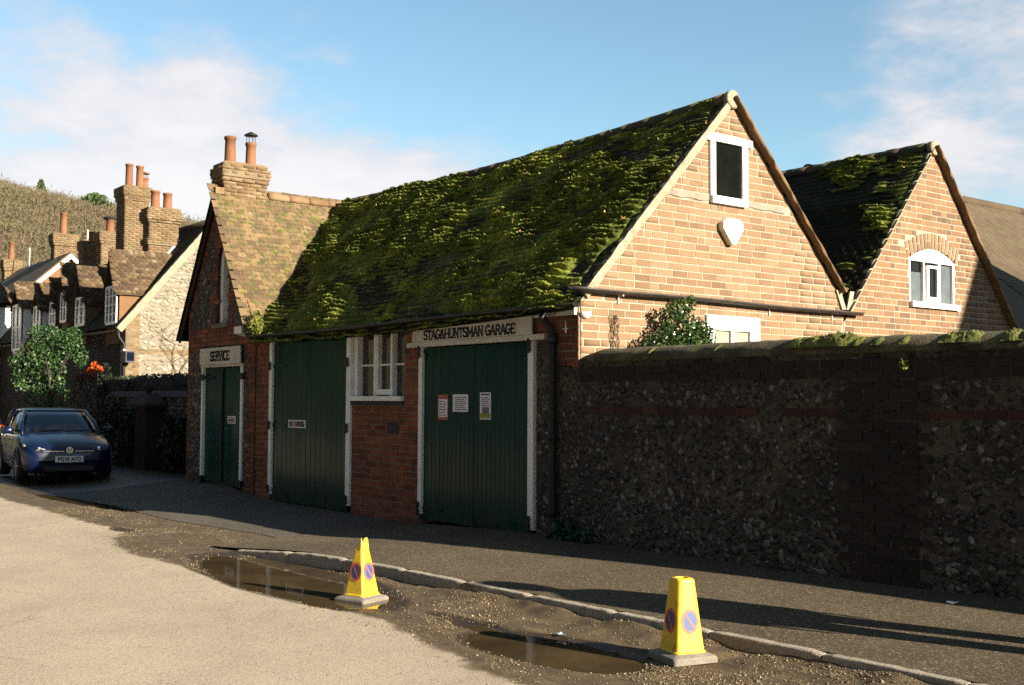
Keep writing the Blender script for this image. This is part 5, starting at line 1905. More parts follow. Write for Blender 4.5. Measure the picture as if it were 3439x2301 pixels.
mb.build('ridge_tile', MAT['ridge'], sroof)
# bargeboards
for sgn, ex in ((1, 1.74), (-1, 1.66)):
    mb = MB()
    ux, uz = 1 / ds * sgn, -SV_P / ds
    nx2, nz2 = SV_P / ds * sgn, 1 / ds
    L_ = ex * ds
    pts = [(SV_X, SV_Z - 0.02), (SV_X + ux * L_, SV_Z - 0.02 + uz * L_), (SV_X + ux * L_ - nx2 * 0.08, SV_Z - 0.02 + uz * L_ - nz2 * 0.08), (SV_X, SV_Z - 0.18)]
    if sgn > 0:
        pts = pts[::-1]
    mb.prism([(p[0], YS - 0.07, p[1]) for p in pts], (0, 0.03, 0))
    mb.build('bargeboard', MAT['bargeboard'], service)
chimney(sroof, -20.02, -19.58, 8.36, 9.19, 5.20, 6.00, [(5.60, 0.02), (5.68, 0.045), (5.76, 0.07), (5.84, 0.07), (5.90, 0.025)], MAT['stack'], [(-19.80, 8.56, 0.108, 0.52, None), (-19.80, 8.97, 0.10, 0.46, 'cage')], 3, course=0.068, dent=(5.74, 5.83))

# ------------------------------------------------------------------ second gabled building
out2 = thing('gabled_outbuilding', 'smaller brick building with arched white window and shaded mossy roof behind the garage', 'building', (XG, 15.3, 0))
G2 = Wall('X', XG + 0.004)
R2Y, R2Z, P2 = 15.34, 5.53, 1.222
AW0, AW1, AZ0, AZS, AZA = 14.69, 15.90, 3.10, 3.78, 3.95


def seg(y):
    m_, a_ = (AW0 + AW1) / 2, (AW1 - AW0) / 2
    hh_ = AZA - AZS
    R_ = (a_ * a_ + hh_ * hh_) / (2 * hh_)
    return AZA - R_ + math.sqrt(max(0, R_ * R_ - (y - m_) ** 2))


mb = MB()


def g2_strip(y0, y1, z0, z1=99):
    f_ = lambda y: R2Z - 0.06 - abs(y - R2Y) * P2
    pts = [(y0, z0), (y1, z0), (y1, min(z1, f_(y1)))]
    if y0 < R2Y < y1 and z1 > R2Z:
        pts.append((R2Y, f_(R2Y)))
    pts.append((y0, min(z1, f_(y0))))
    G2.poly(mb, pts, -0.28, 0.0)


g2_strip(13.125, AW0, 0); g2_strip(AW1, 17.55, 0); g2_strip(AW0, AW1, 0, AZ0)
for i in range(8):
    a, b = AW0 + (AW1 - AW0) * i / 8, AW0 + (AW1 - AW0) * (i + 1) / 8
    g2_strip(a, b, max(seg(a), seg(b)))
g2w = mb.build('gable_wall', MAT['mortar'], out2)


def arch_zone(y, z):
    if AW0 - 0.02 < y < AW1 + 0.02 and z < seg(min(max(y, AW0), AW1)) + 0.02 and z > AZ0:
        return True
    return AW0 - 0.14 < y < AW1 + 0.14 and AZS - 0.05 < z < seg(min(max(y, AW0), AW1)) + 0.30 and z > AZS - 0.1 + abs(y - (AW0 + AW1) / 2) * 0.05


items = lay_bricks(G2, [(13.14, 2.1), (17.5, 2.1), (17.5, 2.85), (R2Y, R2Z - 0.08), (13.14, 2.84)], [(AW0, AW1, AZ0, AZS)], course=0.088, z0=2.1, seed=31, d=0.004, bond='flemish', extra_clip=arch_zone)
pieces('brick', items, MAT['brick2'], g2w, 300, 'bricks', pick=lambda it: (it[1].translation - CAM).length + (9 if it[1].translation.z < 2.4 else 0))
# arch of bricks on edge
items = []
n = 15
for i in range(n):
    t = i / (n - 1)
    y_ = AW0 - 0.05 + (AW1 - AW0 + 0.10) * t
    ang = (t - 0.5) * 0.62
    z_ = seg(min(max(y_, AW0), AW1)) + 0.135
    for part_ in ((0.0, 0.235),) if i % 3 else ((-0.06, 0.11), (0.06, 0.11)):
        me_ = brick_mesh(G2, [(-0.034, -part_[1] / 2), (0.034, -part_[1] / 2), (0.034, part_[1] / 2), (-0.034, part_[1] / 2)], 0.009)
        items.append((me_, Matrix.Translation((XG + 0.004, y_ + part_[0] * math.sin(ang), z_ + part_[0])) @ Matrix.Rotation(-ang, 4, 'X')))
pieces('arch_brick', items, MAT['brick'], g2w, 300)
# arched window
mb = MB()
ring = [(AW0, AZS - 0.02)] + [(AW1, AZS - 0.02)] + [(AW1 - (AW1 - AW0) * i / 12, seg(AW1 - (AW1 - AW0) * i / 12)) for i in range(13)]
G2.poly(mb, ring, -0.09, -0.005)
aw = mb.build('arched_window', MAT['white'], out2)
for a, b in ((AW0, AW0 + 0.05), (AW1 - 0.045, AW1), (15.07, 15.105), (15.465, 15.52)):
    fbox('window_frame', MAT['white'], aw, a, b, -0.09, -0.01, AZ0 + 0.05, AZS - 0.02, G2)
fbox('window_sill', MAT['white'], aw, AW0, AW1 + 0.05, -0.09, 0.06, AZ0 - 0.03, AZ0 + 0.05, G2)
for a, b, z0, z1, m_ in ((AW0 + 0.06, 15.07, AZ0 + 0.05, 3.40, 'glass_obscured'), (AW0 + 0.06, 15.07, 3.40, 3.60, 'glass_obscured'), (AW0 + 0.06, 15.07, 3.61, AZS - 0.02, 'glass'), (15.53, AW1 - 0.05, AZ0 + 0.05, AZS - 0.02, 'glass_obscured')):
    fbox('pane', MAT[m_], aw, a, b, -0.055, -0.05, z0, z1, G2)
# opening casement, slightly ajar
for a, b, z0, z1 in ((15.13, 15.175, 3.17, 3.71), (15.395, 15.44, 3.17, 3.71), (15.175, 15.395, 3.17, 3.24), (15.175, 15.395, 3.67, 3.71)):
    fbox('casement', MAT['white'], aw, a, b, -0.03, 0.02, z0, z1, G2)
fbox('pane', MAT['glass'], aw, 15.175, 15.395, -0.02, -0.015, 3.24, 3.67, G2)
fbox('pane', MAT['glass'], aw, 15.12, 15.45, -0.075, -0.07, AZ0 + 0.05, AZS - 0.02, G2)
# roof
mb = MB()
e0, e1 = 13.12, 17.55
mb.add([(XG + 0.03, R2Y, R2Z - 0.03), (-20, R2Y, R2Z - 0.05), (-20, e0, R2Z - 0.03 - (R2Y - e0) * P2), (XG + 0.03, e0, R2Z - 0.03 - (R2Y - e0) * P2)], [(0, 1, 2, 3)])
r2 = mb.build('roof', MAT['tile_dark'], out2)
mb = MB()
mb.add([(XG + 0.03, R2Y, R2Z - 0.03), (-20, R2Y, R2Z - 0.05), (-20, e1, R2Z - 0.03 - (e1 - R2Y) * P2), (XG + 0.03, e1, R2Z - 0.03 - (e1 - R2Y) * P2)], [(0, 3, 2, 1)])
mb.build('rear_slope', MAT['tile_dark'], r2)
su = Vector((0, 1, P2)).normalized()
items = lay_tiles(Vector((-14.0, 13.15, R2Z - (R2Y - 13.15) * P2)), Vector((1, 0, 0)), su, 4.42, (R2Y - 13.15) * math.hypot(1, P2), seed=14)
pieces('tile', items, MAT['tile_dark'], r2, 300, 'tiles', pick=lambda it: -it[1].translation.z)
moss_carpet(r2, -13.2, XG - 0.02, 13.2, R2Y, R2Z, P2, lambda U, Vv, SL: -0.25 + 0.23 * sstep(SL - 0.6, SL - 0.1, Vv) + 0.10 * sstep(0.9, 0.1, XG - U) * sstep(0.8, 2.4, Vv), 15, nfrond=3000, nleaf=20, hmax=0.055, trim=True)
x = -13.2
while x < XG - 0.3:
    mb = MB()
    rings = [[(x + 0.43 * i / 3, R2Y + rr * math.cos(a), R2Z - 0.045 + rr * math.sin(a)) for a in [R(-20 + 220 * q / 10) for q in range(11)]] for i, rr in enumerate((0.105, 0.105, 0.105, 0.112))]
    mb.loft(rings)
    mb.build('ridge_tile', MAT['ridge_dark'] if x < -9.9 else MAT['ridge'], r2, True)
    x += 0.44
mb = MB()
mb.loft([[(xx, R2Y + rr * math.cos(2 * math.pi * q / 14), R2Z - 0.035 + rr * math.sin(2 * math.pi * q / 14)) for q in range(14)] for xx, rr in ((XG - 0.02, 0.11), (XG + 0.05, 0.112), (XG + 0.062, 0.09))])
mb.build('ridge_end', MAT['verge'], r2, True)
verge(out2, 13.22, R2Z - (R2Y - 13.22) * P2, R2Y, R2Z, XG - 0.05, XG + 0.03, 0.05, MAT['verge'], 5)
verge(out2, 17.55, R2Z - (17.55 - R2Y) * P2, R2Y, R2Z, XG - 0.05, XG + 0.12, 0.024, MAT['ridge'], 6)
mb = MB(); G2.poly(mb, [(13.16, 2.94), (13.26, 2.94), (13.33, 3.20), (13.24, 3.2)], 0.0, 0.028)
mb.build('flashing', MAT['mortar'], out2)

# ------------------------------------------------------------------ barn roof beyond
barn = thing('barn', 'long low barn with brown mossy tiled roof beyond the second gable', 'barn', (-12, 24, 0))
mb = MB(); mb.box(-18.2, -9.9, 18.2, 40, 0, 2.75)
mb.build('wall', MAT['brick_red'], barn)
BR, BZ = -14.0, 6.22
mb = MB()
mb.add([(BR, 18.0, BZ), (BR, 40.3, BZ), (-9.4, 40.3, 2.6), (-9.4, 18.0, 2.6)], [(0, 3, 2, 1)])
mb.add([(BR, 18.0, BZ), (BR, 40.3, BZ), (-18.6, 40.3, 2.6), (-18.6, 18.0, 2.6)], [(0, 1, 2, 3)])
broof = mb.build('roof', MAT['tile_barn'], barn)
bu = Vector((-4.6, 0, BZ - 2.6)).normalized()
items = lay_tiles(Vector((-9.4, 20.0, 2.6)), Vector((0, 1, 0)), bu, 13.0, math.hypot(4.6, BZ - 2.6) - 0.05, gauge=0.11, w=0.17, seed=15)
pieces('tile', items, MAT['tile_barn'], broof, 300, 'tiles')
mb = MB(); mb.tube([(BR, 18.0, BZ), (BR, 40.3, BZ)], 0.12, 10)
mb.build('ridge', MAT['tile_barn'], broof, True)
# a house out of view to the right whose gable shades the end of the second gable
nb = thing('neighbour_house', 'plain brick house across the yard beyond the right edge of view', 'house', (2.5, 23, 0))
mb = MB(); mb.box(0.0, 6.0, 19.62, 25.0, 0, 6.0)
mb.build('wall', MAT['brick_red'], nb)
mb = MB()
mb.prism([(-0.2, 19.5, 5.95), (-0.2, 25.1, 5.95), (-0.2, 22.3, 11.5)], (6.4, 0, 0))
mb.build('roof', MAT['tile_dark'], nb)
# ------------------------------------------------------------------ signs, papers and fittings
sg = thing('garage_sign', 'long weathered white board lettered STAG&HUNTSMAN GARAGE over the garage door', 'sign', (-11.65, YF - 0.06, 2.44))
mb = MB(); mb.cbox(-12.95, -10.37, YF - 0.085, YF - 0.055, 2.440, 2.70, 0.004)
mb.build('board', MAT['white_dirty'], sg)
write('STAG&HUNTSMAN GARAGE', -12.66, -10.67, 2.463, 0.122, 0.021, lambda s, z, d: (s, YF - 0.0845 - d, z), 0.007, MAT['letter'], sg, True)

sg = thing('service_sign', 'small weathered white board lettered SERVICE over the narrow doors', 'sign', (-19.35, YS - 0.05, 2.3))
mb = MB(); mb.cbox(-20.24, -18.46, YS - 0.075, YS - 0.045, 2.302, 2.60, 0.004)
mb.build('board', MAT['white_dirty'], sg)
write('SERVICE', -19.74, -18.90, 2.365, 0.165, 0.034, lambda s, z, d: (s, YS - 0.0745 - d, z), 0.008, MAT['letter'], sg, True)


def plate(name, label, cat, x0, x1, z0, z1, y, mats, lines, group=None):
    t_ = thing(name, label, cat, ((x0 + x1) / 2, y, z0), group=group)
    mb = MB(); mb.box(x0, x1, y - 0.004, y, z0, z1)
    mb.build('sheet', mats, t_)
    for nm, mt, a0, a1, b0, b1 in lines:
        mb = MB(); mb.box(x0 + (x1 - x0) * a0, x0 + (x1 - x0) * a1, y - 0.0065, y - 0.0045, z0 + (z1 - z0) * b0, z0 + (z1 - z0) * b1)
        mb.build(nm, mt, t_)
    return t_


np_ = plate('no_parking_plate', 'small white plate reading NO PARKING on the tall middle doors', 'sign', -16.74, -16.14, 1.22, 1.345, YF - 0.006, MAT['plate'], [])
mb = write('NO PARKING', -16.70, -16.18, 1.245, 0.075, 0.016, lambda s, z, d: (s, YF - 0.0105 - d, z), 0.003, MAT['letter'], np_, one=True)
mb.build('lettering', MAT['letter'], np_)
mb = MB(); mb.box(-16.54, -16.47, YF - 0.014, YF - 0.0102, 1.24, 1.325)
mb.build('red_mark', MAT['signred'], np_)
sp_ = plate('door_notice', 'tiny white notice fixed on the right-hand service door', 'notice', -19.13, -18.78, 1.24, 1.375, YS + 0.014, MAT['plate'], [('text_line', MAT['ink_grey'], .08, .92, .70, .82), ('text_line', MAT['letter'], .15, .85, .32, .58), ('text_line', MAT['ink_grey'], .08, .92, .12, .2)])
tl = lambda n, a0, a1, b0, b1, mt='ink_grey': [('text_line', MAT[mt], a0 + (0.03 if k % 2 else 0), a1 - (0.07 * (k % 3)), b0 + (b1 - b0) * k / n, b0 + (b1 - b0) * (k + 0.42) / n) for k in range(n)]
plate('pink_bordered_poster', 'tall narrow poster with pink border on the green garage door', 'poster', -12.42, -12.185, 1.41, 1.74, YF - 0.006, MAT['ink_red'], [('panel', MAT['paper'], .07, .93, .12, .82)] )
o_ = bpy.data.objects['pink_bordered_poster']
for k in range(6):
    mb = MB(); z_ = 1.47 + k * 0.035
    mb.box(-12.39, -12.22 - 0.03 * (k % 2), YF - 0.0155, YF - 0.0127, z_, z_ + 0.012)
    mb.build('text_line', MAT['ink_grey' if k else 'ink_red'], o_)
plate('white_notice', 'wide white printed notice, middle of three papers on the garage door', 'notice', -12.08, -11.74, 1.52, 1.742, YF - 0.006, MAT['paper'], tl(7, .12, .9, .1, .92))
plate('green_picture_poster', 'narrow white poster with green and yellow picture on the garage door', 'poster', -11.485, -11.255, 1.43, 1.765, YF - 0.006, MAT['paper'], [('picture', MAT['ink_green'], .04, .96, .04, .24), ('picture', MAT['ink_grey'], .22, .84, .24, .46), ('heading', MAT['letter'], .1, .9, .90, .95)] + tl(5, .12, .9, .5, .86))

al = thing('alarm_box', 'cream shield-shaped alarm box on the garage gable', 'alarm box', (XG, 10.78, 3.7))
mb = MB()
pts = [(10.60, 3.90), (10.66, 3.95), (10.90, 3.95), (10.97, 3.89), (10.97, 3.83), (10.83, 3.63), (10.76, 3.63), (10.60, 3.82)]
pts = [((p[0] - 10.785) * 1.0 + 10.785, p[1]) for p in pts]
mb.prism([GW.w(p[0], 0.004, p[1]) for p in pts[::-1]], (0.09, 0, 0))
mb.build('cover', MAT['alarm'], al)
mb = MB(); mb.box(XG + 0.094, XG + 0.098, 10.70, 10.86, 3.84, 3.88)
mb.build('badge', MAT['white'], al)

fl = thing('security_lamp', 'white security lamp on the corner between service gable and garage gutter', 'lamp', (-18.28, YS, 2.82))
mb = MB(); mb.loft([[(-18.44, YS - 0.20, 2.80), (-18.14, YS - 0.20, 2.80), (-18.14, YS - 0.20, 2.92), (-18.44, YS - 0.20, 2.92)], [(-18.40, YS - 0.06, 2.76), (-18.18, YS - 0.06, 2.76), (-18.18, YS - 0.06, 2.88), (-18.40, YS - 0.06, 2.88)]])
mb.build('lamp_body', MAT['white'], fl)
mb = MB(); mb.tube([(-18.29, YS - 0.08, 2.78), (-18.29, YS - 0.03, 2.74), (-18.29, YS, 2.74)], 0.018, 6)
mb.build('bracket', MAT['white'], fl)

hl = thing('half_moon_lamp', 'pale half-round bulkhead lamp on the brick corner beside the downpipe', 'lamp', (XG, 8.36, 2.62))
mb = MB()
rings = []
for k in range(5):
    a = R(90 * k / 4)
    rr, dd = 0.075 * math.cos(a), 0.07 * math.sin(a)
    rings.append([(XG + 0.008 + dd, 8.40 + rr * math.cos(R(180 + 180 * q / 10)), 2.66 + rr * math.sin(R(180 + 180 * q / 10))) for q in range(11)] + [(XG + 0.008 + dd, 8.40, 2.66)])
mb.loft(rings[:4])
mb.build('lamp_glass', MAT['paper'], hl)
cr = thing('wall_tie', 'small white cross-shaped tie on the shaded brick corner', 'wall tie', (-9.83, YF, 2.5))
mb = MB(); mb.loft([[(-9.845, YF - 0.012, 2.44), (-9.83, YF - 0.02, 2.43), (-9.815, YF - 0.012, 2.44)], [(-9.842, YF - 0.012, 2.5), (-9.83, YF - 0.024, 2.5), (-9.818, YF - 0.012, 2.5)], [(-9.832, YF - 0.012, 2.57), (-9.83, YF - 0.016, 2.575), (-9.828, YF - 0.012, 2.57)]])
mb.box(-9.87, -9.79, YF - 0.022, YF - 0.012, 2.475, 2.485)
mb.build('cross', MAT['white'], cr)

# shrub growing between wall and gable
sh = thing('yard_shrub', 'leafy evergreen shrub standing against the sunlit garage gable above the wall', 'shrub', (XG + 0.5, 9.8, 0))
mb = MB()
for k in range(7):
    a = random.uniform(-.5, .5)
    mb.tube([(XG + 0.45, 9.8, 0.0), (XG + 0.35, 9.8 + a * 0.4, 1.3), (XG + 0.28, 9.8 + a, 2.5)], [0.03, 0.022, 0.006], 5)
mb.build('stems', MAT['bark'], sh)
bl = [(900, (XG + 0.28, 9.85, 2.42), (0.22, 0.50, 0.34)), (420, (XG + 0.28, 9.48, 2.28), (0.2, 0.34, 0.28)), (380, (XG + 0.26, 10.18, 2.40), (0.2, 0.25, 0.26)), (160, (XG + 0.25, 9.75, 2.74), (0.14, 0.24, 0.14)), (70, (XG + 0.2, 10.05, 2.83), (0.09, 0.12, 0.12)), (700, (XG + 0.35, 9.8, 1.9), (0.3, 0.6, 0.4))]
leaves('leaves', [(int(n_ * 1.8), (c_[0], c_[1] - 0.14 + (9.8 - c_[1]) * 0.12, c_[2]), tuple(q * 0.86 for q in r_)) for n_, c_, r_ in bl], 0.046, MAT['leaf_ivy'], sh, 30, up=0.1)
tw = thing('creeper_stem', 'thin leafless creeper stem on the sunlit brick near the half-moon lamp', 'creeper', (XG, 8.9, 2.3))
mb = MB()
rt_ = random.Random(4)
for k in range(5):
    y_ = 8.86 + rt_.uniform(-0.06, 0.06)
    pts = [(XG + 0.015, y_, 2.2)]
    for q in range(6):
        y_ += rt_.uniform(-0.035, 0.035)
        pts.append((XG + 0.012 + rt_.uniform(0, 0.02), y_, 2.2 + (q + 1) * 0.075))
    mb.tube(pts, 0.006, 4)
mb.build('stems', MAT['bark_red'], tw)
leaves('dry_leaves', [(26, (XG + 0.02, 8.87, 2.55), (0.02, 0.06, 0.1))], 0.03, MAT['leafbits'], tw, 3)

# grass-green tuft in the valley foot between the roofs
vt = thing('valley_plants', 'soft green tuft of weeds growing at the gutter end beside the service gable', 'weeds', (-17.9, 8.2, 2.8))
leaves('leaves', [(700, (-17.88, 8.22, 2.90), (0.2, 0.14, 0.13)), (300, (-17.68, 8.16, 2.82), (0.16, 0.1, 0.1)), (260, (-17.98, 8.3, 3.05), (0.12, 0.12, 0.14))], 0.045, MAT['moss_leaf'], vt, 21, up=0.6)

# ------------------------------------------------------------------ yellow no-waiting cones
def rsq(w, r_, z, n=4, tilt=(0, 0)):
    """rounded square ring"""
    pts = []
    h = w / 2
    for cx_, cy_, a0 in ((h - r_, h - r_, 0), (-h + r_, h - r_, 90), (-h + r_, -h + r_, 180), (h - r_, -h + r_, 270)):
        for k in range(n + 1):
            a = R(a0 + 90 * k / n)
            pts.append((cx_ + r_ * math.cos(a) + tilt[0] * z, cy_ + r_ * math.sin(a) + tilt[1] * z, z))
    return pts


def cone(loc, rz, label, top_w, top_z, broken, seed, zoff=0.0):
    t_ = thing('no_waiting_cone', label, 'traffic cone', loc, rz, local=True)
    # rubber foot
    mb = MB()
    mb.loft([rsq(0.335, 0.02, 0.0), rsq(0.335, 0.02, 0.028), rsq(0.318, 0.03, 0.042), rsq(0.232, 0.02, 0.058), rsq(0.2, 0.02, 0.060)])
    mb.build('foot', MAT['rubber'], t_)
    body_w = 0.212
    rc = random.Random(seed)

    def wz(z):
        return body_w + (top_w - body_w) * (z - 0.058) / (top_z - 0.058)
    mb = MB()
    rings = [rsq(0.232, 0.03, 0.050), rsq(0.232, 0.03, 0.066), rsq(0.214, 0.028, 0.070)]
    n = 10
    for k in range(n + 1):
        z = 0.075 + (top_z - 0.075) * k / n
        rings.append(rsq(wz(z), 0.018 + 0.012 * k / n, z))
    if not broken:
        rings += [rsq(top_w * 0.97, 0.03, top_z + 0.010), rsq(top_w * 0.85, 0.035, top_z + 0.020), rsq(top_w * 0.6, 0.028, top_z + 0.022), rsq(top_w * 0.52, 0.026, top_z + 0.012), rsq(top_w * 0.5, 0.026, top_z - 0.08)]
        mb.loft(rings)
        mb.f.pop()      # open top
    else:
        last = rings[-1]
        jag = []
        for i, p in enumerate(last):
            jag.append((p[0] * 0.9 + 0.004 * rc.uniform(-1, 1), p[1] * 0.9, p[2] + rc.uniform(-0.025, 0.045) + (0.03 if p[0] > 0 else -0.012)))
        rings[-2] = [(p[0] * 0.98, p[1] * 0.98, p[2]) for p in rings[-2]]
        rings[-1] = jag
        inner_ = [(p[0] * 0.86, p[1] * 0.86, p[2] - 0.004) for p in jag]
        deep = [(p[0] * 0.95, p[1] * 0.95, top_z - 0.12) for p in rings[-3]]
        rings += [inner_, [(p[0] * 0.86, p[1] * 0.86, p[2]) for p in deep]]
        mb.loft(rings)
        mb.f.pop()
    mb.build('body', MAT['yellow'], t_, False)
    # roundels on the four sides: red ring, blue field, red bar
    zc = 0.255
    slope = (body_w - top_w) / 2 / (top_z - 0.058)
    for q in range(4):
        ang = q * math.pi / 2
        ca, sa = math.cos(ang), math.sin(ang)

        def put(u, v, d):
            z = zc + v
            out = wz(z) / 2 + d
            return (ca * out - sa * u, sa * out + ca * u, z)

        def disc(name, r0, r1, d, mat, half=None):
            mb = MB()
            n_ = 28
            o0 = [put(r1 * math.cos(2 * math.pi * k / n_), 1.22 * r1 * math.sin(2 * math.pi * k / n_), d) for k in range(n_)]
            if r0 == 0:
                mb.v = o0; mb.f = [tuple(range(n_))]
            else:
                i0 = [put(r0 * math.cos(2 * math.pi * k / n_), 1.22 * r0 * math.sin(2 * math.pi * k / n_), d) for k in range(n_)]
                mb.v = o0 + i0
                mb.f = [(k, (k + 1) % n_, n_ + (k + 1) % n_, n_ + k) for k in range(n_)]
            return mb.build(name, mat, t_)
        disc('blue_field', 0, 0.050, 0.0016, MAT['signblue'])
        disc('red_ring', 0.049, 0.064, 0.0024, MAT['signred'])
        mb = MB()
        c = [(-0.040, 0.052), (-0.031, 0.059), (0.040, -0.052), (0.031, -0.059)]
        mb.v = [put(a, b, 0.003) for a, b in (c[0], c[3], c[2], c[1])]
        mb.f = [(0, 1, 2, 3)]
        mb.build('red_bar', MAT['signred'], t_)
    return t_


cz1 = float(gz(-5.21, 5.39))
cone((-5.21, 5.39, cz1 + 0.004), math.atan2(-0.218, 0.976), 'intact yellow no-waiting cone on gravel nearest the camera', 0.132, 0.50, False, 1)
cone((-8.44, 4.89, WATER_Z - 0.012), math.atan2(0.324, 0.946), 'yellow no-waiting cone with torn-off top standing in the long puddle', 0.088, 0.465, True, 2)

# scraps of litter at the road edge
for lx, ly, lb, sd in ((-6.25, 5.25, 'crumpled pale blue wrapper on the mud behind the small puddle', 1), (-4.93, 8.05, 'thin pale paper scrap on the shaded pavement below the wall', 2)):
    zb = float(pave_z(lx, ly)) if ly > 6 else float(gz(lx, ly))
    t_ = thing('litter_scrap', lb, 'litter', (lx, ly, zb))
    rl = random.Random(sd)
    mb = MB()
    n_ = 5
    for i in range(n_):
        for j in range(3):
            mb.v.append((lx + (i - 2) * 0.022 + rl.uniform(-.005, .005), ly + (j - 1) * 0.018 + rl.uniform(-.006, .006), zb + 0.006 + rl.uniform(0, 0.018)))
    for i in range(n_ - 1):
        for j in range(2):
            a_ = i * 3 + j
            mb.f.append((a_, a_ + 3, a_ + 4, a_ + 1))
    mb.build('sheet', MAT['paper'] if sd == 2 else surf('blue_wrapper', [(0, (0.3, 0.42, 0.6)), (1, (0.55, 0.65, 0.75))], scale=30, rough=0.4, bump=0), t_)
# ------------------------------------------------------------------ cottages up the lane
def step_roof(name, mat, parent, o, xdir, ydir, ulen, vlen, gauge=0.12, w=0.17, seed=0, keep=None):
    """tiled slope joined as one part (too far off to pick every tile)"""
    items = lay_tiles(o, xdir, ydir, ulen, vlen, gauge=gauge, w=w, seed=seed, keep=keep)
    return joined(name, items, mat, parent)


MAT['flint_cream'] = surf('cream_flint_bed', [(0.0, (0.17, 0.15, 0.105)), (0.5, (0.26, 0.23, 0.165)), (1.0, (0.32, 0.29, 0.215))], scale=3, rough=0.95, fine=0.35, fscale=30, bump=0.6, bdist=0.02)
cot = thing('flint_cottage', 'cottage with sunlit pale flint gable and row of tiled dormers behind the blue car', 'cottage', (-34, 10.8, 0))
HX, HY0, HZE, HP = -32.0, 10.60, 3.72, 1.2
HRY, HRZ = 13.30, 3.72 + 2.70 * 1.2
CG = Wall('X', HX)
mb = MB()
pts = [(10.82, 0), (15.8, 0), (15.8, 3.95), (HRY, HRZ - 0.06), (10.82, HZE + 0.2)]
CG.poly(mb, pts, -0.4, 0.0)
cgw = mb.build('gable_wall', MAT['flint_cream'], cot)
mb = MB(); mb.box(-46, HX - 0.4, 10.82, 11.1, 0, 3.75)
mb.build('street_wall', MAT['brick_dark'], cot)
items = []
pool_x = stone_pool(10, 'X', 50)
rf = random.Random(60)
z = 1.6
while z < 6.8:
    s = 11.25
    while s < 13.2:
        sz = rf.uniform(0.05, 0.085)
        zz = z + rf.uniform(-0.04, 0.04)
        if zz < HZE + (s - HY0) * HP - 0.32 and not (2.95 < zz < 3.1):
            items.append((rf.choice(pool_x), Matrix.Translation((HX + rf.uniform(-0.01, 0.01), s, zz)) @ Matrix.Rotation(rf.uniform(-.6, .6), 4, 'X') @ Matrix.Scale(sz, 4)))
        s += sz * 1.9 + rf.uniform(0, 0.04)
    z += 0.12
pieces('flint', items, MAT['flint_pale'], cgw, 300, 'flints')
items = lay_bricks(CG, [(10.83, 1.2), (11.22, 1.2), (11.22, 4.3), (10.83, 3.8)], [], course=0.085, z0=1.2, seed=3, d=0.01, bond='flemish')
items += lay_bricks(CG, [(11.22, 2.94), (13.2, 2.94), (13.2, 3.11), (11.22, 3.11)], [], course=0.085, z0=2.94, seed=4, d=0.01)
pieces('brick', items, MAT['stack'], cgw, 200, 'bricks')
verge(cot, HY0 - 0.05, HZE - 0.06, HRY, HRZ, HX - 0.1, HX + 0.08, 0.17, MAT['verge'], 9)


def slope_quad(name, mat, parent, x0, x1, ya, za, yb, zb):
    mb = MB(); mb.add([(x0, ya, za), (x1, ya, za), (x1, yb, zb), (x0, yb, zb)], [(0, 1, 2, 3)])
    return mb.build(name, mat, parent)


croof = slope_quad('roof', MAT['tile_dark'], cot, -36.3, HX + 0.06, HY0, HZE, HRY, HRZ)
slope_quad('rear_slope', MAT['tile_dark'], croof, -36.3, HX + 0.06, HRY, HRZ, 16.0, 3.72)
slope_quad('roof_low', MAT['tile_dark'], croof, -46, -36.3, HY0, HZE, 12.85, HZE + 2.25 * HP)
slope_quad('rear_slope', MAT['tile_dark'], croof, -46, -36.3, 12.85, HZE + 2.25 * HP, 15.5, 3.6)
mb = MB(); mb.add([(-36.3, 10.7, HZE), (-36.3, 16, HZE), (-36.3, HRY, HRZ)], [(0, 1, 2)])
mb.build('party_gable', MAT['brick_dark'], croof)
mb = MB(); mb.tube([(-36.3, HRY, HRZ + 0.0), (HX + 0.05, HRY, HRZ + 0.0)], 0.11, 8)
mb.build('ridge', MAT['ridge_dark'], croof, True)


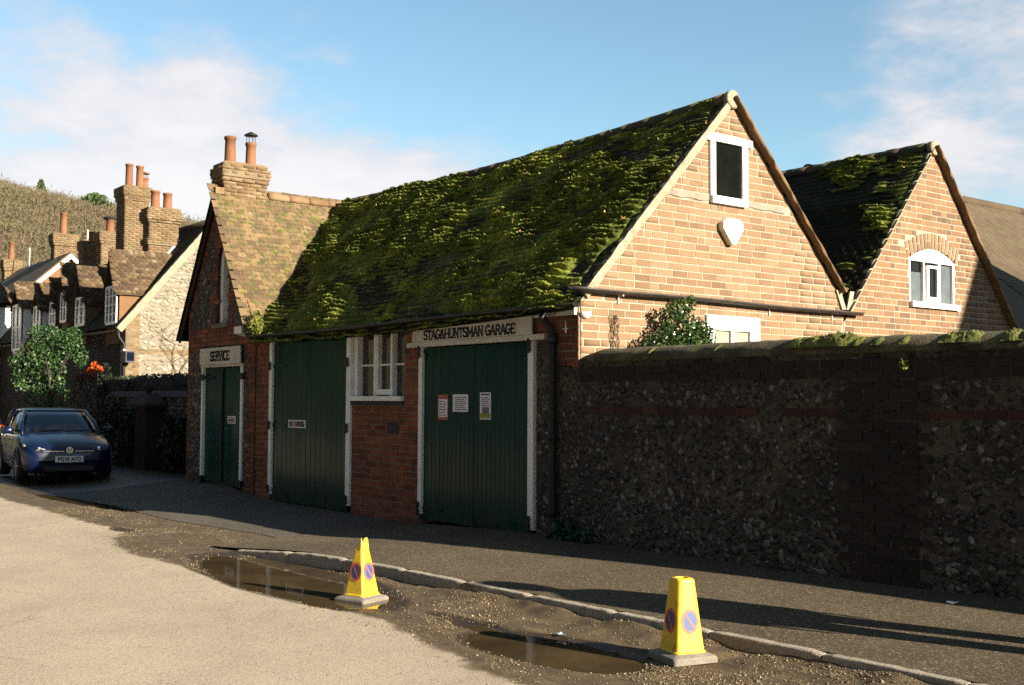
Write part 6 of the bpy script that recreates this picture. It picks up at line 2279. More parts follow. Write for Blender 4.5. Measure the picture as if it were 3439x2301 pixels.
def dormer(parent, xc, hw, ze, zr, yf, zb, cheek, mat_roof, seed, panes=(2, 3)):
    """gabled dormer on the street slope: roof, sunlit cheek, white casement facing the street"""
    yb_r = HY0 + (zr - HZE) / HP + 0.05
    yb_e = HY0 + (ze - HZE) / HP + 0.05
    ov = hw + 0.12
    k = (zr - ze) / hw
    zo = zr - ov * k
    mb = MB()
    mb.box(xc - hw, xc + hw, yf + 0.02, yf + 0.1, zb - 0.6, ze)
    # triangular cheeks down to the roof
    for sx_ in (-1, 1):
        x_ = xc + sx_ * hw
        zf = HZE + (yf - HY0) * HP
        ring = [(x_ - 0.04, yf + 0.02, zf - 0.3), (x_ - 0.04, yb_e, ze - 0.02), (x_ - 0.04, yf + 0.02, ze - 0.02)]
        mb.prism(ring, (0.08, 0, 0))
    d = mb.build('dormer', cheek, parent)
    mb = MB()
    mb.prism([(xc - hw, yf + 0.03, ze - 0.02), (xc + hw, yf + 0.03, ze - 0.02), (xc, yf + 0.03, zr - 0.05)][::-1], (0, 0.05, 0))
    mb.build('dormer_gable', MAT['tile_dark'], d)
    mb = MB()
    for sx_ in (-1, 1):
        a = [(xc, yf - 0.1, zr), (xc, yb_r, zr), (xc + sx_ * ov, yb_e - 0.1, zo), (xc + sx_ * ov, yf - 0.1, zo)]
        mb.add(a + [(p[0], p[1], p[2] - 0.04) for p in a], [(0, 1, 2, 3) if sx_ < 0 else (3, 2, 1, 0), (4, 5, 6, 7), (0, 3, 7, 4), (2, 3, 7, 6)])
    rf_ = mb.build('dormer_roof', mat_roof, d)
    up = Vector((-1, 0, k)).normalized()
    ln = ov * math.hypot(1, k)
    step_roof('tiles', mat_roof, rf_, Vector((xc + ov, yf - 0.1, zo + 0.012)), Vector((0, 1, 0)), up, yb_r - yf + 0.1, ln - 0.06, 0.10, 0.165, seed, keep=lambda p: p.z > HZE + (p.y - HY0) * HP - 0.02)
    # casement
    mb = MB(); mb.box(xc - hw * 0.88, xc + hw * 0.88, yf - 0.02, yf + 0.015, zb, ze - 0.03)
    w_ = mb.build('window', MAT['glass_obscured'], d)
    for i in range(panes[0] + 1):
        x_ = xc - hw * 0.86 + 2 * hw * 0.86 * i / panes[0]
        fb = MB(); fb.box(x_ - 0.045, x_ + 0.045, yf - 0.05, yf - 0.018, zb, ze - 0.03)
        fb.build('window_frame', MAT['white'], w_)
    for i in range(panes[1] + 1):
        z_ = zb + (ze - 0.03 - zb) * i / panes[1]
        t = 0.04 if i in (0, panes[1]) else 0.016
        fb = MB(); fb.box(xc - hw * 0.9, xc + hw * 0.9, yf - 0.045, yf - 0.02, z_ - t, z_ + t)
        fb.build('glazing_bar', MAT['white'], w_)
    return d


dormer(croof, -32.90, 0.52, 4.92, 5.98, 10.72, 3.85, MAT['plaster'], MAT['tile_far'], 1, (3, 4))
dormer(croof, -35.80, 0.50, 4.80, 5.74, 10.72, 3.95, MAT['plaster'], MAT['tile_far'], 2)
dormer(croof, -37.55, 0.34, 5.08, 5.95, 10.72, 4.15, MAT['plaster'], MAT['tile_far'], 3, (2, 2))
dormer(croof, -38.75, 0.34, 4.86, 5.62, 10.72, 4.1, MAT['plaster'], MAT['tile_far'], 4, (2, 2))
dormer(croof, -40.35, 0.46, 4.82, 5.55, 10.66, 3.7, MAT['render_white'], MAT['tile_far'], 5, (2, 2))
dormer(croof, -42.3, 0.62, 4.98, 5.75, 10.50, 3.4, MAT['render_white'], MAT['tile_far'], 6, (2, 2))
# chimneys of the cottage row
chimney(croof, -33.95, -33.40, 11.92, 12.84, 4.6, 7.40, [(6.30, 0.05), (6.46, 0.0), (6.98, 0.05), (7.06, 0.09), (7.3, 0.05)], MAT['stack'], [(-33.7, 12.20, 0.14, 0.55, None), (-33.7, 12.58, 0.14, 0.52, None)], 5)
mb = MB(); CGc = Wall('X', -33.385); CGc.poly(mb, [(11.95, 5.30), (12.05, 5.30), (12.86, 6.36), (12.86, 6.52), (12.80, 6.52)], 0.0, 0.02)
mb.build('flashing', MAT['white'], croof)
chimney(croof, -38.35, -37.50, 12.56, 13.38, 5.6, 8.74, [(8.30, 0.04), (8.46, 0.08)], MAT['stack'], [(-37.8, 12.78, 0.13, 0.78, None), (-37.8, 13.14, 0.13, 0.76, None), (-38.15, 13.42, 0.14, 0.45, 'cage')], 6)
chimney(croof, -41.3, -40.7, 12.82, 13.58, 5.6, 7.60, [(7.2, 0.04), (7.3, 0.08)], MAT['stack'], [(-41.0, 13.22, 0.15, 0.50, 'flare')], 7)
chimney(croof, -42.6, -42.0, 12.6, 13.18, 5.6, 7.42, [(7.1, 0.05)], MAT['stack'], [(-42.3, 13.0, 0.12, 0.36, None)], 8)
# eaves gutter and corner bracket lamp
gutter('gutter', [Vector((x_, HY0 - 0.02, 3.62)) for x_ in (-46, -32)], 0.06, cot, MAT['gutter'])
mb = MB(); mb.tube([(-31.95, 10.58, 3.6), (-31.95, 10.62, 3.4), (-31.92, 10.76, 3.2), (-31.92, 10.77, 0.2)], 0.045, 8)
mb.build('downpipe', MAT['iron'], cot, True)
lp = thing('corner_lantern', 'square dark lantern bracketed on the corner of the flint cottage', 'lantern', (-31.7, 10.75, 2.9))
mb = MB(); mb.box(-31.86, -31.60, 10.70, 10.96, 2.70, 3.02)
mb.build('case', MAT['trim'], lp)
mb = MB(); mb.box(-31.60, -31.594, 10.73, 10.93, 2.74, 2.98)
mb.build('pane', MAT['car_glass'], lp)
mb = MB(); mb.tube([(-31.9, 10.7, 3.02), (-31.75, 10.7, 3.05), (-31.7, 10.72, 3.0)], 0.03, 6)
mb.build('bracket', MAT['white'], lp)

# leafless climber trained on the pale gable
cl = thing('leafless_climber', 'bare branching climber on the pale flint gable', 'climber', (HX, 12.2, 1.5))
mb = MB()
rt_ = random.Random(22)


def branch(p, d, ln, r_, depth):
    pts = [Vector(p)]
    q = Vector(p)
    for k in range(6):
        d = (d + Vector((0, rt_.uniform(-.35, .35), rt_.uniform(-.12, .28)))).normalized()
        q = q + d * ln / 6
        q.x = HX + 0.05
        pts.append(q.copy())
    mb.tube(pts, [r_ * (1 - 0.11 * i) for i in range(len(pts))], 4)
    if depth:
        for i in (2, 4, 6):
            branch(pts[i], Vector((0, rt_.uniform(-1, 1), rt_.uniform(0.2, 1))).normalized(), ln * 0.6, r_ * 0.6, depth - 1)


branch((HX + 0.05, 12.35, 1.8), Vector((0, -0.2, 1)), 1.5, 0.018, 2)
branch((HX + 0.05, 12.5, 1.8), Vector((0, 0.2, 1)), 1.7, 0.018, 2)
branch((HX + 0.05, 12.3, 1.8), Vector((0, -0.7, 0.8)), 1.2, 0.015, 2)
mb.build('stems', MAT['bark_red'], cl)

# timber-framed house at the edge of the view
tf = thing('timber_framed_house', 'white timber-framed house end with brown hipped roof cut by the frame edge', 'house', (-48, 9.5, 0))
mb = MB(); mb.box(-56, -46.1, 6.8, 11.45, 0, 5.35)
mb.build('wall', MAT['render_white'], tf)
for y0, y1, z0, z1 in ((11.28, 11.45, 0.2, 5.35), (6.8, 11.28, 5.15, 5.35), (6.8, 11.28, 3.75, 3.95), (10.45, 10.6, 0.2, 5.15), (6.8, 11.28, 2.3, 2.42)):
    mb = MB(); mb.box(-46.10, -46.05, y0, y1, z0, z1)
    mb.build('timber', MAT['timber_black'], tf)
mb = MB(); mb.prism([(-46.1, 11.28, 2.45), (-46.1, 11.28, 2.62), (-46.1, 10.65, 3.74), (-46.1, 10.55, 3.74)], (0.045, 0, 0))
mb.build('timber', MAT['timber_black'], tf)
mb = MB()
mb.add([(-45.8, 6.5, 5.3), (-45.8, 11.75, 5.3), (-48.2, 9.1, 7.6), (-56, 6.5, 5.3), (-56, 11.75, 5.3), (-56, 9.1, 7.6)], [(0, 1, 2), (1, 4, 5, 2), (0, 2, 5, 3)])
tr_ = mb.build('roof', MAT['tile_far'], tf)
items = lay_tiles(Vector((-45.8, 6.6, 5.31)), Vector((0, 1, 0)), Vector((-2.4, 0, 2.3)), 5.1, 3.2, gauge=0.12, w=0.17, seed=40, keep=lambda p: abs(p.y - 9.1) < 2.6 * (1 - (p.z - 5.3) / 2.3))
joined('tiles', items, MAT['tile_far'], tr_)

# plastered house with white bargeboards further back
ph = thing('plastered_house', 'orange plastered gable with white bargeboards rising behind the dormers', 'house', (-56, 15.6, 0))
mb = MB()
mb.prism([(-54, 12.6, 0), (-54, 18.6, 0), (-54, 18.6, 5.5), (-54, 15.6, 8.25), (-54, 12.6, 5.5)], (-9, 0, 0))
mb.build('wall', MAT['plaster'], ph)
for sgn in (-1, 1):
    mb = MB()
    mb.prism([(-53.9, 15.6, 8.38), (-53.9, 15.6 + sgn * 3.3, 8.38 - 3.3 * 0.93), (-53.9, 15.6 + sgn * 3.3, 8.20 - 3.3 * 0.93), (-53.9, 15.6, 8.16)], (0.12, 0, 0))
    mb.build('bargeboard', MAT['white'], ph)
    mb = MB()
    mb.prism([(-53.85, 15.6, 8.47), (-53.85, 15.6 + sgn * 3.4, 8.47 - 3.4 * 0.93), (-53.85, 15.6 + sgn * 3.4, 8.39 - 3.4 * 0.93), (-53.85, 15.6, 8.39)], (-9.3, 0, 0))
    mb.build('roof', MAT['tile_far'], ph)
chimney(ph, -56.6, -56.0, 15.45, 16.48, 7.2, 9.55, [(9.0, 0.06), (9.15, 0.1)], MAT['stack'], [(-56.3, 15.93, 0.17, 1.05, None)], 9, course=0.1)
eh = thing('end_house', 'brown-roofed house with lone brick chimney in front of the wooded hill', 'house', (-66, 15.5, 0))
mb = MB(); mb.box(-74, -62, 12.9, 18, 0, 5.6)
mb.build('wall', MAT['brick_red'], eh)
mb = MB(); mb.prism([(-62, 12.6, 5.5), (-62, 18.3, 5.5), (-62, 15.45, 8.05)], (-12, 0, 0))
mb.build('roof', MAT['tile_far'], eh)
chimney(eh, -64.6, -64.0, 15.15, 15.92, 7.0, 9.05, [(8.5, 0.05), (8.65, 0.09)], MAT['stack'], [(-64.3, 15.54, 0.16, 0.98, None)], 10, course=0.1)
for x_, y_, z0_, z1_, lb in ((-62.5, 16.0, 7.2, 9.6, 'thin white aerial pole beside the lone chimney'), (-43.2, 13.1, 6.2, 8.0, 'thin white aerial pole between the brick chimneys')):
    ap = thing('aerial_pole', lb, 'aerial', (x_, y_, z0_))
    mb = MB(); mb.tube([(x_, y_, z0_ - 0.9), (x_, y_, z1_)], 0.022, 6)
    mb.build('pole', MAT['white'], ap)

# ------------------------------------------------------------------ garden wall, hedge, pier between cottage and service bay
gw = thing('garden_wall', 'low shaded flint garden wall between the service bay and the cottage', 'wall', (-24, 9.3, 0))
mb = MB(); mb.box(-28.5, -21.0, 9.22, 9.5, 0, 1.72)
gcore = mb.build('mortar_core', MAT['flint_mortar'], gw)
mb = MB(); mb.loft([[(x_, 9.16, 1.72), (x_, 9.56, 1.72), (x_, 9.36, 1.86)] for x_ in (-28.5, -21.0)])
mb.build('coping', MAT['brick_dark'], gw)
items = []
rf = random.Random(71)
z = 0.15
while z < 1.68:
    s = -28.4
    while s < -21.1:
        sz = rf.uniform(0.045, 0.075)
        items.append((rf.choice(pool_y), Matrix.Translation((s, 9.22, z + rf.uniform(-.02, .02))) @ Matrix.Rotation(rf.uniform(-.6, .6), 4, 'Y') @ Matrix.Scale(sz, 4)))
        s += sz * 2.0 + 0.02
    z += 0.1
joined('flints', items, MAT['flint'], gcore)
gp_ = thing('gate_pier', 'dark brick gate pier with sloping cap and stone ball by the garden wall', 'gate pier', (-24.9, 9.0, 0))
mb = MB(); mb.box(-25.25, -24.55, 8.78, 9.2, 0, 1.50)
mb.build('shaft', MAT['brick_dark'], gp_)
mb = MB(); mb.loft([[(-25.42, 8.66, 1.5), (-24.38, 8.66, 1.5), (-24.38, 9.26, 1.5), (-25.42, 9.26, 1.5)], [(-25.42, 8.66, 1.56), (-24.38, 8.66, 1.56), (-24.38, 9.26, 1.56), (-25.42, 9.26, 1.56)], [(-25.1, 8.85, 1.80), (-24.7, 8.85, 1.80), (-24.7, 9.07, 1.80), (-25.1, 9.07, 1.80)]])
mb.build('cap', MAT['brick_dark'], gp_)
mb = MB(); mb.lathe([(0.05, 0), (0.06, 0.03)] + [(0.12 * math.sin(R(a)), 0.15 - 0.12 * math.cos(R(a))) for a in range(30, 180, 25)], (-24.9, 8.96, 1.79), 12)
mb.build('ball', MAT['brick_dark'], gp_, True)
hd = thing('clipped_hedge', 'black-green clipped hedge behind the garden wall', 'hedge', (-25, 10.2, 0))
mb = MB(); mb.box(-31, -21.3, 9.85, 10.6, 0, 2.18)
mb.build('twigs', MAT['soot'], hd)
bl = []
for x_ in np.arange(-31, -21.2, 0.4):
    bl.append((160, (x_, 9.9, 1.5), (0.3, 0.16, 0.75)))
    bl.append((120, (x_, 10.2, 2.16), (0.3, 0.4, 0.14)))
leaves('leaves', bl, 0.07, MAT['leaf_hedge'], hd, 80)

# small evergreen standing in front of the dormers, catching the sun
ev = thing('sunlit_small_tree', 'small bright green leafy tree above the blue car', 'tree', (-30.2, 8.3, 0))
mb = MB()
rt_ = random.Random(2)
mb.tube([(-30.2, 8.4, 0), (-30.18, 8.38, 1.0), (-30.2, 8.3, 2.0), (-30.2, 8.25, 2.8)], [0.09, 0.075, 0.06, 0.03], 8)
for k in range(9):
    a = rt_.uniform(0, 6.28)
    mb.tube([(-30.2, 8.32, 1.7 + 0.12 * k), (-30.2 + 0.4 * math.cos(a), 8.3 + 0.45 * math.sin(a), 2.2 + 0.1 * k), (-30.2 + 0.7 * math.cos(a), 8.25 + 0.75 * math.sin(a), 2.6 + 0.1 * k)], [0.03, 0.02, 0.008], 5)
mb.build('trunk', MAT['bark'], ev)
bl = [(420, (-30.2, 8.35, 2.95), (0.55, 0.62, 0.50)), (260, (-30.0, 8.72, 3.05), (0.4, 0.34, 0.40)), (260, (-30.3, 7.95, 2.70), (0.5, 0.46, 0.45)), (190, (-30.5, 7.72, 2.35), (0.4, 0.34, 0.40)), (170, (-30.2, 8.2, 2.4), (0.5, 0.5, 0.32)), (90, (-30.2, 8.1, 3.40), (0.4, 0.45, 0.18)), (60, (-30.1, 8.85, 3.36), (0.25, 0.18, 0.18)), (90, (-30.3, 7.9, 2.0), (0.35, 0.45, 0.25)), (120, (-30.2, 8.35, 2.1), (0.3, 0.35, 0.25)), (160, (-30.1, 8.2, 1.7), (0.5, 0.7, 0.35)), (120, (-30.0, 8.3, 1.3), (0.45, 0.6, 0.35)), (70, (-30.4, 7.55, 2.6), (0.25, 0.2, 0.2)), (60, (-30.0, 9.0, 2.75), (0.25, 0.22, 0.3))]
leaves('crown', [(int(n_ * 3.0), c_, r_) for n_, c_, r_ in bl], 0.078, MAT['leaf'], ev, 60, up=-0.5)

fp = thing('orange_flowered_plant', 'plant with bright orange and dark red flower heads by the cottage wall', 'plant', (-28.60, 8.85, 0))
mb = MB()
rt_ = random.Random(5)
for k in range(12):
    mb.tube([(-28.60 + rt_.uniform(-.15, .15), 8.75 + rt_.uniform(-.2, .2), 0), (-28.60, 8.75 + rt_.uniform(-.4, .3), 1.5), (-28.60, 8.45 + 0.05 * k, 2.15 + rt_.uniform(-.1, .15))], 0.012, 4)
mb.build('stems', MAT['bark'], fp)
leaves('flower_head', [(90, (-28.45, 8.88, 2.46), (0.08, 0.10, 0.13)), (50, (-28.50, 9.02, 2.40), (0.07, 0.07, 0.10)), (40, (-28.50, 8.76, 2.36), (0.06, 0.06, 0.07))], 0.085, MAT['flower'], fp, 10, up=0.8)
leaves('red_leaves', [(110, (-28.60, 8.7, 2.2), (0.2, 0.3, 0.12)), (40, (-28.60, 8.35, 1.75), (0.2, 0.25, 0.2))], 0.09, MAT['leaf_red'], fp, 11)
leaves('green_leaves', [(60, (-28.60, 8.45, 2.12), (0.2, 0.35, 0.08)), (120, (-28.60, 8.65, 1.5), (0.25, 0.4, 0.5))], 0.08, MAT['leaf'], fp, 12)

# dark shrubbery between the car and the garden wall
for k, (x_, y_, h_, w_, lb) in enumerate(((-27.6, 9.0, 1.75, 0.75, 'black-green shrub at the cottage end of the garden wall'), (-26.3, 9.0, 1.5, 0.7, 'black-green shrub between the orange flowers and the gate pier'), (-23.6, 9.0, 1.35, 0.55, 'low dark shrub between gate pier and service bay'), (-28.9, 9.9, 2.2, 0.8, 'tall dark shrub against the cottage street wall'), (-31.0, 9.9, 2.6, 0.9, 'dark evergreen shrub behind the small sunlit tree'))):
    t_ = thing('dark_shrub', lb, 'shrub', (x_, y_, 0), group='dark shrubs in the cottage garden')
    mb = MB()
    for q in range(5):
        a = q * 1.26
        mb.tube([(x_, y_, 0), (x_ + 0.2 * math.cos(a), y_ + 0.12 * math.sin(a), h_ * 0.5), (x_ + 0.4 * math.cos(a), y_ + 0.2 * math.sin(a), h_ * 0.9)], [0.03, 0.02, 0.008], 5)
    mb.build('stems', MAT['bark'], t_)
    leaves('leaves', [(520, (x_, y_, h_ * 0.45), (w_, 0.24 if y_ < 9.5 else 0.5, h_ * 0.45)), (260, (x_ + 0.2, y_, h_ * 0.8), (w_ * 0.6, 0.2, h_ * 0.22))], 0.10, MAT['leaf_hedge'], t_, 300 + k * 7)
# ------------------------------------------------------------------ cars
def car(name, label, loc, rz, paint, plate_text=None, rear_view=False):
    t = thing(name, label, 'car', loc, rz, local=True)
    st = [(2.00, .30, .50, .53, .55), (1.985, .24, .60, .64, .66), (1.93, .20, .67, .71, .76), (1.80, .18, .72, .78, .82), (1.5, .18, .79, .87, .862), (1.15, .18, .86, .935, .872), (0.85, .18, .90, .985, .875),
          (0.4, .18, .915, .97, .875), (-0.4, .18, .925, .97, .875), (-1.1, .18, .94, .98, .87), (-1.65, .2, .95, .98, .835), (-1.9, .25, .93, .96, .77), (-1.99, .3, .86, .90, .68), (-2.02, .38, .78, .82, .60)]
    mb = MB()
    rings = []
    for x, zb, zs, zt, hw in st:
        h = [(0, zb), (hw * .55, zb), (hw * .9, zb + .02), (hw * .985, zb + .14), (hw, (zb + zs) * .5), (hw * .99, zs - .10), (hw * .965, zs - .03), (hw * .90, zs + (zt - zs) * .35), (hw * .6, zs + (zt - zs) * .82), (hw * .3, zt - .004), (0, zt)]
        ring = [(x, y, z) for y, z in h] + [(x, -y, z) for y, z in h[-2:0:-1]]
        rings.append(ring[::-1])
    mb.loft(rings)
    body = mb.build('body', paint, t, True)
    # cabin: glass all round, painted roof and pillars
    lev = [(0.90, 1.02, -1.72, .815), (1.02, .82, -1.68, .79), (1.15, .60, -1.60, .745), (1.28, .36, -1.50, .695), (1.385, .12, -1.36, .63)]

    def outline(z, xf, xr, hw):
        pts = []
        for x, k in ((xf, 0.0), (xf - .015, .55), (xf - .10, .90), (xf - .32, 1.0), ((xf + xr) / 2, 1.02), (xr + .4, .98), (xr + .12, .88), (xr, .55)):
            pts.append((x, hw * k, z))
        return pts + [(p[0], -p[1], p[2]) for p in pts[::-1] if p[1] > 0]
    mb = MB(); mb.loft([outline(*l) for l in lev])
    mb.build('cabin_glass', MAT['car_glass'], t, True)
    mb = MB()
    mb.loft([outline(1.375, .15, -1.39, .645), outline(1.405, .07, -1.36, .635), outline(1.435, -.10, -1.25, .56), outline(1.45, -.35, -1.0, .35)])
    mb.build('roof', paint, t, True)
    for s in (-1, 1):
        for pts, r_ in (([(1.0, s * .74, .92), (.60, s * .70, 1.15), (.12, s * .585, 1.395)], .035), ([(-.35, s * .815, .92), (-.38, s * .70, 1.28), (-.40, s * .635, 1.39)], .035), ([(-1.45, s * .76, .94), (-1.35, s * .66, 1.25), (-1.15, s * .60, 1.40)], .07)):
            mb = MB(); mb.tube(pts, r_, 6)
            mb.build('pillar', paint, t, True)
        mb = MB()
        c = Vector((.72, s * .97, 1.0))
        mb.loft([[(c.x + dx * k, c.y + dy * k2, c.z + dz * k2) for dy, dz in ((-.10, -.07), (.10, -.06), (.11, .04), (.05, .075), (-.08, .07))] for dx, k, k2 in ((.06, 1, .55), (.03, 1, .95), (-.04, 1, 1.0), (-.06, 1, .9))])
        m_ = mb.build('mirror', paint, t, True)
        mb = MB(); mb.tube([(.72, s * .84, .95), (.72, s * .92, .97)], .025, 6)
        mb.build('mirror_arm', MAT['trim'], m_)
        # wheels
        for xw in (1.28, -1.27):
            mb = MB()
            prof = [(.19, -.10), (.27, -.105), (.305, -.085), (.312, 0), (.305, .085), (.27, .105), (.19, .10)]
            mb.loft([[(xw + r_ * math.cos(2 * math.pi * k / 24), s * .78 + w_, .312 + r_ * math.sin(2 * math.pi * k / 24)) for k in range(24)] for r_, w_ in prof], cap=False)
            wh = mb.build('wheel', MAT['tyre'], t, True)
            mb = MB()
            mb.loft([[(xw + r_ * math.cos(2 * math.pi * k / 24), s * (.78 + w_), .312 + r_ * math.sin(2 * math.pi * k / 24)) for k in range(24)] for r_, w_ in ((.20, .08), (.195, .10), (.18, .085), (.05, .06))])
            for k in range(5):
                a = 2 * math.pi * k / 5
                mb.tube([(xw + .04 * math.cos(a), s * .86, .312 + .04 * math.sin(a)), (xw + .185 * math.cos(a), s * .868, .312 + .185 * math.sin(a))], .022, 5)
            mb.build('rim', MAT['steel'], wh)
            mb = MB()
            n = 14
            mb.loft([[(xw + r_ * math.cos(math.pi * k / n), s * y_, .312 + r_ * math.sin(math.pi * k / n)) for r_, y_ in ((.335, .80), (.335, .885), (.375, .885), (.375, .80))] for k in range(n + 1)])
            mb.build('wheel_arch', MAT['trim'], t)
        # lamps
        if not rear_view:
            mb = MB()
            ring = [(1.90, s * .42, .60), (1.80, s * .735, .635), (1.62, s * .80, .70), (1.66, s * .79, .755), (1.83, s * .69, .725), (1.93, s * .44, .665)]
            ring = ring if s < 0 else ring[::-1]
            mb.loft([ring, [(p[0] + .055, p[1] * 1.02, p[2] + 0.004) for p in ring]])
            hl_ = mb.build('headlight', MAT['lamp'], t)
            mb = MB(); mb.lathe([(.045, 0), (.05, .02), (.02, .03)], (0, 0, 0), 10)
            mb.v = [(1.955 + v[2], s * .56 + v[0], .655 + v[1]) for v in mb.v]
            mb.build('lamp_bowl', MAT['chrome'], hl_)
            mb = MB(); mb.box(1.90, 1.945, s * .56 - .10, s * .56 + .10, .285, .345)
            mb.build('fog_light', MAT['lamp'], t)
        mb = MB()
        ring = [(-1.99, s * .52, .78), (-1.88, s * .76, .78), (-1.86, s * .77, .90), (-1.97, s * .54, .90)]
        ring = ring if s > 0 else ring[::-1]
        mb.loft([ring, [(p[0] - .04, p[1] * 1.02, p[2]) for p in ring]])
        mb.build('tail_light', MAT['redlight'], t)
    # grille, bumper intake, chrome strip, badge, plate
    mb = MB(); mb.loft([[(1.985, y, z) for y, z in ((-.52, .605), (.52, .605), (.50, .64), (-.50, .64))], [(2.005, y, z) for y, z in ((-.5, .605), (.5, .605), (.48, .64), (-.48, .64))]])
    mb.build('grille', MAT['trim'], t)
    for s in (-1, 1):
        mb = MB(); mb.box(1.99, 2.012, min(s * .10, s * .46), max(s * .10, s * .46), .612, .624)
        mb.build('chrome_strip', MAT['chrome'], t)
    mb = MB(); mb.box(1.955, 2.003, -.46, .46, .235, .33)
    mb.build('lower_intake', MAT['trim'], t)
    mb = MB()
    n = 20
    mb.loft([[(x, r_ * math.cos(2 * math.pi * k / n), .637 + r_ * math.sin(2 * math.pi * k / n)) for k in range(n)] for x, r_ in ((1.99, .062), (2.012, .062), (2.018, .054))])
    bd = mb.build('badge', MAT['trim'], t, True)
    mb = MB()
    for k in range(n):
        a, b = 2 * math.pi * k / n, 2 * math.pi * (k + 1) / n
        c = [(r_ * math.cos(q), .637 + r_ * math.sin(q)) for r_, q in ((.053, a), (.063, a), (.063, b), (.053, b))]
        mb.prism([(2.0185, y, z) for y, z in c], (.004, 0, 0))
    for p, q in (((-.024, .048), (0, .006)), ((0, .006), (.024, .048)), ((-.046, .018), (-.020, -.046)), ((-.020, -.046), (0, -.004)), ((0, -.004), (.020, -.046)), ((.020, -.046), (.046, .018))):
        dx, dz = q[0] - p[0], q[1] - p[1]
        l = math.hypot(dx, dz)
        nx_, nz_ = -dz / l * .006, dx / l * .006
        mb.prism([(2.0185, y, .637 + z) for y, z in ((p[0] - nx_, p[1] - nz_), (q[0] - nx_, q[1] - nz_), (q[0] + nx_, q[1] + nz_), (p[0] + nx_, p[1] + nz_))], (.004, 0, 0))
    mb.build('badge_mark', MAT['chrome'], bd)
    if plate_text:
        mb = MB(); mb.box(2.004, 2.014, -.26, .26, .405, .525)
        pl = mb.build('number_plate', MAT['plate'], t)
        mb = write(plate_text, -.215, .215, .43, .072, .014, lambda s, z, d: (2.0145 + d, s, z), .002, MAT['letter'], pl, one=True)
        mb.build('plate_lettering', MAT['letter'], pl)
    # wiper and bonnet shut line
    for y0, y1 in ((.10, .62), (-.5, .02)):
        mb = MB(); mb.tube([(1.02, y0, .985), (.93, y1, 1.01)], .012, 5)
        mb.build('wiper', MAT['trim'], t)
    for s in (-1, 1):
        mb = MB()
        for (xa, xb) in ((.62, .62), (-.38, -.38)):
            mb.tube([(xa, s * .872, .30), (xb, s * .873, .60), (xb, s * .864, .88)], .004, 4)
        mb.build('door_gap', MAT['trim'], t)
        for xh in (.1, -.75):
            mb = MB(); mb.box(xh - .08, xh + .08, min(s * .865, s * .885), max(s * .865, s * .885), .79, .815)
            mb.build('door_handle', paint, t)
    return t


car('parked_blue_car', 'dark blue hatchback parked facing us in the shade, plate PG18 AFO', (-24.9, 6.95, float(gz(-24.9, 6.95))), R(-7), MAT['car_blue'], 'PG18 AFO')
car('parked_dark_car', 'dark car behind the blue one showing only its red tail light at the frame edge', (-37.2, 7.62, 0.0), R(4), MAT['car_black'], None, True).rotation_euler = (0, 0, R(184))
# ------------------------------------------------------------------ wooded hill
def hill_z(x, y):
    x = np.asarray(x, float); y = np.asarray(y, float)
    crest = np.interp(y, [-150, 0, 73, 93, 113, 135, 200, 320], [62, 60, 53, 49.5, 46, 43, 34, 18])
    prof = np.interp(x, [-900, -520, -318, -290, -250, -190, -130, -95], [0.5, 0.9, 1.0, 0.97, 0.80, 0.42, 0.08, 0.0])
    return crest * prof + 3.0 * (fbm(x * 0.03, y * 0.03, 3, 13) - 0.5) * prof - 0.5


hx = np.linspace(-900, -95, 90); hy = np.linspace(-150, 330, 70)
HXg, HYg = np.meshgrid(hx, hy, indexing='ij')
idx = np.arange(HXg.size).reshape(HXg.shape)
F = np.stack([idx[:-1, :-1], idx[1:, :-1], idx[1:, 1:], idx[:-1, 1:]], -1).reshape(-1, 4)
o = link('hill', np_mesh('hill', np.stack([HXg, HYg, hill_z(HXg, HYg)], -1).reshape(-1, 3), F, True), MAT['hill'])
tag(o, 'steep hillside behind the cottages', kind='structure')
# bare winter woodland as one mass of thin upright stems and twigs
NT = 24000
tx = rng.uniform(-345, -120, NT); ty = rng.uniform(40, 175, NT)
tz = hill_z(tx, ty)
ht = rng.uniform(2.6, 5.6, NT) * (0.7 + 0.6 * fbm(tx * 0.04, ty * 0.04, 2, 4))
Vs, Fs = [], []
off = 0
for k in range(15):
    w = rng.uniform(0.035, 0.07, NT)
    if k == 0:          # trunk
        c = np.stack([tx, ty, tz], -1)
        d = np.stack([rng.normal(0, .06, NT), rng.normal(0, .06, NT), np.ones(NT)], -1)
        l = ht * 0.9
    else:               # twigs spreading through the crown
        r_ = ht * 0.34
        q = rng.normal(size=(NT, 3)); q /= np.linalg.norm(q, axis=1)[:, None]
        c = np.stack([tx, ty, tz + ht * 0.6], -1) + q * (r_ * rng.uniform(0.1, 0.9, NT))[:, None] * np.array([1, 1, 1.15])
        d = q * 0.9 + rng.normal(size=(NT, 3)) * 0.6 + np.array([0, 0, 0.45])
        l = ht * rng.uniform(0.10, 0.22, NT)
        w = w * 1.5
    d = d / np.linalg.norm(d, axis=1)[:, None]
    s_ = np.cross(d, rng.normal(size=(NT, 3))); s_ /= np.linalg.norm(s_, axis=1)[:, None]
    Vs.append(np.stack([c + s_ * w[:, None], c - s_ * w[:, None], c + d * l[:, None]], 1).reshape(-1, 3))
    i = np.arange(NT) * 3 + off
    Fs.append(np.stack([i, i + 1, i + 2], 1))
    off += NT * 3
o = link('bare_woodland', np_mesh('bare_woodland', np.concatenate(Vs), np.concatenate(Fs)), MAT['twig'])
tag(o, 'bare brown winter woodland covering the hillside', 'woodland', kind='stuff')


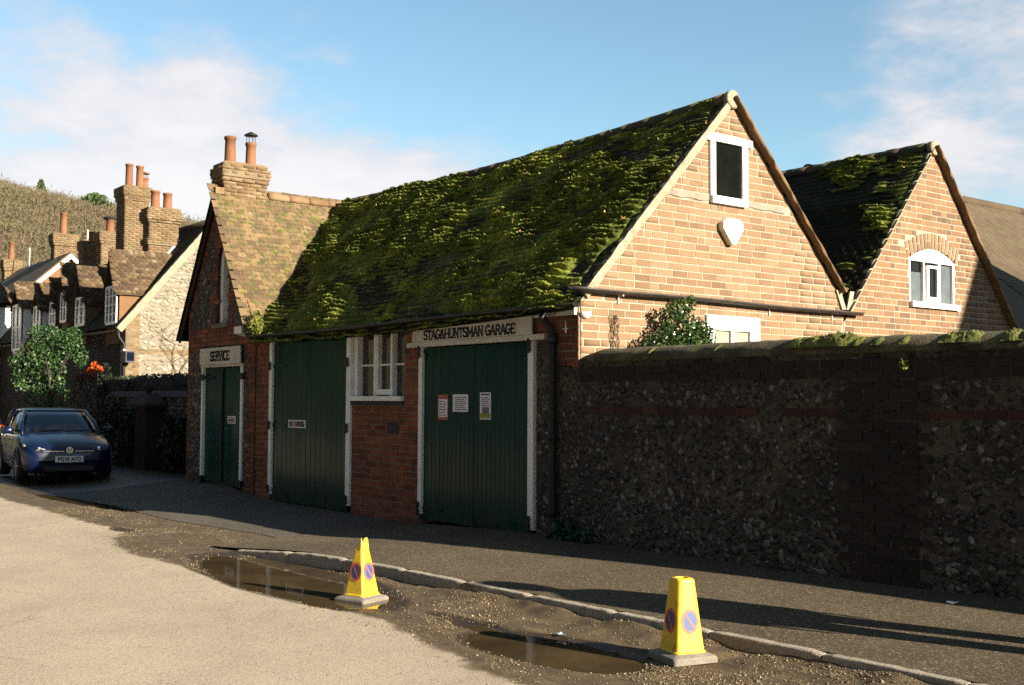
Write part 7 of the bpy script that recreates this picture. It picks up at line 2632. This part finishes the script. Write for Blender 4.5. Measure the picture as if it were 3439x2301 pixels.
def conifer(x, y, h, r_, label, seed, tall=True):
    z = float(hill_z(x, y))
    t = thing('evergreen_tree', label, 'tree', (x, y, z), group='evergreens on the hill')
    mb = MB(); mb.tube([(x, y, z - 0.5), (x, y, z + h * 0.9)], [0.3, 0.05], 6)
    mb.build('trunk', MAT['bark'], t)
    rr_ = np.random.default_rng(seed)
    Vs, Fs, off = [], [], 0
    for k in range(26):
        f = k / 26
        rad = r_ * ((1 - f) ** 0.8 if tall else math.sqrt(max(0.02, 1 - (2 * f - 0.9) ** 2))) + 0.15
        V, Fc = leaf_quads(46, (x, y, z + h * (0.12 + 0.88 * f)), (rad, rad, h * 0.035), 0.75, seed=seed * 50 + k, up=-0.2)
        Vs.append(V); Fs.append(Fc + off); off += len(V)
    link('crown', np_mesh('crown', np.concatenate(Vs), np.concatenate(Fs)), MAT['conifer'], t)


conifer(-292.0, 77.0, 6.5, 2.0, 'pointed green conifer standing out on the hill crest', 1)
conifer(-279.5, 88.7, 4.0, 3.2, 'broad dark evergreen on the crest near the tall chimneys', 2, False)
conifer(-258.5, 80.0, 5.5, 3.5, 'green evergreen on the slope below the crest above the paired chimneys', 3, False)


# ------------------------------------------------------------------ unseen trees, added across the lane and at its right end to block sky light
def big_tree(x, y, h, r_, label, seed, n=3600):
    t = thing('tall_evergreen', label, 'tree', (x, y, 0), group='evergreens across the lane')
    rr_ = random.Random(seed)
    mb = MB()
    mb.tube([(x, y, -0.2), (x + 0.1, y, h * 0.3), (x, y + 0.1, h * 0.7), (x, y, h * 0.9)], [0.42, 0.34, 0.2, 0.06], 8)
    for k in range(7):
        a = rr_.uniform(0, 6.28)
        z_ = h * rr_.uniform(0.25, 0.6)
        mb.tube([(x, y, z_), (x + r_ * 0.5 * math.cos(a), y + r_ * 0.5 * math.sin(a), z_ + 1.2), (x + r_ * 0.85 * math.cos(a), y + r_ * 0.85 * math.sin(a), z_ + 2.2)], [0.14, 0.09, 0.03], 6)
    mb.build('trunk', MAT['bark'], t)
    bl = []
    for k in range(22):
        a = rr_.uniform(0, 6.28); q = rr_.uniform(0.1, 0.72)
        z_ = h * rr_.uniform(0.22, 0.86)
        sh_ = math.sqrt(max(0.1, 1 - (2 * (z_ / h) - 1.05) ** 2))
        bl.append((n // 22, (x + r_ * q * sh_ * math.cos(a), y + r_ * q * sh_ * math.sin(a), z_), (r_ * 0.42, r_ * 0.42, h * 0.13)))
    leaves('crown', bl, 0.85, MAT['leaf_hedge'], t, seed * 40)


for k, (x_, y_, h_, r_) in enumerate(((-73, -7.5, 18, 7), (-62, -9, 20, 7), (-51, -10, 21, 7.2), (-40.5, -10.2, 22, 7.4), (-30, -10, 23, 7.6), (-20, -9.8, 22, 7.4), (-10, -10, 23, 7.6), (-0.5, -10.4, 22, 7.6), (9, -10, 23, 7.6), (19, -10.5, 20, 7))):  # added row, out of view, holding back sky fill
    big_tree(x_, y_, h_, r_, ('first', 'second', 'third', 'fourth', 'fifth', 'sixth', 'seventh', 'eighth', 'ninth', 'tenth', 'eleventh')[k] + ' dense evergreen from the cottage end of the row across the lane', 100 + k)
big_tree(18, 1.5, 18, 4.6, 'tall evergreen closing the lane end beyond the right edge', 130)
big_tree(17, -6, 20, 5.5, 'broad evergreen at the lane bend behind the photographer', 131)
big_tree(15, 37, 16.5, 5.0, 'single tall evergreen far behind the neighbour house', 120)
# ------------------------------------------------------------------ person on the pavement beyond the frame, whose shadow falls along the kerb
def skin_body(name, mat, parent, verts, edges, radii, root=0, sub=2):
    me = bpy.data.meshes.new(name)
    me.from_pydata(verts, edges, [])
    o = link(name, me, mat, parent)
    md = o.modifiers.new('skin', 'SKIN')
    md.use_smooth_shade = True
    for i, r_ in enumerate(radii):
        me.skin_vertices[0].data[i].radius = r_ if isinstance(r_, tuple) else (r_, r_)
    me.skin_vertices[0].data[root].use_root = True
    sb = o.modifiers.new('subsurf', 'SUBSURF')
    sb.levels = sub; sb.render_levels = sub
    return o


PXp, PYp = -2.95, 7.35
pz = float(pave_z(PXp, PYp))
person = thing('person', 'person in navy coat and jeans standing on the pavement beyond the right edge', 'person', (PXp, PYp, pz), R(200), local=True)
person.scale = (1.2, 1.4, 1.03)
Vp = [(0, 0, .95), (0, 0, 1.08), (0.01, 0, 1.25), (0, 0, 1.40), (0, 0, 1.47), (0.02, 0, 1.56), (0.025, 0, 1.66), (0.02, 0, 1.73),
      (0, .10, .90), (0.03, .115, .50), (-0.01, .12, .10), (0.06, .13, .045), (0.17, .14, .035),
      (0, -.10, .90), (-0.02, -.115, .50), (-0.08, -.12, .10), (-0.01, -.13, .045), (0.10, -.14, .035),
      (0, .16, 1.38), (-.02, .225, 1.12), (.05, .235, .88), (.07, .235, .80),
      (0, -.16, 1.38), (-.03, -.225, 1.12), (.03, -.235, .88), (.05, -.235, .80)]
Ep = [(0, 1), (1, 2), (2, 3), (3, 4), (4, 5), (5, 6), (6, 7), (0, 8), (8, 9), (9, 10), (10, 11), (11, 12), (0, 13), (13, 14), (14, 15), (15, 16), (16, 17), (3, 18), (18, 19), (19, 20), (20, 21), (3, 22), (22, 23), (23, 24), (24, 25)]
Rp = [(.13, .16), (.125, .155), (.14, .18), (.10, .15), .06, (.085, .075), (.10, .08), (.06, .055), .095, .065, .045, .05, .035, .095, .065, .045, .05, .035, .07, .055, .04, .035, .07, .055, .04, .035]
skin_body('body', MAT['cloth_navy'], person, Vp, Ep, Rp)
mb = MB(); mb.lathe([(.02, 1.735), (.075, 1.73), (.105, 1.69), (.112, 1.63), (.10, 1.57), (.07, 1.52)][::-1], (-.005, 0, 0), 14)
mb.build('hair', MAT['hair'], person, True)
mb = MB(); mb.lathe([(.055, 1.50), (.078, 1.55), (.085, 1.61), (.08, 1.66), (.05, 1.70)], (.035, 0, 0), 14)
mb.tube([(.115, 0, 1.635), (.14, 0, 1.605), (.115, 0, 1.595)], .013, 6)
mb.build('face', MAT['skin'], person, True)
for s in (-1, 1):
    mb = MB(); mb.lathe([(.008, -.006), (.011, 0), (.008, .006)], (.114, s * .03, 1.635), 8)
    mb.build('eye', MAT['letter'], person)
    cx_, cz_ = (.07, .79) if s > 0 else (.05, .79)
    mb = MB()
    mb.loft([[(cx_ + a * k, s * .235 + b * k, z) for a, b in ((-.035, -.013), (.035, -.013), (.035, .013), (-.035, .013))] for z, k in ((cz_ + .02, .8), (cz_ - .03, 1), (cz_ - .07, .95))])
    for q in range(4):
        xx = cx_ - .027 + .018 * q
        ln = (.065, .075, .072, .055)[q]
        mb.tube([(xx, s * .235, cz_ - .065), (xx + .006, s * .232, cz_ - .065 - ln * .5), (xx + .004, s * .222, cz_ - .065 - ln)], [.009, .0085, .007], 6)
    mb.tube([(cx_ + .03, s * .23, cz_ - .005), (cx_ + .055, s * .225, cz_ - .04), (cx_ + .058, s * .22, cz_ - .07)], [.011, .010, .008], 6)
    mb.build('hand', MAT['skin'], person, True)
mb = MB()
mb.loft([[(r_ * .8 * math.cos(2 * math.pi * k / 16), r_ * math.sin(2 * math.pi * k / 16), z) for k in range(16)] for r_, z in ((.215, .80), (.20, .95), (.185, 1.08), (.205, 1.25), (.19, 1.36), (.10, 1.44))], cap=False)
mb.build('coat', MAT['cloth_navy'], person, True)
for s, xo in ((1, 0.0), (-1, -.05)):
    mb = MB()
    mb.loft([[(xo * (1 - (z - .1) / .8) + r_ * math.cos(2 * math.pi * k / 12) + (0.02 if z < .6 and s > 0 else 0), s * (.115 if z < .6 else .10) + r_ * math.sin(2 * math.pi * k / 12), z) for k in range(12)] for r_, z in ((.072, .10), (.075, .3), (.085, .52), (.10, .75), (.105, .9))], cap=False)
    mb.build('trouser_leg', MAT['cloth_jean'], person, True)
